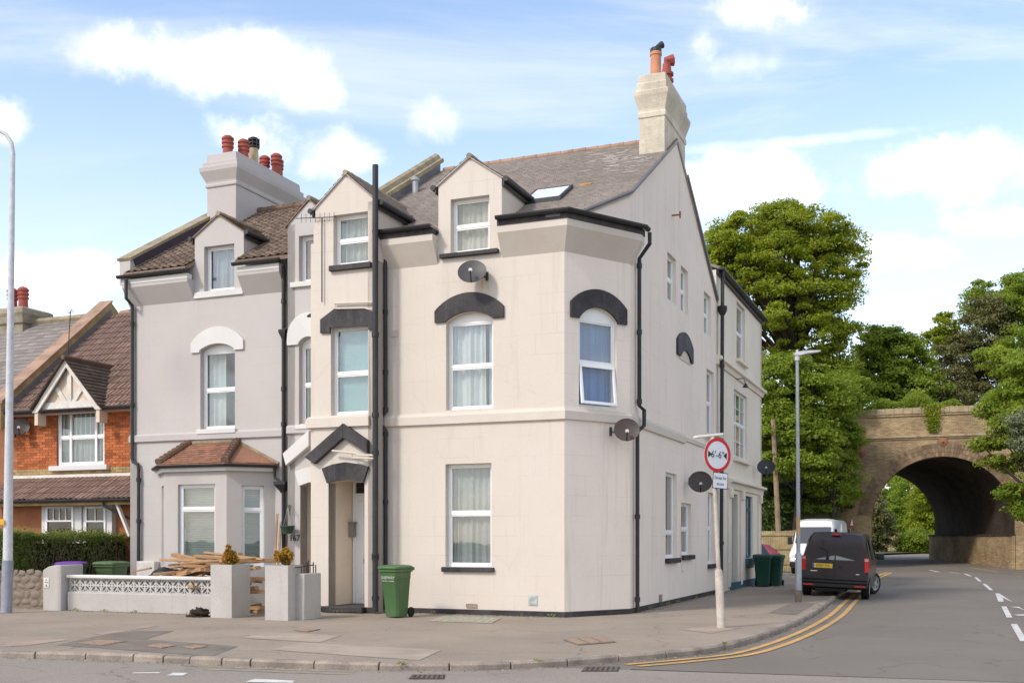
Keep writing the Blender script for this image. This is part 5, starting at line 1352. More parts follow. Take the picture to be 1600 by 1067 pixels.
# party parapet to the next house: corbelled brick with tile creasing
mb = MB(); q = [(2.0, nroof(2.0)), (NRB, NRZ)]
mb.slab([W(na0 - .2, 1.9, nroof(1.9) - .3), W(na0 + .2, 1.9, nroof(1.9) - .3), W(na0 + .2, NRB, NRZ - .3), W(na0 - .2, NRB, NRZ - .3)], (0, 0, .72))
mb.slab([W(na0 - .2, NRB, NRZ - .3), W(na0 + .2, NRB, NRZ - .3), W(na0 + .2, 10.3, 4.9), W(na0 - .2, 10.3, 4.9)], (0, 0, .72)); mb.build('party_parapet', M_BRICKY, nro, smooth=0)
for i in range(26):
    b0 = 1.9 + i * (NRB - 1.9) / 26; b1 = b0 + (NRB - 1.9) / 26 * .93
    mb = MB(); mb.slab([W(na0 - .26, b0, nroof(b0) + .43), W(na0 + .26, b0, nroof(b0) + .43), W(na0 + .26, b1, nroof(b1) + .43), W(na0 - .26, b1, nroof(b1) + .43)], (0, 0, .07)); mb.build('coping_brick', M_RIDGE, nro, smooth=0)
mb = MB(); mb.bar(W(na0 + .215, 2.0, nroof(2.0) + .12), W(na0 + .215, NRB, NRZ + .12), .02, .16); mb.build('lead_flashing', M_LEAD, nro)
# half-timbered gable over the window
HP = across(2.2 - .05)
ga0, ga1 = HP.sx(60), HP.sx(163); gaz = HP.px(110, 562)[1]; gam = HP.sx(110); gez = HP.px(60, 638)[1]
half = min(gam - ga0, ga1 - gam)
ga0, ga1 = gam - half, gam + half
M_RENDER = mat('gable_render', (0.68, 0.56, 0.44), .9, .08, 2, .06, 30, streak=.4)
M_OLDW = mat('old_white_wood', (0.70, 0.66, 0.60), .8, .1, 3, .1, 30, streak=.35)
mb = MB(); mb.prism(HP, [(ga0 + .1, gez), (ga1 - .1, gez), (gam, gaz - .1)], -.25, 0); gab = mb.build('gable', M_RENDER, red, smooth=0)
mb = MB(); up = (0, 0, 1)
for s_ in (ga0, ga1):
    d_ = 1 if s_ == ga0 else -1
    mb.prism(HP, [(s_ - d_ * .06, gez - .14), (s_ + d_ * .13, gez - .14), (gam, gaz - .22), (gam, gaz + .02)], .12, .17)
mb.build('bargeboard', M_OLDW, gab, smooth=0)
mb = MB(); mb.pbox(HP, ga0 + .12, ga1 - .12, gez - .06, gez + .13, 0.004, .06); mb.pbox(HP, gam - .07, gam + .07, gez + .13, gaz - .25, .004, .05)
for d_ in (-1, 1): mb.prism(HP, [(gam + d_ * .07, gez + .13), (gam + d_ * .22, gez + .13), (gam + d_ * .52, gez + .50), (gam + d_ * .40, gez + .55)], .004, .045)
mb.build('timber_framing', M_OLDW, gab, smooth=0)
dormer(red, 2.0, ga0, ga1, gez, gaz, nroof, M_RENDER, mat('dark_tiles', (0.115, 0.085, 0.065), .9, .2, 2, .2, 16, .3, 40, isl=.3), M_DKMET, ov=.06, lip=.12, gut=False, ridge_m=M_HIPT)
# lean-to over the ground floor
lz1, lz0 = NP.px(100, 746)[1], across(1.4).px(100, 781)[1]
lb = 1.35
mb = MB(); q = [W(na0, lb, lz0), W(na1, lb, lz0), W(na1, NB, lz1), W(na0, NB, lz1)]; mb.slab(q, (0, 0, -.06)); lean = mb.build('lean_to_roof', M_TILEA, red, smooth=0)
v = (W(0, NB, lz1) - W(0, lb, lz0)); mb = MB(); tile_field(mb, W(0, lb, lz0), U, v, [(na0, 0), (na1, 0), (na1, v.length), (na0, v.length)], .32, .33, .035, DR, 0, 43, .006); stuff(mb.build('lean_to_tiles', M_TILEA, lean, smooth=0, recalc=False))
mb = MB(); mb.bar(W(na0, NB - .03, lz1 + .04), W(na1, NB - .03, lz1 + .04), .08, .08); mb.build('mortar_fillet', M_OLDW, lean)
LP = across(lb)
mb = MB(); sweep(mb, [LP.w(na0, 0).to_2d(), LP.w(na1, 0).to_2d()], gutter_prof(.07, lz0 - .01, .055)); mb.build('lean_to_gutter', M_PIPE, lean)
mb = MB(); mb.pbox(LP, na0, na1, lz0 - .14, lz0 - .06, -.1, -.02); mb.build('lean_to_fascia', M_BRICKY, lean)
# ground floor: painted wall, white bay frames
QP = across(1.95)
mb = MB(); mb.wall(QP, [(na0, 0), (na1, 0), (na1, lz0 + .1), (na0, lz0 + .1)]); mb.build('ground_floor_wall', mat('terracotta_render', (0.40, 0.16, 0.075), .9, .12, 2, .08, 30), red, smooth=0)
b0_, b1_ = across(1.75), None
s0, s1, s2 = b0_.sx(65), b0_.sx(128), b0_.sx(173)
mb = MB(); mb.pbox(b0_, s0, s1 - .02, .8, lz0 - .07, -.2, 0)
mb.build('bay_frame', M_WPAINT, red, smooth=0)
mb = MB(); mb.pbox(b0_, s1, s2, .8, lz0 - .07, -.2, -.04); mb.build('bay_frame', M_WPAINT, red, smooth=0)
for (x0, x1, nb, n__) in ((75, 113.5, 3, .0), (134.5, 162, 1, -.04)):
    a, b = b0_.sx(x0), b0_.sx(x1); zt = b0_.px(x0, 794)[1]
    mb = MB(); mb.pbox(b0_, a, b, .9, zt, n__ + .002, n__ + .01); w = mb.build('window', M_GLASSD, red)
    mb = MB()
    for i in range(nb + 2): s_ = a + (b - a) * i / (nb + 1); mb.pbox(b0_, s_ - .014, s_ + .014, zt - .33, zt, n__ + .01, n__ + .035)
    mb.pbox(b0_, a - .03, b + .03, zt - .36, zt - .32, n__ + .01, n__ + .04); mb.pbox(b0_, a - .05, a, .9, zt + .05, n__ + .0, n__ + .04); mb.pbox(b0_, b, b + .05, .9, zt + .05, n__ + .0, n__ + .04); mb.pbox(b0_, a, b, zt, zt + .05, n__ + .0, n__ + .04); mb.build('glazing_bars', M_UPVC, w)
mb = MB(); mb.bar(LP.w(LP.sx(178), lz0 - .08, -.1), LP.w(LP.sx(199), lz0 - .95, -.1), .10, .06); mb.build('brace', M_OLDW, red)
mb = MB(); mb.tube([LP.w(LP.sx(163), lz0 - .03, .05), LP.w(LP.sx(163), lz0 - .16, .02), LP.w(LP.sx(190), lz0 - .5, -.3)], .035, 8); mb.build('downpipe', M_PIPE, red)
mb = MB(); mb.slab([W(na0, NB, 0), W(na0, 10.3, 0), W(na0, 10.3, 5), W(na0, NRB, NRZ), W(na0, NB, 5.1)], W(.2, 0, 0) - W(0, 0, 0)); mb.slab([W(na0, 10.3, 0), W(na1, 10.3, 0), W(na1, 10.3, 5), W(na0, 10.3, 5)], (0, 0, .01)); mb.build('party_wall', M_MORTAR, red, smooth=0)

# ------------------------------------------------------------------ slate-roofed house beyond it
slate = thing('slate_house', 'slate-roofed house at the left edge with a broad chimney', 'house', W(-21, 5, 0))
mb = MB(); mb.wall(NP, [(na0 - 8, 0), (na0 - .25, 0), (na0 - .25, 5.2), (na0 - 8, 5.2)]); mb.build('front_wall', M_MORTAR, slate, smooth=0)
spl = [(na0 - 8, NB - .35), (na0 - .22, NB - .35), (na0 - .22, NRB), (na0 - 8, NRB)]
mb = MB(); mb.slab([nrf(a, b, -.1) for a, b in spl], (0, 0, .09)); mb.slab([W(na0 - 8, NRB, NRZ - .1), W(na0 - .2, NRB, NRZ - .1), W(na0 - .2, 10.4, 5), W(na0 - 8, 10.4, 5)], (0, 0, .09)); sro = mb.build('roof', M_SLATE, slate, smooth=0)
mb = MB(); tile_field(mb, nrf(0, 0), U, VN, [(a, b * csn) for a, b in spl], .30, .22, .012, None, .5, 51, .006); stuff(mb.build('roof_slates', M_SLATE, sro, smooth=0, recalc=False))
mb = MB(); mb.tube([W(na0 - 8, NRB, NRZ + .03), W(na0 - .2, NRB, NRZ + .03)], .12, 8); mb.build('ridge', M_LICHEN, sro)
CP = across(NRB - .5); c0, zt = CP.px(-40, 486); c1 = CP.sx(37)
sch = stack(slate, c0, c1 - .15, NRB - .4, NRB + .6, [(7.8, 0), (zt - .55, 0), (zt - .5, .06), (zt - .3, .1), (zt - .2, .15), (zt - .05, .15), (zt, .08)], mat('old_stack', (0.36, 0.315, 0.24), .95, .25, 1.6, .2, 25, .4, 25, streak=.5))
for x in (4, 21):
    q = CP.w(CP.sx(x), zt - .02, -.4); k = MB(); k.lathe([(r * 1.05, z * 1.15) for r, z in RIB], 12, Matrix.Translation(q)); k.build('chimney_pot', M_REDPOT, sch)
# ------------------------------------------------------------------ front garden of the grey house
WP = VPlane(O2 - B2 * 2.07, A2)
g0, g1 = WP.sx(106), WP.sx(331)
gwall = thing('garden_wall', 'low white garden wall topped with patterned screen blocks', 'wall', WP.w((g0 + g1) / 2, 0, -.1))
zb1, zs1, zc1 = WP.px(330, 929)[1], WP.px(330, 911)[1], WP.px(330, 904.5)[1]
zb1 = .41; zs1 = zb1 + .30; zc1 = zs1 + .075
mb = MB(); mb.pbox(WP, g0, g1, -.02, zb1, -.22, .02); mb.build('wall_base', M_WALLGREY, gwall, bevel=.025)
mb = MB(); mb.pbox(WP, g0 - .03, g1, zs1, zc1, -.21, .03); mb.build('coping', M_WPAINT, gwall, bevel=.02)
def screen_block(sz, th):
    m = MB(); h = sz / 2; f = .018
    def bx(x0, x1, z0, z1): m.box(x0, x1, 0, th, z0, z1)
    bx(-h, -h + f, -h, h); bx(h - f, h, -h, h); bx(-h + f, h - f, -h, -h + f); bx(-h + f, h - f, h - f, h)
    bx(-.011, .011, -h + f, h - f); bx(-h + f, -.0112, -.011, .011); bx(.0112, h - f, -.011, .011)
    e = h - f * .4
    for sx_ in (-1, 1):
        for sz_ in (-1, 1):
            for bow in (-1, 1):
                P = []
                for i in range(7):
                    t = i / 6; b = bow * .042 * math.sin(math.pi * t); P.append((sx_ * (e * t) + sz_ * b * .7, sz_ * (e * t) - sx_ * b * .7))
                for (x0, z0), (x1, z1) in zip(P[:-1], P[1:]): m.bar((x0, th / 2, z0), (x1, th / 2, z1), th * .96, .021, up=(z1 - z0, 0, x0 - x1))
    return m
sbm = screen_block(.298, .09)
M_SCREEN = mat('screen_paint', (0.52, 0.50, 0.48), .8, .1, 3, .08, 30, streak=.3)
nb = int(round((g1 - g0) / .30)); pitch = (g1 - g0) / nb
first = None
for i in range(nb):
    p = WP.w(g0 + pitch * (i + .5), zb1 + .15, -.05)
    if first is None:
        first = sbm.build('screen_block', M_SCREEN, smooth=0); o = first
    else:
        o = bpy.data.objects.new('screen_block', first.data); COL.objects.link(o)
    o.location = p; o.rotation_euler = (0, 0, -TH); o.scale = (pitch / .30, 1, 1); adopt(o, gwall)
# gate pillar on the left with a plaque
pl_ = VPlane(O2 - B2 * 2.2, A2); s1 = pl_.sx(95.5)
gpil = thing('gate_pillar', 'grey rendered pillar with rounded top and small plaque beside the hedge', 'pillar', pl_.w(s1 - .3, 0, -.3))
zt = pl_.px(95.5, 882)[1]; s0 = pl_.sx(67)
mb = MB(); prof = [(s0, -.02), (s1, -.02), (s1, zt - .02), (s1 - .02, zt)] + [(s0 + (s1 - s0) * f, zt - .09 * ((1 - f) ** 2)) for f in (.75, .5, .3)] + [(s0, zt - .12)]
mb.prism(pl_, prof, -.66, 0); mb.build('pillar_body', M_WALLGREY, gpil, bevel=.02)
mb = MB(); ps, pz = pl_.px(73, 910); mb.pbox(pl_, ps - .075, ps + .075, pz - .11, pz + .11, 0, .015); pq = mb.build('plaque', M_PLASTER, gpil, bevel=.008)
mb = MB()
for i, (dx, dz) in enumerate(((0, .065), (-.02, .015), (.025, .01), (0, -.05), (.01, -.075))): mb.pbox(pl_, ps + dx - .016, ps + dx + .016, pz + dz - .012, pz + dz + .012, .015, .018)
mb.build('plaque_marks', M_DISHG, pq, smooth=0)
# two planter pillars
def shrub_mesh(n, r, rz, size, seed):
    rg = np.random.default_rng(seed)
    k = 20; lc = rg.normal(size=(k, 3)); lc /= np.linalg.norm(lc, axis=1)[:, None]; lc *= (rg.random(k) ** .5 * .80)[:, None]; lc[:, 2] += .12
    idx = rg.integers(0, k, n); d = rg.normal(size=(n, 3)); d /= np.linalg.norm(d, axis=1)[:, None]
    c = (lc[idx] + d * (rg.random(n) ** .5 * .36)[:, None] * np.array([1, 1, 1.3])) * np.array([r, r, rz])
    return c, d
def leaves_obj(name, C_, N_, size, m, parent, seed, loc=None, aspect=.62, flat_up=.5, jit=.8):
    """many small leaf faces, one mesh"""
    rg = np.random.default_rng(seed); n = len(C_)
    N_ = N_ + rg.normal(size=(n, 3)) * jit + np.array([0, 0, flat_up]); N_ /= np.linalg.norm(N_, axis=1)[:, None] + 1e-9
    t = rg.normal(size=(n, 3)); t -= (t * N_).sum(1)[:, None] * N_; t /= np.linalg.norm(t, axis=1)[:, None] + 1e-9
    b = np.cross(N_, t); s = size * rg.uniform(.6, 1.25, n)[:, None]
    v = np.empty((n, 4, 3)); bend = N_ * s * .18
    v[:, 0] = C_ - t * s * .5 - bend * .5; v[:, 1] = C_ + b * s * .5 * aspect + bend * .3; v[:, 2] = C_ + t * s * .5 - bend * .5; v[:, 3] = C_ - b * s * .5 * aspect + bend * .3
    me = bpy.data.meshes.new(name); me.vertices.add(n * 4); me.vertices.foreach_set('co', v.ravel())
    me.loops.add(n * 4); me.loops.foreach_set('vertex_index', np.arange(n * 4, dtype=np.int32))
    me.polygons.add(n); me.polygons.foreach_set('loop_start', np.arange(0, n * 4, 4, dtype=np.int32)); me.polygons.foreach_set('loop_total', np.full(n, 4, dtype=np.int32))
    me.update(calc_edges=True); me.materials.append(m)
    o = bpy.data.objects.new(name, me); COL.objects.link(o)
    if loc is not None: o.location = loc
    if parent: adopt(o, parent)
    return o
L_GOLD = leaf_mat('gold_leaf', (0.26, 0.20, 0.020), (0.50, 0.25, 0.035), .3)
def planter(label, xl, xr, yb, yt, dep, slabel):
    c = G(xr, yb); pl = VPlane(c.to_2d(), A2); s0 = pl.sx(xl); zt = pl.px(xr, yt)[1]
    t = thing('planter_pillar', label, 'planter', pl.w(s0 / 2, 0, -dep / 2), group='pillars at the garden gap')
    mb = MB(); th = .06
    mb.pbox(pl, s0, 0, -.02, zt, -th, 0); mb.pbox(pl, s0, 0, -.02, zt, -dep, -dep + th); mb.pbox(pl, s0, s0 + th, -.02, zt, -dep + th, -th); mb.pbox(pl, -th, 0, -.02, zt, -dep + th, -th); mb.build('pillar_body', M_WALLGREY, t, smooth=0)
    mb = MB(); mb.pbox(pl, s0 + th, -th, zt - .14, zt - .05, -dep + th, -th); mb.build('soil', M_SOIL, t)
    sh = thing('shrub', slabel, 'shrub', pl.w(s0 / 2, zt - .06, -dep / 2), group='golden shrubs in the planters')
    sh.location = pl.w(s0 / 2, zt - .06, -dep / 2)
    return t, sh, pl, s0, zt, dep
for i, (a, lab, sl, hh) in enumerate((((329, 362, 965, 882, .62), 'tall grey planter pillar at the end of the screen block wall', 'golden shrub on the planter beside the wood pile', .30),
                                  ((414, 450, 969, 883, .52), 'tall grey planter pillar on the near side of the garden gap', 'golden shrub on the planter nearest the cream porch', .27))):
    t, sh, pl, s0, zt, dep = planter(lab, *a[:4], a[4], sl)
    c, d = shrub_mesh(1700, .20, hh * .68, .05, 5 + i)
    base = sh.location.copy()
    m = MB(); m.tube([base - Vector((0, 0, .04)), base + Vector((.01, 0, .22))], [.02, .01], 6)
    for j in range(6): a_ = j; m.tube([base + Vector((0, 0, .06)), base + Vector((.10 * math.cos(a_), .10 * math.sin(a_), .26))], [.010, .004], 5)
    m.build('stem', M_POLE, sh)
    leaves_obj('foliage', c, d, .055, L_GOLD, sh, 9 + i, base + Vector((0, 0, hh * .72)))
# low wall from the right planter back towards the porch, with a bit of railing
pr = VPlane(G(474, 968).to_2d(), B2)
lw = thing('low_wall', 'short weathered white wall between the right planter and the porch', 'wall', pr.w(.4, 0, -.1))
zl = pr.px(474, 896)[1]; le = pr.sx(502)
mb = MB(); mb.pbox(pr, .03, le, -.02, zl, -.22, 0); mb.build('wall_base', M_WALLGREY, lw, bevel=.02)
ra = thing('railing', 'short piece of rusty iron railing behind the low wall', 'railing', pr.w(.5, zl, -.4))
m = MB(); q0, q1 = pr.w(.1, zl + .1, -.45), pr.w(1.2, zl + .1, -.11); m.tube([pr.w(-.1, zl + .12, -.12), pr.w(le - .1, zl + .16, -.11)], .012, 6); m.build('rail', M_DKMET, ra)
for s_, h_ in ((.1, .12), (.35, .25), (.62, .16), (le - .35, .22), (le - .12, .22)): m = MB(); m.tube([pr.w(s_, zl - .02, -.11), pr.w(s_, zl + h_, -.11)], .012, 6); m.build('baluster', M_DKMET, ra)
# stone wall and hedge
sp_ = VPlane(O2 - B2 * 2.0, A2)
sw_ = thing('stone_wall', 'rubble stone wall below the hedge at the left edge', 'wall', sp_.w(sp_.sx(20), 0, -.2))
s0, s1 = sp_.sx(-120), sp_.sx(68)
mb = MB(); mb.pbox(sp_, s0, s1, -.02, .80, -.4, -.02); mb.build('mortar', M_STONEM, sw_, smooth=0)
rr = random.Random(4)
protos = []
for k in range(5):
    bm = bmesh.new(); bmesh.ops.create_icosphere(bm, subdivisions=2, radius=1)
    for v in bm.verts: v.co *= 1 + rr.uniform(-.16, .16); v.co.x = max(-.85, min(.85, v.co.x)); v.co.z = max(-.8, min(.8, v.co.z))
    me = bpy.data.meshes.new('stone'); bm.to_mesh(me); bm.free(); me.materials.append(M_STONE); me.polygons.foreach_set('use_smooth', [True] * len(me.polygons)); protos.append(me)
z = .06
while z < .78:
    x = s0 + rr.uniform(0, .1); hh = rr.uniform(.075, .12)
    while x < s1 - .05:
        ww = rr.uniform(.06, .17)
        o = bpy.data.objects.new('stone', rr.choice(protos)); COL.objects.link(o); o.location = sp_.w(x + ww, z + hh * .8 + rr.uniform(-.02, .02), -.035); o.scale = (ww, .045, hh * rr.uniform(.7, 1.1)); o.rotation_euler = (0, rr.uniform(-.3, .3), -TH); adopt(o, sw_)
        x += ww * 2.0
    z += hh * 1.75
L_HEDGE = leaf_mat('hedge_leaf', (0.075, 0.125, 0.022), (0.17, 0.21, 0.045), .3)
L_HEDGE2 = leaf_mat('hedge_tip', (0.17, 0.22, 0.045), (0.26, 0.28, 0.07), .3)
M_TWIG = mat('twigs', (0.17, 0.115, 0.075), .9, .2, 4, .2, 20)
hedge = thing('hedge', 'clipped privet hedge above the stone wall and behind the bins', 'hedge', W(-13.4, -1, 0))
def hedge_box(a0, a1, b0, b1, z0, z1, n, seed, nm):
    rg = np.random.default_rng(seed)
    P = rg.random((n, 3)); f = rg.integers(0, 5, n); e = rg.random(n) ** 2 * .12
    Nn = np.zeros((n, 3)); a = a0 + (a1 - a0) * P[:, 0]; b = b0 + (b1 - b0) * P[:, 1]; z = z0 + (z1 - z0) * P[:, 2]
    wob = .05 * np.sin(a * 3.1 + z * 4) + .05 * np.sin(b * 2.7 + z * 3)
    for k, (arr, val, nv) in enumerate(((b, b0, (-B2.x, -B2.y, 0)), (a, a1, (A2.x, A2.y, 0)), (z, z1, (0, 0, 1)), (z, z1, (0, 0, 1)), (a, a0, (-A2.x, -A2.y, 0)))):
        mk = f == k; sgn = 1 if k in (0, 4) else -1; arr[mk] = (val + sgn * (e + wob))[mk]; Nn[mk] = nv
    C_ = np.stack([O2.x + A2.x * a + B2.x * b, O2.y + A2.y * a + B2.y * b, z], 1)
    return C_, Nn
C1, N1 = hedge_box(-19, -12.75, -2.05, -1.2, .72, 1.72, 16000, 1, 'a')
C2_, N2 = hedge_box(-13.45, -12.62, -1.7, 2.0, .45, 1.66, 15000, 2, 'b')
keep = np.random.default_rng(3).random(len(C2_)) < np.clip((C2_[:, 2] - .45) / .8, .25, 1)
leaves_obj('foliage', np.vstack([C1, C2_[keep]]), np.vstack([N1, N2[keep]]), .055, L_HEDGE, hedge, 5, flat_up=.3)
rg = np.random.default_rng(8)
top = np.concatenate([np.where(C1[:, 2] > 1.58)[0]]); T1_ = C1[top] + rg.uniform(0, 1, (len(top), 1)) ** 3 * np.array([[0, 0, .16]])
tp2 = np.where(C2_[:, 2] > 1.52)[0]; T2_ = C2_[tp2] + rg.uniform(0, 1, (len(tp2), 1)) ** 3 * np.array([[0, 0, .16]])
TT = np.vstack([T1_, T2_]); sel = rg.random(len(TT)) < .6; TT = TT[sel]
leaves_obj('new_growth', TT, np.tile([[0, 0, 1.]], (len(TT), 1)), .05, L_HEDGE2, hedge, 6)
m = MB(); rr = random.Random(12)
for i in range(170):
    b = rr.uniform(-1.7, 1.95); a = -12.66 - rr.uniform(0, .3); z0 = rr.uniform(.3, .8); m.tube([W(a - .1, b, z0), W(a + rr.uniform(-.05, .1), b + rr.uniform(-.12, .12), z0 + .35), W(a + rr.uniform(-.02, .08), b + rr.uniform(-.3, .3), min(1.6, z0 + .85))], [.012, .009, .005], 4, False)
for i in range(16): b = -1.6 + i * .22; m.tube([W(-13.0, b, 0), W(-13.0 + rr.uniform(-.2, .2), b, .9)], [.03, .02], 5, False)
stuff(m.build('twigs', M_TWIG, hedge))
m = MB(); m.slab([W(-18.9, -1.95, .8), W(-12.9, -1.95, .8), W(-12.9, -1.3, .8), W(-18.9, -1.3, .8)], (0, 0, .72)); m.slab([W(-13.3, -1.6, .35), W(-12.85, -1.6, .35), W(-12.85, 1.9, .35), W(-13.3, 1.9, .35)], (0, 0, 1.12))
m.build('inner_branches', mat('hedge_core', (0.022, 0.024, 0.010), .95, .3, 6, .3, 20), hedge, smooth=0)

# ------------------------------------------------------------------ wheelie bins
def make_bin(name, label, body_m, lid_m, loc, rz, w=.48, d=.55, h=1.07, group=None, lid_open=False):
    t = thing(name, label, 'bin', loc, rz, group)
    def ring(wf, df, z, yo=0, c=.05):
        x, y = w / 2 * wf, d / 2 * df
        return [(-x + c, -y + yo, z), (x - c, -y + yo, z), (x, -y + c + yo, z), (x, y - c + yo, z), (x - c, y + yo, z), (-x + c, y + yo, z), (-x, y - c + yo, z), (-x, -y + c + yo, z)]
    hb = h * .91
    m = MB(); m.loft([ring(.70, .66, .02, .03), ring(.74, .70, .14, .03), ring(.90, .88, hb * .80, .01), ring(.92, .90, hb * .81, .01), ring(.96, .93, hb - .06, 0), ring(1.06, 1.03, hb - .05, 0), ring(1.06, 1.03, hb, 0)]); child(m.build('body', body_m, bevel=.008), t)
    m = MB(); m.loft([ring(1.08, 1.08, hb + .004, -.01), ring(1.08, 1.08, hb + .045, -.01), ring(.98, .96, hb + .07, 0), ring(.6, .6, hb + .085, 0)]); lid = child(m.build('lid', lid_m, bevel=.008), t)
    m = MB(); yb = d / 2 * 1.03 + .05; m.tube([(-w * .42, yb, hb + .02), (w * .42, yb, hb + .02)], .016, 8)
    for s_ in (-1, 1): m.box(s_ * w * .42 - .015, s_ * w * .42 + .015, d / 2 - .02, yb + .015, hb - .03, hb + .035)
    child(m.build('handle', lid_m), t)
    for s_ in (-1, 1):
        m = MB(); Mx = Matrix.Translation((s_ * (w * .40), d / 2 * .72 + .06, .10)) @ Matrix.Rotation(R(90), 4, 'Y')
        m.lathe([(.03, -.03), (.085, -.028), (.10, -.015), (.10, .015), (.085, .028), (.03, .03)], 16, Mx); child(m.build('wheel', M_RUBBER), t)
    m = MB(); m.tube([(-w * .4, d / 2 * .72 + .06, .10), (w * .4, d / 2 * .72 + .06, .10)], .012, 8); child(m.build('axle', M_STEEL), t)
    return t
pb_ = G(611, 965.5)
bin1 = make_bin('wheelie_bin', 'green wheelie bin with white council lettering against the cream wall', M_BIN, M_BIN, (pb_.x + .06, pb_.y + .30, 0), R(-31))
M_LET = mat('bin_letters', (0.50, 0.56, 0.46), .7, .05, 3)
M1 = bin1.matrix_basis.copy(); M1 = Matrix.LocRotScale(bin1.location, bin1.rotation_euler, (1, 1, 1))
def onbin(z, yo): return M1 @ face_frame((0, yo, z), (1, 0, 0), (0, -.08, 1))
text_part('SHEPWAY', .088, M_LET, onbin(.80, -.252), bin1, 'lettering', .002, sx=.82); text_part('DISTRICT COUNCIL', .034, M_LET, onbin(.735, -.247), bin1, 'lettering', .002); text_part('No hot ashes', .032, M_LET, onbin(.68, -.241), bin1, 'lettering', .002) if False else None
pg_ = W(-11.9, -.95, 0)
bn = make_bin('wheelie_bin', 'green wheelie bin with a purple lid behind the screen block wall', M_BING, M_PURPLE, pg_, R(12), .58, .72, 1.06)
M2 = Matrix.LocRotScale(bn.location, bn.rotation_euler, (1, 1, 1)); text_part('167', .17, M_UPVC, M2 @ face_frame((.10, -.345, .72), (1, 0, 0), (0, -.08, 1)), bn, 'lettering', .002)
make_bin('wheelie_bin', 'dull green wheelie bin right of the purple-lidded one', M_BINO, M_BINO, W(-11.35, -.25, 0), R(-12), .56, .66, 1.06)
pd = G(1194, 916.5)
make_bin('wheelie_bin', 'dark green wheelie bin against the teal shopfront', M_BIND, M_BIND, (pd.x + .02, pd.y + .3, 0), R(-15), .58, .70, 1.08)
make_bin('wheelie_bin', 'dark green wheelie bin nearest the lamp post', M_BIND, M_BIND, (pd.x + .52, pd.y + .75, 0), R(-22), .58, .70, 1.06)

# ------------------------------------------------------------------ timber pile, bag, basket and other garden things
rr = random.Random(22)
LBL = 'rough reclaimed plank in the timber pile behind the garden wall'
def plank(p, q, w_, h_, roll=0):
    p, q = Vector(p), Vector(q); c = (p + q) / 2
    m = MB(); up = Vector((0, math.sin(roll), math.cos(roll))); m.bar(p - c, q - c, w_, h_, up)
    o = m.build('plank', M_WOOD, loc=c, smooth=0); tag(o, LBL, 'plank', 'planks of the timber pile'); return o
z0 = 0.0
for i in range(76):            # the heap between the planters and behind the wall
    lay = i // 7; a = rr.uniform(-8.7, -6.9); b = rr.uniform(-1.75, -.6); L_ = rr.uniform(.8, 2.1); an = rr.gauss(.0, .45); z = .05 + lay * .104 + rr.uniform(0, .03)
    if a - L_ / 2 < -9.6 + lay * .09: a = -9.6 + lay * .09 + L_ / 2
    if a + L_ / 2 > -6.25: a = -6.25 - L_ / 2
    dx, dy = math.cos(an) * L_ / 2, math.sin(an) * L_ / 2; tl_ = rr.uniform(-.12, .12)
    plank(W(a - dx, b - dy, z - tl_), W(a + dx, b + dy, z + tl_), rr.choice((.08, .12, .18)), rr.choice((.03, .05, .075)), rr.uniform(-.2, .2))
for (x0, y0, x1, y1, b) in ((251, 874, 350, 877, -1.75), (272, 901, 345, 881, -1.8), (320, 863, 412, 874, -1.2), (304, 868, 360, 872, -1.45), (287, 883, 330, 885, -1.75), (305, 902, 318, 897, -1.8)):
    pl = across(b); plank(pl.w(*pl.px(x0, y0)), pl.w(*pl.px(x1, y1)), .1, .045, rr.uniform(-.3, .3))
for x in (427.5, 433):
    pl = across(.75); s_, zt = pl.px(x, 802 + (x > 430) * 14)
    m = MB(); m.bar((0, 0, 0), pl.w(s_, zt, -.15) - pl.w(s_ + .05, 0, .15), .05, .03); o = m.build('batten', M_RIDGE, loc=pl.w(s_ + .05, 0, .15), smooth=0); tag(o, 'tall thin brown batten leaning by the bay window' if x < 430 else 'shorter brown batten leaning beside the drainpipe', 'batten')
def lump(name, label, cat, loc, sx_, sy_, sz_, m_, seed, amp=.25, sub=3):
    rg = random.Random(seed); bm = bmesh.new(); bmesh.ops.create_icosphere(bm, subdivisions=sub, radius=1)
    from mathutils import noise as mn
    for v in bm.verts:
        k = 1 + amp * (mn.noise(v.co * 2.2 + Vector((seed, 0, 0))) + .5 * mn.noise(v.co * 5 + Vector((0, seed, 0))))
        v.co = Vector((v.co.x * k * sx_, v.co.y * k * sy_, max(-.25 * sz_, v.co.z * k * sz_)))
    me = bpy.data.meshes.new(name); bm.to_mesh(me); bm.free(); me.materials.append(m_); me.polygons.foreach_set('use_smooth', [True] * len(me.polygons))
    o = bpy.data.objects.new(name, me); COL.objects.link(o); o.location = loc; return tag(o, label, cat)
pl = across(-1.45); s_, z_0 = pl.px(258, 893)
lump('rubbish_bag', 'torn black rubbish bag behind the screen block wall', 'bag', pl.w(s_, z_0 - .28), .50, .3, .36, M_BAG, 3, .4).rotation_euler = (0, 0, -TH)
p = G(312, 963); lump('soil_heap', 'small heap of dark soil on the pavement by the wall', 'soil', (p.x, p.y, .012), .20, .15, .12, M_SOIL, 5, .9, 4)
# garden plank rubbish beside the bag
pl = across(-1.6); plank(pl.w(*pl.px(206, 893)), pl.w(*pl.px(236, 887)), .07, .03)
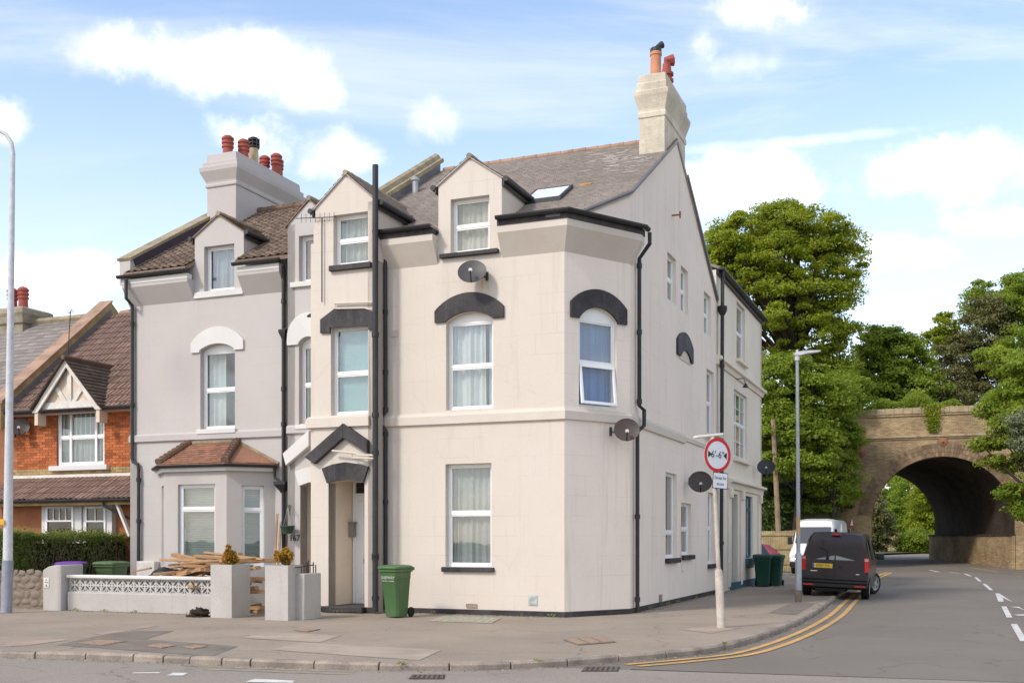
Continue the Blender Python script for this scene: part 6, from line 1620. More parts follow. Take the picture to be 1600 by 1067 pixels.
# hanging basket on its bracket
bk = GQ.w(*GQ.px(450, 790), 0)
hb = thing('hanging_basket', 'green hanging basket on a scrolled bracket by the house number', 'hanging basket', GQ.w(*GQ.px(449, 826), .25))
m = MB(); b0 = GQ.w(*GQ.px(453, 796), 0); tip = GQ.w(*GQ.px(450, 790, .25), .25); m.tube([b0 - Vector((0, 0, .12)), b0 + Vector((0, 0, .12))], .012, 6); m.tube([b0 + Vector((0, 0, .10)), tip], .011, 6); m.tube([b0 - Vector((0, 0, .1)), b0.lerp(tip, .5) - Vector((0, 0, .02)), tip], .009, 6); m.build('bracket', M_DKMET, hb)
bc = GQ.w(*GQ.px(449, 822, .25), .25)
m = MB()
for j in range(3): a_ = j * 2.1; m.tube([tip, bc + Vector((.14 * math.cos(a_), .14 * math.sin(a_), 0))], .004, 4)
m.build('chain', M_STEEL, hb)
m = MB(); m.lathe([(.10, -.17), (.16, -.02), (.175, -.01), (.175, .015), (.15, .0)], 14, Matrix.Translation(bc)); m.build('bowl', mat('basket_green', (0.045, 0.095, 0.06), .6), hb)

# ------------------------------------------------------------------ satellite dishes and aerials
def dish(label, wall_p, centre, r, m_, face=(-.12, -.90, .40), group=None):
    f = Vector(face).normalized(); wall_p, c = Vector(wall_p), Vector(centre)
    t = thing('satellite_dish', label, 'satellite dish', wall_p)
    Mx = Matrix.Translation(c) @ f.to_track_quat('Z', 'Y').to_matrix().to_4x4() @ Matrix.Diagonal((1, .92, 1, 1))
    prof = [(r * i / 8, .16 * r * (i / 8) ** 2) for i in range(1, 9)]; back = [(rr_, z - .012) for rr_, z in prof[::-1]]
    m = MB(); m.lathe([(.004, 0)] + prof + back, 28, Mx); m.build('reflector', m_, t, smooth=.9)
    low = Mx @ Vector((0, -r * .95, .14 * r)); foc = Mx @ Vector((0, -r * .55, r * 1.05)); bk_ = Mx @ Vector((0, 0, -.03))
    dn = Vector((0, 0, -1)); low = c + (dn - f * dn.dot(f)).normalized() * r * .9 + f * .10 * r; foc = c + f * r * .95 + dn * r * .45
    m = MB(); m.tube([low, foc], .014, 6); m.build('arm', M_DKMET, t)
    m = MB(); m.tube([foc - f * .02 + Vector((0, 0, .03)), foc - f * .11 + Vector((0, 0, .06))], [.04, .028], 10); m.build('receiver', M_PLASTER, t)
    m = MB(); m.tube([bk_, bk_ - f * .08], .05, 8); m.tube([bk_ - f * .06, (bk_ - f * .06).lerp(wall_p, .6) - Vector((0, 0, .02)), wall_p], .022, 8); m.tube([wall_p - Vector((0, 0, .09)), wall_p + Vector((0, 0, .09))], .035, 6); m.build('mount', M_DKMET, t)
    return t
def dw(pl, xw, yw, xc, yc, n): return pl.w(*pl.px(xw, yw), 0), pl.w(*pl.px(xc, yc, n), n)
dish('grey satellite dish under the middle dormer window', *dw(FR, 761, 432, 738, 426, .30), .30, M_DISHG)
dish('brown satellite dish on the canted corner below its window', *dw(CT, 954, 674, 979, 672, .38), .265, M_DISHB, face=(-.05, -.95, .22))
dish('brown satellite dish low on the side wall behind the road sign', *dw(SD, 1076, 752, 1094, 753, .40), .30, M_DISHB, face=(-.1, -.95, .2))
dish('dark satellite dish on the far corner of the rear block', *dw(SD, 1187, 729, 1197, 730, .45), .30, M_DKMET, face=(-.2, -.9, .3))
dish('brown satellite dish on the red brick wall', *dw(NP, 24, 678, 31, 667, .28), .26, M_DISHB, face=(.25, -.9, .25))
def aerial(label, base, top, d, n, L_):
    t = thing('tv_aerial', label, 'aerial', base); base, top, d = Vector(base), Vector(top), Vector(d).normalized()
    m = MB(); m.tube([base, top], .014, 6); m.build('mast', M_DKMET, t)
    m = MB(); m.tube([top - d * L_ * .35, top + d * L_ * .65], .009, 6); bm_o = m.build('boom', M_DKMET, t)
    s = d.cross(Vector((0, 0, 1))).normalized()
    for i in range(n):
        p = top + d * L_ * (-.3 + .93 * i / n); m = MB(); hv = Vector((0, 0, 1)) if n > 5 else s; m.tube([p - hv * .10, p + hv * .10], .005, 5); m.build('element', M_DKMET, bm_o)
    return t
apk = HP.w(gam, gaz - .05, .1)
tp = across(2.6).px(110, 488); aerial('thin television aerial on the half-timbered gable', apk, across(2.1).w(across(2.1).sx(110), across(2.1).px(110, 487)[1]), (.5, -.8, .1), 3, .4)
p0, p1 = PO.w(*PO.px(503, 472, .06), .06), PO.w(*PO.px(503, 340, .06), .06)
aerial('rusty aerial on a pole at the left edge of the cream dormer', p0, p1, (-.8, .3, .06), 8, 1.0)

# ------------------------------------------------------------------ street lamps and signs
b = G(10, 957)
lamp1 = thing('street_lamp', 'tall grey street lamp with curved arm at the left edge', 'street lamp', b)
pl = VPlane((b.x, b.y), (1, 0))
m = MB(); m.tube([b, b + Vector((.03, 0, 1.12))], .115, 14); m.build('base_column', M_POSTD, lamp1)
topp = pl.w(*pl.px(20, 240)); P_ = [b + Vector((.03, 0, 1.12)), b.lerp(topp, .5), topp, pl.w(*pl.px(18, 224)), pl.w(*pl.px(10, 211)), pl.w(*pl.px(0, 205)), pl.w(*pl.px(-30, 198)), pl.w(*pl.px(-80, 192))]
m = MB(); m.tube(P_, [.10, .075, .05, .045, .042, .04, .036, .034], 12); m.build('column', M_POSTL, lamp1)
e = P_[-1]; m = MB(); m.loft([[(e.x - k, e.y - w_, e.z - h_), (e.x - k, e.y + w_, e.z - h_), (e.x - k, e.y + w_ * .7, e.z + h_), (e.x - k, e.y - w_ * .7, e.z + h_)] for k, w_, h_ in ((-.05, .05, .04), (.1, .12, .08), (.6, .13, .08), (.75, .06, .03))]); m.build('lantern', M_POSTL, lamp1)
q = pl.w(*pl.px(3, 815)); m = MB(); m.box(q.x - .12, q.x + .10, q.y - .13, q.y - .115, q.z - .06, q.z + .06); m.build('yellow_tag', mat('tag_yellow', (0.80, 0.42, 0.02), .6, .1, 6), lamp1)
b = G(1247.5, 940)
lamp2 = thing('street_lamp', 'slim galvanised street lamp with flat head beside the parked black van', 'street lamp', b)
pl = VPlane((b.x, b.y), (1, 0)); zt = pl.px(1245, 556)[1]; zm = pl.px(1248, 866)[1]
m = MB(); m.tube([b, b + Vector((0, 0, .3))], .085, 12); m.build('sleeve', M_STONEM, lamp2)
m = MB(); m.tube([b + Vector((0, 0, .3)), b + Vector((0, 0, zm)), b + Vector((0, 0, zm + .05))], [.082, .080, .055], 14); m.build('base_column', M_GALV, lamp2)
m = MB(); m.tube([b + Vector((0, 0, zm + .04)), b + Vector((-.03, 0, zt))], [.052, .04], 12); m.build('column', M_GALV, lamp2)
m = MB(); z0 = pl.px(1247, 836)[1]; z1 = pl.px(1247, 814)[1]; m.tube([b + Vector((-.005, 0, z0)), b + Vector((-.01, 0, z1 + .1))], .0535, 12); m.build('band', mat('band_orange', (0.52, 0.33, 0.17), .7), lamp2)
tpv = b + Vector((-.03, 0, zt)); m = MB(); m.tube([tpv - Vector((0, 0, .12)), tpv + Vector((0, 0, .06))], .06, 10)
m.loft([[(tpv.x + k, tpv.y - w_, tpv.z + z_ - h_), (tpv.x + k, tpv.y + w_, tpv.z + z_ - h_), (tpv.x + k, tpv.y + w_, tpv.z + z_ + h_), (tpv.x + k, tpv.y - w_, tpv.z + z_ + h_)] for k, w_, h_, z_ in ((-.08, .05, .03, .04), (.05, .10, .05, .05), (.25, .13, .035, .08), (.56, .10, .02, .11))]); m.lathe([(.035, .05), (.035, .13), (.01, .16)], 8, Matrix.Translation(tpv)); m.build('lantern', M_POSTL, lamp2, bevel=.01)

b = G(1127, 980); sgn = thing('road_sign', 'round red-bordered width limit sign on a leaning post', 'road sign', b)
pl = VPlane((b.x, b.y), (1, 0)); tp = pl.w(*pl.px(1113.5, 690)); md = b.lerp(tp, .30)
m = MB(); m.tube([b, md, md + (tp - b).normalized() * .05], [.076, .072, .048], 14); m.build('base_column', M_SPOST, sgn)
m = MB(); m.tube([md, tp], .038, 12); m.build('post', M_SPOST, sgn)
m = MB(); m.tube([b + Vector((0, 0, .16)), b + Vector((0, 0, .18))], .080, 14); m.build('collar', M_SPOST, sgn)
rot = Matrix.Rotation(R(30), 4, 'Z')
rgt = (rot @ Vector((1, 0, 0))); upv = Vector((0, 0, 1)); tiltA = R(-3.5); r2 = rgt * math.cos(tiltA) + upv * math.sin(tiltA); u2 = -rgt * math.sin(tiltA) + upv * math.cos(tiltA)
nrm = r2.cross(u2)
cpos = pl.w(*pl.px(1117, 711)) + nrm * .07
FM = face_frame(cpos, r2, u2)
def disc(r0, r1, z0, z1, m_, nm, parent, n=48):
    k = MB()
    if r0 == 0: k.lathe([(r1, z0), (r1, z1)], n, FM)
    else: k.lathe([(r0, z0), (r1, z0), (r1, z1), (r0, z1), (r0, z0)], n, FM)
    return k.build(nm, m_, parent, recalc=True)
M_SWHITE = mat('sign_white', (0.66, 0.68, 0.72), .5, .05, 4, .0, 20); M_SRED = mat('sign_red', (0.56, 0.015, 0.02), .5, .08, 4, .0, 20); M_SBLK = mat('sign_black', (0.012, 0.012, 0.014), .5, .05, 4, .0, 20)
plate = disc(0, .305, -.006, 0, M_SWHITE, 'sign_plate', sgn)
k = MB(); n = 48
vsr = [FM @ Vector((r * math.cos(2 * math.pi * j / n), r * math.sin(2 * math.pi * j / n), .003)) for r in (.245, .305) for j in range(n)]
k.add(vsr, [(j, (j + 1) % n, n + (j + 1) % n, n + j) for j in range(n)]); k.slab; k.build('red_border', M_SRED, plate, smooth=0)
k = MB(); T = lambda x, y: FM @ Vector((x, y, .003)); k.add([T(-.215, .065), T(-.215, -.065), T(-.135, 0)], [(0, 1, 2)]); k.add([T(.215, .065), T(.135, 0), T(.215, -.065)], [(0, 1, 2)]); k.build('arrow_marks', M_SBLK, plate, smooth=0)
text_part('6\'-6"', .168, M_SBLK, FM @ Matrix.Translation((0, 0, .004)), plate, 'lettering', .001, sx=.98)
c2p = pl.w(*pl.px(1121, 751)) + nrm * .075; FM2 = face_frame(c2p, r2, u2)
k = MB(); k.box(-.175, .175, -.145, .145, -.005, 0, FM2); pl2 = k.build('supplementary_plate', M_SBLK, sgn)
k = MB(); k.box(-.162, .162, -.132, .132, .001, .003, FM2); k.build('plate_face', M_SWHITE, pl2)
text_part('Except for', .082, M_SBLK, FM2 @ Matrix.Translation((0, .048, .004)), pl2, 'lettering', .001, sx=.80); text_part('access', .082, M_SBLK, FM2 @ Matrix.Translation((0, -.058, .004)), pl2, 'lettering', .001, sx=.80)
k = MB(); hp = pl.w(*pl.px(1110, 680)); k.box(-.30, .24, -.06, .10, -.03, .02, Matrix.Translation(hp) @ Matrix.Rotation(R(18), 4, 'Z') @ Matrix.Rotation(R(-7), 4, 'Y')); k.tube([hp - Vector((-.02, 0, .02)), tp - Vector((0, 0, .05))], .05, 8); k.build('sign_light', M_PLASTER, sgn, bevel=.015)
# ------------------------------------------------------------------ vehicles
def ringcar(y, zb, zt, wb, wm, wt, zm, k=.07):
    """section across a body: sill, waist and roof half-widths"""
    R_ = [(wb - .05, zb), (wb, zb + .06), (wm, (zb + zm) * .5), (wm, zm), (wt + .03, zt - k * 1.6), (wt - k * .6, zt - k * .35), (wt * .55, zt)]
    L_ = [(-x, z) for x, z in R_[::-1]]
    return [Vector((x, y, z)) for x, z in R_ + L_]
def wheel(t, x, y, r, w_, steer=0.0, side=1, rim_m=None):
    Mx = Matrix.Translation((x, y, r)) @ Matrix.Rotation(steer, 4, 'Z') @ Matrix.Rotation(R(90) * side, 4, 'Y')
    m = MB(); m.lathe([(r * .62, -w_ / 2), (r * .9, -w_ / 2), (r, -w_ / 2 + .03), (r, w_ / 2 - .03), (r * .9, w_ / 2), (r * .66, w_ / 2), (r * .62, w_ / 2 - .02), (r * .62, -w_ / 2)], 28, Mx); wo_ = child(m.build('wheel', M_RUBBER), t)
    m = MB(); m.lathe([(r * .60, w_ / 2 - .04), (r * .65, w_ / 2 - .004), (r * .58, w_ / 2 - .006), (r * .56, w_ / 2 - .05)], 28, Mx)
    for j in range(5):
        a = j * 2 * math.pi / 5; m.hexa([Mx @ Vector(p) for p in [(.03 * math.cos(a + 1.57) + s * math.cos(a), .03 * math.sin(a + 1.57) + s * math.sin(a), zz_) for zz_ in (w_ / 2 - .04, w_ / 2 - .012) for s in (.03, r * .6)][:2] + [(-.03 * math.cos(a + 1.57) + s * math.cos(a), -.03 * math.sin(a + 1.57) + s * math.sin(a), w_ / 2 - .04) for s in (r * .6, .03)] + [(.03 * math.cos(a + 1.57) + s * math.cos(a), .03 * math.sin(a + 1.57) + s * math.sin(a), w_ / 2 - .012) for s in (.03, r * .6)] + [(-.03 * math.cos(a + 1.57) + s * math.cos(a), -.03 * math.sin(a + 1.57) + s * math.sin(a), w_ / 2 - .012) for s in (r * .6, .03)]])
    m.lathe([(.001, w_ / 2 - .05), (.06, w_ / 2 - .02), (.05, w_ / 2 - .005), (.001, w_ / 2 - .004)], 12, Mx)
    child(m.build('rim', rim_m or M_STEEL), wo_)
def face(t, name, pts, m_, th=.006, parent=None):
    """panel: quad/polygon pushed a little out of the body"""
    P = [Vector(p) for p in pts]; n = (P[1] - P[0]).cross(P[2] - P[0]).normalized()
    m = MB(); m.slab([p for p in P], n * th); o = m.build(name, m_); o.parent = parent or t; return o
M_VANB = mat('dark_plum_paint', (0.013, 0.006, 0.012), .28, .05, 2, .0, 20, spec=.4, coat=.18)
M_BUMP = mat('bumper_plastic', (0.022, 0.021, 0.021), .5, .1, 4, .05, 20)
M_TAIL = mat('tail_light', (0.55, 0.01, 0.012), .2, .1, 10, .1, 30, spec=.6)
M_TAILW = mat('tail_clear', (0.62, 0.30, 0.28), .2, .1, 10, .1, 30, spec=.6)
M_PLATE = mat('plate_yellow', (0.72, 0.50, 0.05), .5, .05, 4)
M_VANW = mat('white_van_paint', (0.74, 0.74, 0.73), .3, .04, 2, .0, 20, spec=.5, coat=.4)
M_CARR = mat('red_car_paint', (0.42, 0.010, 0.016), .25, .04, 2, .0, 20, spec=.5, coat=.5)
M_BGLASS = mat('black_glass', (0.008, 0.008, 0.010), .04, .05, 2, .0, 20, spec=1.0, coat=1.0)
M_CHROME = mat('chrome', (0.6, 0.6, 0.6), .25, .05, 4, .0, 20, metal=.8)
HEAD = R(-21.5)                                   # along the side road
rr_c = G(1352, 936, -.1)
fw2 = Vector((math.sin(-HEAD), math.cos(-HEAD))); rg2 = Vector((fw2.y, -fw2.x))
orig = Vector((rr_c.x, rr_c.y)) - rg2 * .80 - fw2 * .55
van = thing('parked_van', 'black panel van parked with its rear to the viewer on the kerb', 'van', (orig.x, orig.y, -.1), HEAD)
van.rotation_euler = (0, R(2.4), HEAD)           # left wheels stand on the kerb
van.location = (orig.x, orig.y, -.062)
# local: y forward from the rear face, z up from the road
secs = [ringcar(.03, .34, 1.70, .80, .86, .62, 1.05), ringcar(.0, .40, 1.60, .82, .88, .70, 1.02), ringcar(.10, .27, 1.775, .85, .895, .68, 1.05), ringcar(.5, .24, 1.82, .86, .895, .70, 1.05), ringcar(1.6, .23, 1.83, .87, .895, .71, 1.06), ringcar(2.6, .23, 1.81, .87, .895, .70, 1.06),
        ringcar(3.2, .23, 1.70, .87, .895, .66, 1.06), ringcar(3.75, .23, 1.20, .86, .89, .70, 1.02), ringcar(4.3, .25, 1.02, .82, .86, .66, .86), ringcar(4.75, .30, .86, .70, .74, .55, .72)]
secs = secs[1:]
m = MB(); m.loft(secs); child(m.build('body', M_VANB, smooth=.5), van)
yR = -.012
# rear doors: two glazed leaves, split line, plate, lights, badge
for s_ in (-1, 1):
    face(van, 'rear_window', [(s_ * .018, yR + .012, 1.06), (s_ * .80, yR + .03, 1.06), (s_ * .665, yR + .087, 1.66), (s_ * .018, yR + .0754, 1.69)][::s_], M_BGLASS, .012)
    face(van, 'door_leaf', [(s_ * .010, yR, .52), (s_ * .83, yR + .006, .52), (s_ * .815, yR + .010, 1.045), (s_ * .010, yR, 1.045)][::s_], M_VANB, .012)
    tl_ = face(van, 'tail_light', [(s_ * .77, yR - .004, .76), (s_ * .895, yR + .05, .76), (s_ * .87, yR + .05, 1.15), (s_ * .765, yR - .004, 1.15)][::s_], M_TAIL, .03)
    face(van, 'reversing_lamp', [(s_ * .772, yR - .038, 1.05), (s_ * .875, yR + .01, 1.05), (s_ * .868, yR + .01, 1.12), (s_ * .772, yR - .038, 1.12)][::s_], M_TAILW, .004, parent=tl_)
    face(van, 'reflector', [(s_ * .55, yR - .085, .345), (s_ * .82, yR - .07, .345), (s_ * .82, yR - .07, .385), (s_ * .55, yR - .085, .385)][::s_], M_TAIL, .006)
m = MB(); m.tube([(-.2, yR - .02, 1.08), (-.22, yR + .01, 1.30), (-.40, yR + .0, 1.38)], .012, 6); child(m.build('wiper', M_RUBBER), van)
m = MB()
for y0, z0, z1, w_ in ((-.07, .50, .58, .88), (-.08, .42, .50, .885), (-.055, .30, .42, .87)): m.box(-w_, w_, y0, .12, z0, z1)
child(m.build('rear_bumper', M_BUMP, bevel=.03), van)
m = MB(); m.box(-.60, -.06, yR - .022, yR, .83, .95); plt = child(m.build('number_plate', M_PLATE, bevel=.004), van)
m = MB(); m.box(-.60, -.55, yR - .026, yR - .0215, .835, .945); o = child(m.build('plate_band', mat('plate_blue', (0.03, 0.12, 0.45), .5)), plt)
tx = text_part('KM67 YHL', .095, M_SBLK, face_frame((-.31, yR - .024, .888), (1, 0, 0), (0, 0, 1)), None, 'lettering', .001, sx=.86); tx.parent = plt
m = MB(); m.lathe([(.055, 0), (.055, .012), (.04, .016)], 16, Matrix.Translation((.16, yR - .005, .88)) @ Matrix.Rotation(R(90), 4, 'X')); child(m.build('badge', M_BUMP), van)
m = MB(); m.box(-.64, -.46, yR - .018, yR - .010, .73, .75); m.box(.56, .66, yR - .018, yR - .010, .68, .70); child(m.build('nameplate', M_CHROME), van)
face(van, 'brake_light', [(-.12, .02, 1.735), (.12, .02, 1.735), (.11, .05, 1.765), (-.11, .05, 1.765)], M_TAIL, .02)
for s_ in (-1, 1):
    face(van, 'side_window', [(s_ * .893, 2.55, 1.10), (s_ * .893, 3.35, 1.10), (s_ * .80, 3.0, 1.52), (s_ * .755, 2.6, 1.62)][::s_], M_BGLASS, .01)
    face(van, 'side_panel_glass', [(s_ * .898, .35, 1.10), (s_ * .898, 1.25, 1.10), (s_ * .775, 1.2, 1.63), (s_ * .775, .45, 1.62)][::s_], M_BGLASS, .008)
    m = MB(); m.box(s_ * .90 if s_ > 0 else s_ * 1.13, s_ * 1.13 if s_ > 0 else s_ * .90, 3.20, 3.30, 1.06, 1.24); child(m.build('door_mirror', M_BUMP, bevel=.04), van)
    wheel(van, s_ * .79, .72, .325, .21, 0, s_)
    wheel(van, s_ * .80, 3.70, .325, .21, R(-27), s_)
m = MB(); m.box(-.5, .3, .0, 3.8, .20, .28); child(m.build('underbody', M_RUBBER), van)
face(van, 'windscreen', [(-.66, 3.22, 1.68), (.66, 3.22, 1.68), (.70, 3.74, 1.22), (-.70, 3.74, 1.22)], M_BGLASS, .01)

# white van facing the viewer
c = G(1262, 893.5)
wv = thing('white_van', 'white high-roof van facing the viewer behind the fence', 'van', (14.55, 51.4, -.05), R(180 - 25))
# local: y forward (towards the viewer after turning)
fs = [ringcar(-2.5, .35, 2.45, .90, .97, .84, 1.3, .12), ringcar(-2.3, .30, 2.52, .92, .98, .86, 1.3, .12), ringcar(.7, .30, 2.54, .94, .99, .87, 1.3, .14), ringcar(1.25, .30, 2.44, .94, .99, .82, 1.3, .14), ringcar(1.50, .30, 2.20, .94, .99, .80, 1.3, .08), ringcar(1.95, .30, 1.38, .94, .98, .86, 1.15, .06), ringcar(2.45, .32, 1.12, .92, .96, .84, .92, .06), ringcar(2.60, .38, .92, .88, .92, .80, .75, .06)]
m = MB(); m.loft(fs); child(m.build('body', M_VANW, smooth=.5), wv)
face(wv, 'windscreen', [(-.80, 1.97, 1.42), (.80, 1.97, 1.42), (.74, 1.53, 2.14), (-.74, 1.53, 2.14)][::-1], M_BGLASS, .02)
face(wv, 'grille', [(-.55, 2.615, .62), (.55, 2.615, .62), (.58, 2.59, .84), (-.58, 2.59, .84)][::-1], M_BUMP, .02)
for s_ in (-1, 1):
    face(wv, 'headlight', [(s_ * .60, 2.62, .66), (s_ * .88, 2.58, .66), (s_ * .86, 2.46, .98), (s_ * .66, 2.5, .96)][::-s_], M_CHROME, .02)
    face(wv, 'side_window', [(s_ * .99, .75, 1.4), (s_ * .99, 1.6, 1.38), (s_ * .88, 1.38, 2.05), (s_ * .90, .75, 2.1)][::s_], M_BGLASS, .01)
    m = MB(); m.box(min(s_ * 1.0, s_ * 1.2), max(s_ * 1.0, s_ * 1.2), 1.55, 1.65, 1.35, 1.70); child(m.build('door_mirror', M_BUMP, bevel=.03), wv)
    wheel(wv, s_ * .86, 1.75, .34, .22, 0, s_); wheel(wv, s_ * .86, -1.6, .34, .22, 0, s_)
m = MB(); m.box(-.92, .92, 2.45, 2.68, .34, .58); child(m.build('front_bumper', M_BUMP, bevel=.04), wv)
m = MB(); m.box(-.26, .26, 2.685, 2.70, .42, .53); child(m.build('number_plate', M_UPVC), wv)

# red car mostly hidden by the house corner
c = G(1197, 905)
rc = thing('red_car', 'red hatchback mostly hidden behind the dark green bins', 'car', (c.x - 1.28, c.y + .7, -.02), R(112))
fs = [ringcar(-1.95, .35, .95, .70, .76, .58, .8), ringcar(-1.85, .28, 1.12, .78, .82, .60, .86), ringcar(-1.45, .25, 1.38, .82, .84, .56, .9), ringcar(-.6, .23, 1.46, .83, .85, .58, .92), ringcar(.3, .23, 1.42, .83, .85, .57, .92), ringcar(.95, .23, 1.02, .83, .85, .68, .92), ringcar(1.7, .25, .88, .80, .83, .66, .78), ringcar(2.05, .33, .70, .66, .70, .5, .6)]
m = MB(); m.loft(fs); child(m.build('body', M_CARR, smooth=.5), rc)
face(rc, 'rear_window', [(-.60, -1.86, 1.06), (.60, -1.86, 1.06), (.50, -1.5, 1.34), (-.50, -1.5, 1.34)], M_BGLASS, .02)
for s_ in (-1, 1):
    face(rc, 'tail_light', [(s_ * .58, -1.93, .78), (s_ * .82, -1.80, .78), (s_ * .76, -1.80, 1.02), (s_ * .60, -1.88, 1.02)][::s_], M_TAIL, .03)
    face(rc, 'side_window', [(s_ * .85, -1.3, .95), (s_ * .85, .7, .95), (s_ * .62, .25, 1.36), (s_ * .64, -1.1, 1.36)][::s_], M_BGLASS, .01)
    wheel(rc, s_ * .76, -1.25, .30, .2, 0, s_); wheel(rc, s_ * .76, 1.3, .30, .2, 0, s_)

# ------------------------------------------------------------------ fence panel, telegraph pole, warning sign
f0, f1 = G(1186, 890), G(1240, 893)
f0.y = f1.y + .6; f0.x = (1186 - 800) / F_PX * f0.y
FP = VPlane(f0.to_2d(), (f1 - f0).to_2d()); FLn = (f1 - f0).to_2d().length
fh = FP.px(1230, 829)[1]
fen = thing('board_fence', 'wooden board fence panel beside the white van', 'fence', FP.w(FLn / 2, 0))
k = int(FLn / .105)
for i in range(k):
    s_ = i * FLn / k; m = MB(); m.pbox(FP, s_ + .005, s_ + FLn / k - .006, .02, fh + rr.uniform(-.015, .015), -.02 - (i % 2) * .006, 0 - (i % 2) * .006); m.build('board', M_FENCE, fen, smooth=0)
for z in (.35, fh * .55, fh - .22): m = MB(); m.pbox(FP, 0, FLn, z, z + .09, .002, .05); m.build('rail', M_FENCE, fen, smooth=0)
m = MB(); m.pbox(FP, FLn, FLn + .11, 0, fh + .04, -.06, .07); m.build('post', M_FENCE, fen, smooth=0)
tb = G(1216, 886); tb = Vector(((1219 - 800) / F_PX * 53, 53, 0)); ttop = Vector(((1208 - 800) / F_PX * 53, 53, EYE + (HOR - 655) * 53 / F_PX))
tpole = thing('telegraph_pole', 'short leaning wooden telegraph pole behind the fence', 'pole', tb)
m = MB(); m.tube([tb, ttop], [.14, .11], 12); m.build('pole', M_POLE, tpole)
m = MB(); m.tube([ttop - Vector((0, 0, .3)), ttop - Vector((-.18, .05, .9)), ttop - Vector((-.16, .05, 1.3))], .05, 6); m.build('cable_box', M_DKMET, tpole)
ws = Vector(((1329 - 800) / F_PX * 56, 56, 0)); wsg = thing('warning_sign', 'red-bordered triangular warning sign beside the white van roof', 'road sign', ws)
zt_ = EYE + (HOR - 809) * 56 / F_PX; zb_ = EYE + (HOR - 823) * 56 / F_PX
m = MB(); m.tube([ws, ws + Vector((0, 0, zt_))], .035, 8); m.build('post', M_GALV, wsg)
wr_, wu = Vector((.62, .78, 0)), Vector((0, 0, 1)); wn_ = wr_.cross(wu); cc = ws + Vector((0, 0, zb_)) + wn_ * .06
def tri(s, z, e): 
    h = .52 * s; return [cc + wr_ * (-.30 * s) + wu * (z), cc + wr_ * (.30 * s) + wu * z, cc + wu * (z + h)]
m = MB(); m.slab([p for p in tri(1.05, 0, 0)], wn_ * .008); pp = m.build('sign_plate', M_SRED, wsg, smooth=0)
m = MB(); m.slab([p + wn_ * .010 for p in tri(.68, .075, 0)], wn_ * .004); m.build('white_centre', M_SWHITE, pp, smooth=0)
# ------------------------------------------------------------------ railway bridge
def brick_mat(name, c1, c2, mortar, dark=(0.05, 0.042, 0.035), sc=1.0, soot=.6):
    m = bpy.data.materials.new(name); m.use_nodes = True; t = m.node_tree; b = t.nodes['Principled BSDF']; b.inputs['Roughness'].default_value = .92; b.inputs['Specular IOR Level'].default_value = .15
    co = t.nodes.new('ShaderNodeTexCoord').outputs['Object']
    mp = t.nodes.new('ShaderNodeMapping'); mp.inputs['Rotation'].default_value = (0, 0, TH); t.links.new(co, mp.inputs['Vector'])
    sp = t.nodes.new('ShaderNodeSeparateXYZ'); t.links.new(mp.outputs[0], sp.inputs[0])
    ad = t.nodes.new('ShaderNodeMath'); t.links.new(sp.outputs[0], ad.inputs[0]); t.links.new(sp.outputs[1], ad.inputs[1])
    cb_ = t.nodes.new('ShaderNodeCombineXYZ'); t.links.new(ad.outputs[0], cb_.inputs[0]); t.links.new(sp.outputs[2], cb_.inputs[1])
    br = t.nodes.new('ShaderNodeTexBrick'); br.inputs['Scale'].default_value = 1.0; br.inputs['Brick Width'].default_value = .225; br.inputs['Row Height'].default_value = .075; br.inputs['Mortar Size'].default_value = .009
    br.inputs['Color1'].default_value = (*c1, 1); br.inputs['Color2'].default_value = (*c2, 1); br.inputs['Mortar'].default_value = (*mortar, 1); br.inputs['Bias'].default_value = -.1
    t.links.new(cb_.outputs[0], br.inputs['Vector'])
    def nz(s, lo, hi, top):
        n = t.nodes.new('ShaderNodeTexNoise'); n.inputs['Scale'].default_value = s; n.inputs['Detail'].default_value = 7; n.inputs['Roughness'].default_value = .65; t.links.new(co, n.inputs['Vector'])
        r = t.nodes.new('ShaderNodeMapRange'); r.inputs[1].default_value, r.inputs[2].default_value, r.inputs[4].default_value = lo, hi, top; t.links.new(n.outputs['Fac'], r.inputs[0]); return r.outputs[0]
    def mix(f, A, B):
        n = t.nodes.new('ShaderNodeMix'); n.data_type = 'RGBA'; t.links.new(f, n.inputs[0]); t.links.new(A, n.inputs[6]); n.inputs[7].default_value = (*B, 1); return n.outputs[2]
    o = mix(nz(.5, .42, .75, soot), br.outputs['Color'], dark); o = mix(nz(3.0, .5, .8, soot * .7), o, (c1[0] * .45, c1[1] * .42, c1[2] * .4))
    t.links.new(o, b.inputs['Base Color'])
    bn = t.nodes.new('ShaderNodeBump'); bn.inputs['Strength'].default_value = .5; bn.inputs['Distance'].default_value = .02; t.links.new(br.outputs['Fac'], bn.inputs['Height']); bn.invert = True; t.links.new(bn.outputs[0], b.inputs['Normal'])
    return m
M_BRB = brick_mat('stock_brick', (0.50, 0.37, 0.20), (0.33, 0.22, 0.115), (0.27, 0.215, 0.15), soot=.8)
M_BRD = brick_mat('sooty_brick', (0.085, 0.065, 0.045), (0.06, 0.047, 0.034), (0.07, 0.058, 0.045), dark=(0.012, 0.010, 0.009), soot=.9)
M_VOUS = mat('voussoir_brick', (0.30, 0.205, 0.12), .92, .2, 1.5, .2, 20, .3, 40, isl=.35, islcol=(0.20, 0.145, 0.09))
M_COPE = mat('bridge_coping', (0.36, 0.29, 0.18), .92, .2, 3, .2, 20, .3, 40, isl=.25)
BF = across(39.8)
bc_s, bc_z = BF.px(1471, 713); hw = 3.45; bs = 2.75
zcop = BF.px(1460, 636)[1]; zstr = BF.px(1353, 684)[1]
bridge = thing('railway_bridge', 'buff brick railway bridge with a wide arch over the side road', 'bridge', BF.w(bc_s, 0))
bl, br_ = -4.0, 26.0
crv = arc(bc_s - hw, bc_s + hw, bs, bc_z - bs, 28)
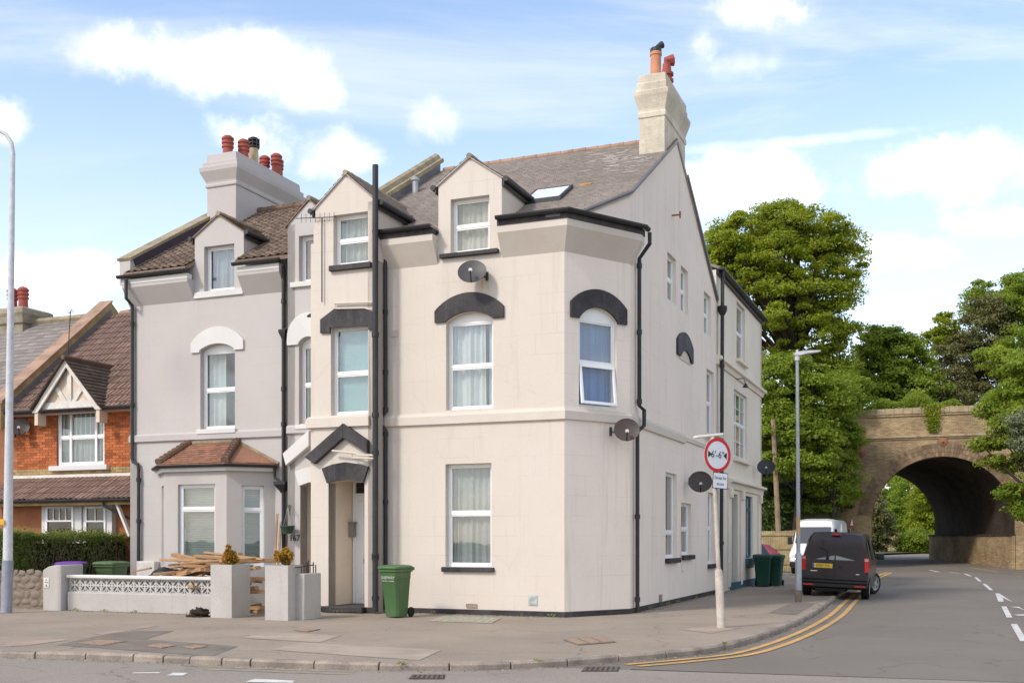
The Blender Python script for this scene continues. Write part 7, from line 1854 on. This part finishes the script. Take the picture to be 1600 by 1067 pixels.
gz_ = .25
mb = MB(); mb.wall(BF, [(bl, -.3), (bc_s - hw, -.3)] + crv + [(bc_s + hw, -.3), (br_, -.3), (br_, zcop), (bl, zcop)], depth=.6); mb.build('bridge_face', M_BRB, bridge, smooth=0)
AX = Vector((1.2, 13.5)).normalized(); LT = 13.6
ax = Vector((AX.x, AX.y, 0)) * LT
near = [BF.w(s, z, -.02) for s, z in [(bc_s - hw, -.3)] + crv + [(bc_s + hw, -.3)]]
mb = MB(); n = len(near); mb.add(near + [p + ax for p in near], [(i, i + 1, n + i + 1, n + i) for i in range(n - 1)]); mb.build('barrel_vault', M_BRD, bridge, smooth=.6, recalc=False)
mb = MB(); farp = VPlane(BF.o + AX * LT, A2); mb.wall(farp, [(bl, -.3), (bc_s - hw, -.3)] + crv + [(bc_s + hw, -.3), (br_, -.3), (br_, zcop), (bl, zcop)], depth=.3); mb.build('far_face', M_BRB, bridge, smooth=0)
mb = MB(); mb.slab([BF.w(bl, zcop - 1.6, -.3), BF.w(br_, zcop - 1.6, -.3), BF.w(br_, zcop - 1.6, -.3) + ax, BF.w(bl, zcop - 1.6, -.3) + ax], (0, 0, .3)); mb.build('deck', M_STONEM, bridge, smooth=0)
# lower wall inside, on the right, with its ledge
q0 = BF.w(bc_s + hw, 0, .6).to_2d(); RWp = VPlane(q0, AX)
mb = MB(); nn = Vector((-AX.y, AX.x))
lo = [Vector((*q0, -.3)), Vector((*(q0 + AX * (LT + .6)), -.3)), Vector((*(q0 + AX * (LT + .6) + nn * .16), -.3)), Vector((*(q0 + nn * .16), -.3))]
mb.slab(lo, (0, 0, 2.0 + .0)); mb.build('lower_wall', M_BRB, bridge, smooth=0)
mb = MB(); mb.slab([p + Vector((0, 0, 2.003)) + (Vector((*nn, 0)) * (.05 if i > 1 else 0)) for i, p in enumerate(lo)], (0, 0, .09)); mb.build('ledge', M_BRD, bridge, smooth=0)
mb = MB(); mb.pbox(BF, bc_s + hw + .02, br_, -.3, 1.72, .6, .62); mb.pbox(BF, bc_s + hw + .02, br_, -.3, 1.72, .02, .6); mb.build('wing_wall', M_BRB, bridge, smooth=0)
# arch rings, laid voussoir by voussoir
mb = MB(); cpt = (bc_s, None); K = 74
h_ = hw; rise = bc_z - bs; rad = (h_ * h_ + rise * rise) / (2 * rise); zc_ = bc_z - rad; a1_ = math.asin(min(1, h_ / rad)) if rise <= h_ else math.pi - math.asin(h_ / rad)
for ring_ in range(3):
    r0, r1 = rad + ring_ * .235 + .003, rad + ring_ * .235 + .222
    for i in range(K):
        t0, t1 = -a1_ + 2 * a1_ * (i + .04) / K, -a1_ + 2 * a1_ * (i + .96) / K
        mb.prism(BF, [(bc_s + r * math.sin(t), zc_ + r * math.cos(t)) for r, t in ((r0, t0), (r0, t1), (r1, t1), (r1, t0))], 0, .025 + random.uniform(0, .012))
stuff(mb.build('voussoirs', M_VOUS, bridge, smooth=0, recalc=False))
for (z0, z1, o) in ((zstr - .16, zstr - .06, .05), (zstr - .06, zstr + .04, .11), (zcop - .42, zcop - .30, .06)):
    mb = MB(); mb.pbox(BF, bl, br_, z0, z1, 0, o); mb.build('string_course', M_BRB if o < .1 else M_COPE, bridge, smooth=0)
i = 0; s_ = BF.sx(1300)
while s_ < bc_s + 8:
    mb = MB(); mb.pbox(BF, s_ + .006, s_ + .44, zcop - .30, zcop + random.uniform(-.01, .015), -.45, .10); mb.build('coping_stone', M_COPE, bridge, smooth=0); s_ += .45
mb = MB(); mb.pbox(BF, bl, BF.sx(1300) - .02, zcop - .3, zcop, -.45, .1); mb.build('coping_run', M_COPE, bridge, smooth=0)
for x, y in ((1346, 707), (1473, 690)):
    s_, z_0 = BF.px(x, y); mb = MB(); mb.lathe([(.25, 0), (.25, .05), (.16, .10), (.06, .12), (.05, .18), (.01, .19)], 18, Matrix.Translation(BF.w(s_, z_0)) @ Vector((BF.n2.x, BF.n2.y, 0)).to_track_quat('Z', 'Y').to_matrix().to_4x4()); mb.build('tie_plate', M_RUST, bridge)
# ------------------------------------------------------------------ embankment and verges
def emb(a, b):
    k = min(1, max(0, (b - 33) / 8.0)); k = k * k * (3 - 2 * k); top_ = zcop - 1.2
    return -.2 + k * (top_ + .2) + .25 * math.sin(a * 1.3 + b) * k
M_EARTH = mat('bank_earth', (0.045, 0.05, 0.022), .95, .3, .8, .3, 12, .6, 20, col2=(0.07, 0.075, 0.03))
def terrain(name, a0, a1, b0, b1, fn, st=1.0):
    na, nb_ = int((a1 - a0) / st), int((b1 - b0) / st); mb = MB()
    mb.v = [tuple(W(a0 + i * st, b0 + j * st, fn(a0 + i * st, b0 + j * st))) for j in range(nb_ + 1) for i in range(na + 1)]
    mb.f = [(j * (na + 1) + i, j * (na + 1) + i + 1, (j + 1) * (na + 1) + i + 1, (j + 1) * (na + 1) + i) for j in range(nb_) for i in range(na)]
    return struct(mb.build(name, M_EARTH, smooth=1.2))
terrain('embankment', -26, 2, 30, 52, emb)
terrain('embankment', 15, 50, 34, 52, lambda a, b: emb(a, b + 2))
terrain('embankment_top', 2.2, 15, 40.6, 51, lambda a, b: zcop - 1.1)
flat('verge', M_GRASS, [(20, 72), (38, 96), (60, 130), (20, 130), (8, 100)], .42)
# ------------------------------------------------------------------ trees and other growth
L_SYC = leaf_mat('sycamore_leaf', (0.105, 0.175, 0.012), (0.37, 0.41, 0.034), .47)
L_MID = leaf_mat('young_leaf', (0.105, 0.180, 0.018), (0.31, 0.385, 0.045), .47)
L_DARK = leaf_mat('dark_leaf', (0.038, 0.072, 0.015), (0.098, 0.143, 0.027), .3)
L_OLIVE = leaf_mat('olive_leaf', (0.101, 0.115, 0.038), (0.203, 0.196, 0.074), .3)
L_PALE = leaf_mat('pale_leaf', (0.16, 0.19, 0.10), (0.24, 0.27, 0.15), .3)
M_BARK = mat('bark', (0.055, 0.042, 0.030), .95, .25, 3, .3, 15, .6, 25)
M_BARKP = mat('pale_bark', (0.26, 0.23, 0.18), .95, .2, 3, .2, 15, .5, 25)
def at(x, y, t): return Vector(((x - 800) / F_PX * t, t, EYE + (HOR - y) * t / F_PX))
def crown_points(lobes, nclump, per, csize, seed, flat_=.40):
    rg = np.random.default_rng(seed); Cn = np.array([l[0] for l in lobes]); Rd = np.array([l[1] for l in lobes])
    wgt = (Rd[:, 0] * Rd[:, 2]); wgt = wgt / wgt.sum(); idx = rg.choice(len(lobes), nclump, p=wgt)
    d = rg.normal(size=(nclump, 3)); d[:, 2] = d[:, 2] * .95 + .12; d /= np.linalg.norm(d, axis=1)[:, None]
    fr = np.where(rg.random(nclump) < .72, rg.uniform(.80, 1.03, nclump), rg.uniform(.35, .8, nclump))
    cc = Cn[idx] + d * Rd[idx] * fr[:, None]
    sz = csize * rg.uniform(.55, 1.3, nclump)
    n = nclump * per; ci = np.repeat(np.arange(nclump), per)
    e = rg.normal(size=(n, 3)); e /= np.linalg.norm(e, axis=1)[:, None]; e *= (rg.random(n) ** .5)[:, None]
    P = cc[ci] + e * sz[ci][:, None] * np.array([1, 1, flat_]) + np.array([0, 0, -.12]) * ((e[:, 0] ** 2 + e[:, 1] ** 2) * sz[ci])[:, None]
    N_ = d[ci] * .5 + e * .5
    return P, N_, cc
def tree(name, label, base, lobes_px, nclump, per, leaf, m_, seed, csize=.8, trunk_r=.22, bark=None, limbs=22, group=None, cat='tree', fork=.35, flat_up=.8):
    """lobes_px: (x, y, depth, half-width px, half-height px)"""
    lob = [(tuple(at(x, y, t)), (rw * t / F_PX, min(rw, rh * 1.3) * t / F_PX, rh * t / F_PX)) for x, y, t, rw, rh in lobes_px]
    base = Vector(base); o = thing(name, label, cat, base, group=group)
    P, N_, cc = crown_points(lob, nclump, per, csize, seed)
    leaves_obj('crown', P, N_, leaf, m_, o, seed + 1, flat_up=flat_up)
    rr = random.Random(seed); mid = sum((Vector(l[0]) for l in lob), Vector()) / len(lob)
    lowz = min(l[0][2] - l[1][2] for l in lob)
    fk = base.lerp(mid, fork); fk.z = max(base.z + .6, min(mid.z - .5, base.z + (mid.z - base.z) * fork))
    m = MB(); m.tube([base - Vector((0, 0, .5)), base.lerp(fk, .5) + Vector((.06, .04, 0)), fk], [trunk_r * 1.25, trunk_r, trunk_r * .8], 9)
    for i in sorted(rr.sample(range(len(cc)), min(limbs, len(cc)))):
        e = Vector(cc[i]); s = fk.lerp(mid, rr.uniform(0, .25)); md = s.lerp(e, .5) + Vector((rr.uniform(-.3, .3), rr.uniform(-.3, .3), rr.uniform(.0, .5)))
        r0 = trunk_r * rr.uniform(.25, .5); m.tube([s, md, e], [r0, r0 * .6, r0 * .15], 6, False)
    m.build('trunk', bark or M_BARK, o)
    return o
zt_ = zcop - 1.2
T = 61
tree('sycamore_tree', 'large sycamore tree rising behind the rear block', at(1242, 0, T).to_2d().to_3d() + Vector((0, 0, zt_)),
     [(1205, 405, T, 92, 78), (1265, 420, T, 72, 80), (1160, 445, T + 1, 66, 70), (1300, 470, T, 46, 88), (1235, 490, T - 1, 90, 62), (1310, 545, T, 38, 44), (1232, 352, T, 42, 38), (1150, 385, T, 48, 45), (1318, 405, T, 36, 44), (1190, 540, T, 50, 40), (1185, 360, T, 50, 40), (1280, 362, T, 46, 40), (1125, 410, T, 40, 50), (1280, 575, T, 50, 25)], 600, 180, .175, L_SYC, 101, .74, .42, limbs=70, fork=.42)
tree('bank_tree', 'bright green tree below the sycamore on the bank', at(1240, 0, 54).to_2d().to_3d() + Vector((0, 0, 1.0)),
     [(1225, 600, 55, 55, 48), (1275, 620, 55, 52, 50), (1215, 690, 54, 45, 60), (1262, 700, 54, 46, 52), (1320, 610, 58, 34, 34)], 360, 160, .17, L_MID, 103, .72, .20, limbs=26)
tree('bank_tree', 'green tree in front of the bridge abutment', at(1300, 0, 54).to_2d().to_3d() + Vector((0, 0, .4)),
     [(1295, 690, 56, 38, 46), (1318, 665, 56, 24, 30), (1285, 760, 56, 40, 44), (1312, 750, 56.5, 26, 40), (1325, 690, 56.5, 18, 20)], 280, 150, .165, L_MID, 105, .62, .16, limbs=24)
tree('bank_shrub', 'dark leafy shrub behind the board fence', at(1210, 0, 55).to_2d().to_3d() + Vector((0, 0, 0)),
     [(1205, 790, 56, 40, 45), (1245, 800, 57, 40, 45), (1290, 815, 57.8, 45, 40), (1195, 740, 56, 24, 50)], 170, 90, .17, L_DARK, 107, .6, .10, limbs=14, cat='shrub')
tree('bridge_tree', 'rounded bright tree on top of the bridge left of the gap', at(1396, 0, 64).to_2d().to_3d() + Vector((0, 0, zt_)),
     [(1392, 560, 64, 48, 46), (1368, 590, 64, 36, 40), (1425, 580, 64, 30, 40), (1395, 600, 63, 44, 26), (1368, 540, 64, 28, 28), (1440, 605, 63, 32, 26), (1345, 610, 63, 30, 26)], 260, 160, .18, L_MID, 109, .7, .18, limbs=24)
tree('olive_tree', 'olive green bushy tree above the arch crown', at(1510, 0, 66).to_2d().to_3d() + Vector((0, 0, zt_)),
     [(1505, 570, 66, 46, 52), (1545, 540, 66, 44, 62), (1475, 600, 65, 34, 28), (1560, 590, 65, 40, 40), (1550, 490, 66, 34, 34), (1450, 610, 64, 30, 22), (1520, 615, 63.5, 40, 20)], 300, 130, .16, L_OLIVE, 111, .7, .2, limbs=24)
tree('tall_tree', 'tall green tree at the right edge above the bridge', at(1592, 0, 64).to_2d().to_3d() + Vector((0, 0, zt_)),
     [(1590, 480, 68, 48, 48), (1540, 470, 70, 34, 32), (1625, 470, 66, 60, 55), (1590, 560, 62, 36, 50), (1640, 580, 62, 50, 80)], 320, 160, .18, L_MID, 113, .75, .25, limbs=24)
tree('slender_tree', 'slender young tree between the two crowns on the bridge', at(1474, 0, 68).to_2d().to_3d() + Vector((0, 0, zt_)),
     [(1478, 510, 68, 20, 22), (1460, 540, 68, 22, 24), (1488, 540, 68, 22, 28)], 80, 75, .20, L_SYC, 115, .5, .09, limbs=14)
tree('overhanging_tree', 'tree overhanging the bridge face from the right edge', at(1690, 0, 47).to_2d().to_3d() + Vector((0, 0, 0)),
     [(1590, 625, 50, 34, 26), (1555, 640, 50, 30, 11), (1580, 690, 50, 30, 16), (1545, 692, 50, 32, 9), (1572, 722, 50, 34, 15), (1600, 670, 49, 44, 40), (1592, 770, 49, 30, 14), (1572, 765, 49, 22, 9), (1612, 790, 49, 26, 26), (1650, 690, 48, 50, 90), (1555, 560, 52, 24, 18), (1600, 580, 50, 40, 34)], 360, 105, .17, L_MID, 117, .55, .25, limbs=30)
tree('pale_shrub', 'pale silvery shrub hanging at the right edge', at(1625, 0, 47).to_2d().to_3d() + Vector((0, 0, 1.0)), [(1598, 660, 47.5, 22, 20), (1605, 690, 47.5, 20, 16)], 60, 80, .11, L_PALE, 119, .45, .05, limbs=10, cat='shrub')
for i, (x, y, t, rw, rh, m_, lab) in enumerate(((1362, 815, 92, 30, 46, L_OLIVE, 'olive tree with bare limbs seen through the left of the arch'), (1425, 790, 112, 34, 60, L_MID, 'tall light green tree seen through the arch centre'), (1385, 770, 122, 45, 45, L_MID, 'far green tree closing the view under the arch'), (1450, 800, 105, 26, 60, L_SYC, 'green tree at the right of the view under the arch'), (1432, 845, 92, 26, 20, L_MID, 'low bright bush by the far fence under the arch'))):
    tree('far_tree' if rh > 25 else 'far_bush', lab, at(x, 0, t).to_2d().to_3d() + Vector((0, 0, .4)), [(x, y, t, rw, rh), (x - rw * .5, y + rh * .4, t, rw * .7, rh * .6), (x + rw * .5, y + rh * .3, t, rw * .6, rh * .7)], 150, 90, .24 if rh > 25 else .17, m_, 130 + i, .8, .2, bark=M_BARKP if i == 0 else None, limbs=30 if i == 0 else 14, cat='tree' if rh > 25 else 'bush')
# a row of woods closing the distance under the arch
P, N_, cc = crown_points([(tuple(at(x, 800, 140)), (7, 4, 7)) for x in range(1300, 1560, 40)], 500, 70, 1.3, 77)
o = leaves_obj('far_wood', P, N_, .42, L_DARK, None, 78); stuff(o); o['label'] = 'distant wood beyond the bridge arch'; o['category'] = 'wood'
# rough growth along the top of the parapet
rg = np.random.default_rng(55); n = 15000
xs = rg.uniform(1290, 1640, n); tt = rg.uniform(58.5, 61.5, n); top_y = 622 - 10 * np.sin(xs * .045) - 8 * np.sin(xs * .11 + 1); ys = top_y + rg.random(n) ** .7 * (640 - top_y)
zz_ = EYE + (HOR - ys) * tt / F_PX
P = np.stack([(xs - 800) / F_PX * tt, tt, zz_], 1)
bb = (P[:, 0] - O2.x) * B2.x + (P[:, 1] - O2.y) * B2.y; P = P[bb > 40.35]
o = leaves_obj('parapet_growth', P, np.tile([[0, -.3, .6]], (len(P), 1)), .17, L_MID, None, 56); stuff(o); o['label'] = 'rough grass and brambles along the bridge parapet'; o['category'] = 'undergrowth'
# creeper trailing over the parapet
cr = thing('creeper', 'yellow-green creeper trailing over the middle of the bridge parapet', 'creeper', BF.w(*BF.px(1457, 640), .1))
rg = np.random.default_rng(66); n = 900; f = rg.random(n); x = 1457 + rg.normal(size=n) * (7 - 3 * f); y = 632 + f * 42
P = np.array([tuple(BF.w(*BF.px(a, b), .12 + .1 * rg.random())) for a, b in zip(x, y)]); leaves_obj('foliage', P, np.tile([[-.37, -.93, .2]], (n, 1)), .13, L_SYC, cr, 67)
m = MB()
for i in range(5): m.tube([BF.w(*BF.px(1453 + i * 2, 634), .12), BF.w(*BF.px(1455 + i * 2.2, 672 - i * 3), .12)], .012, 5)
m.build('stem', M_BARK, cr)
# far fence under the arch with a white marker post
F2 = VPlane(at(1325, 0, 104).to_2d(), (at(1428, 0, 101) - at(1325, 0, 104)).to_2d()); L2 = F2.sx(1428)
ff = thing('far_fence', 'weathered board fence seen under the arch', 'fence', F2.w(L2 / 2, .4))
mb = MB(); k = int(L2 / .15)
for i in range(k): mb.pbox(F2, i * .15, i * .15 + .14, .35, 2.05 + random.uniform(-.03, .03), -.02, 0)
stuff(mb.build('boards', M_FENCE, ff, smooth=0))
for i in range(4): mb = MB(); mb.pbox(F2, i * L2 / 3.2, i * L2 / 3.2 + .13, .3, 2.15, .002, .1); mb.build('post', M_FENCE, ff, smooth=0)
mp = at(1377, 0, 98); o = MB().box(-.14, .14, -.14, .14, .3, 1.75).build('marker_post', M_WPAINT, loc=(mp.x, mp.y, 0), bevel=.03); tag(o, 'white post standing before the far fence', 'post')

# ------------------------------------------------------------------ grit along kerbs and walls, weeds at the foot of the walls
rg = np.random.default_rng(91)
def grit(name, label, P, smin, smax, m_):
    mb = MB()
    for x, y, z in P:
        s = rg.uniform(smin, smax); a = rg.uniform(0, 6.28); c, d = math.cos(a) * s, math.sin(a) * s
        mb.add([(x + c, y + d, z), (x - d, y + c * .8, z), (x - c * .9, y - d, z), (x + d, y - c, z), (x + c * .2, y + d * .1, z + s * .7)], [(0, 1, 4), (1, 2, 4), (2, 3, 4), (3, 0, 4)])
    o = stuff(mb.build(name, m_, smooth=0, recalc=False)); o['label'] = label; o['category'] = 'grit'
P = []
for p in walk(KC, dist_at(KC, Vector(G(0, 1016)[:2])) - 2, KTOT - 6, .0, .02):
    if rg.random() < .55: P.append((p.x + rg.normal() * .03, p.y - abs(rg.normal()) * .10 - .03, -.094))
for i in range(700): s_ = rg.uniform(a_br, 0); q = FR.w(s_, 0, abs(rg.normal()) * .09 + .03); P.append((q.x, q.y, -.003))
for i in range(900): s_ = rg.uniform(0, 12); q = SD.w(s_, 0, abs(rg.normal()) * .10 + .03); P.append((q.x, q.y, -.003))
for i in range(700): s_ = rg.uniform(g0, g1); q = WP.w(s_, 0, abs(rg.normal()) * .08 + .03); P.append((q.x, q.y, -.003))
grit('street_grit', 'fine grit and dirt along the kerb and wall feet', P, .006, .022, mat('grit', (0.16, 0.125, 0.09), .95, .2, 6, .3, 30, isl=.4, islcol=(0.34, 0.29, 0.23)))
C_, N_ = [], []
def tuft(q, n, h, r):
    for _ in range(n): C_.append((q.x + rg.normal() * r, q.y + rg.normal() * r, rg.uniform(0, h))); N_.append((rg.normal(), rg.normal(), .4))
for s_ in (-4.9, -3.6, -2.9, -.9, -.25): tuft(FR.w(s_, 0, .05 if s_ > a_br else .60), 22, .06, .04)
for s_ in (.3, 1.4, 3.1, 4.0, 6.2, 7.7): tuft(SD.w(s_, 0, .05), 22, .07, .04)
for s_ in (g0 + .3, g0 + 1.1, g0 + 1.9, g1 - .5): tuft(WP.w(s_, 0, .05), 18, .05, .04)
for d_ in (dA - 3.0, dA - 1.2, dA + 2.5): q = walk(KC, d_, d_ + .1, .02)[0]; tuft(Vector((q.x, q.y, 0)), 14, .02, .03)
o = leaves_obj('weeds', np.array(C_), np.array(N_), .045, L_HEDGE2, None, 93); stuff(o); o['label'] = 'small weeds growing at the wall feet'; o['category'] = 'weeds'
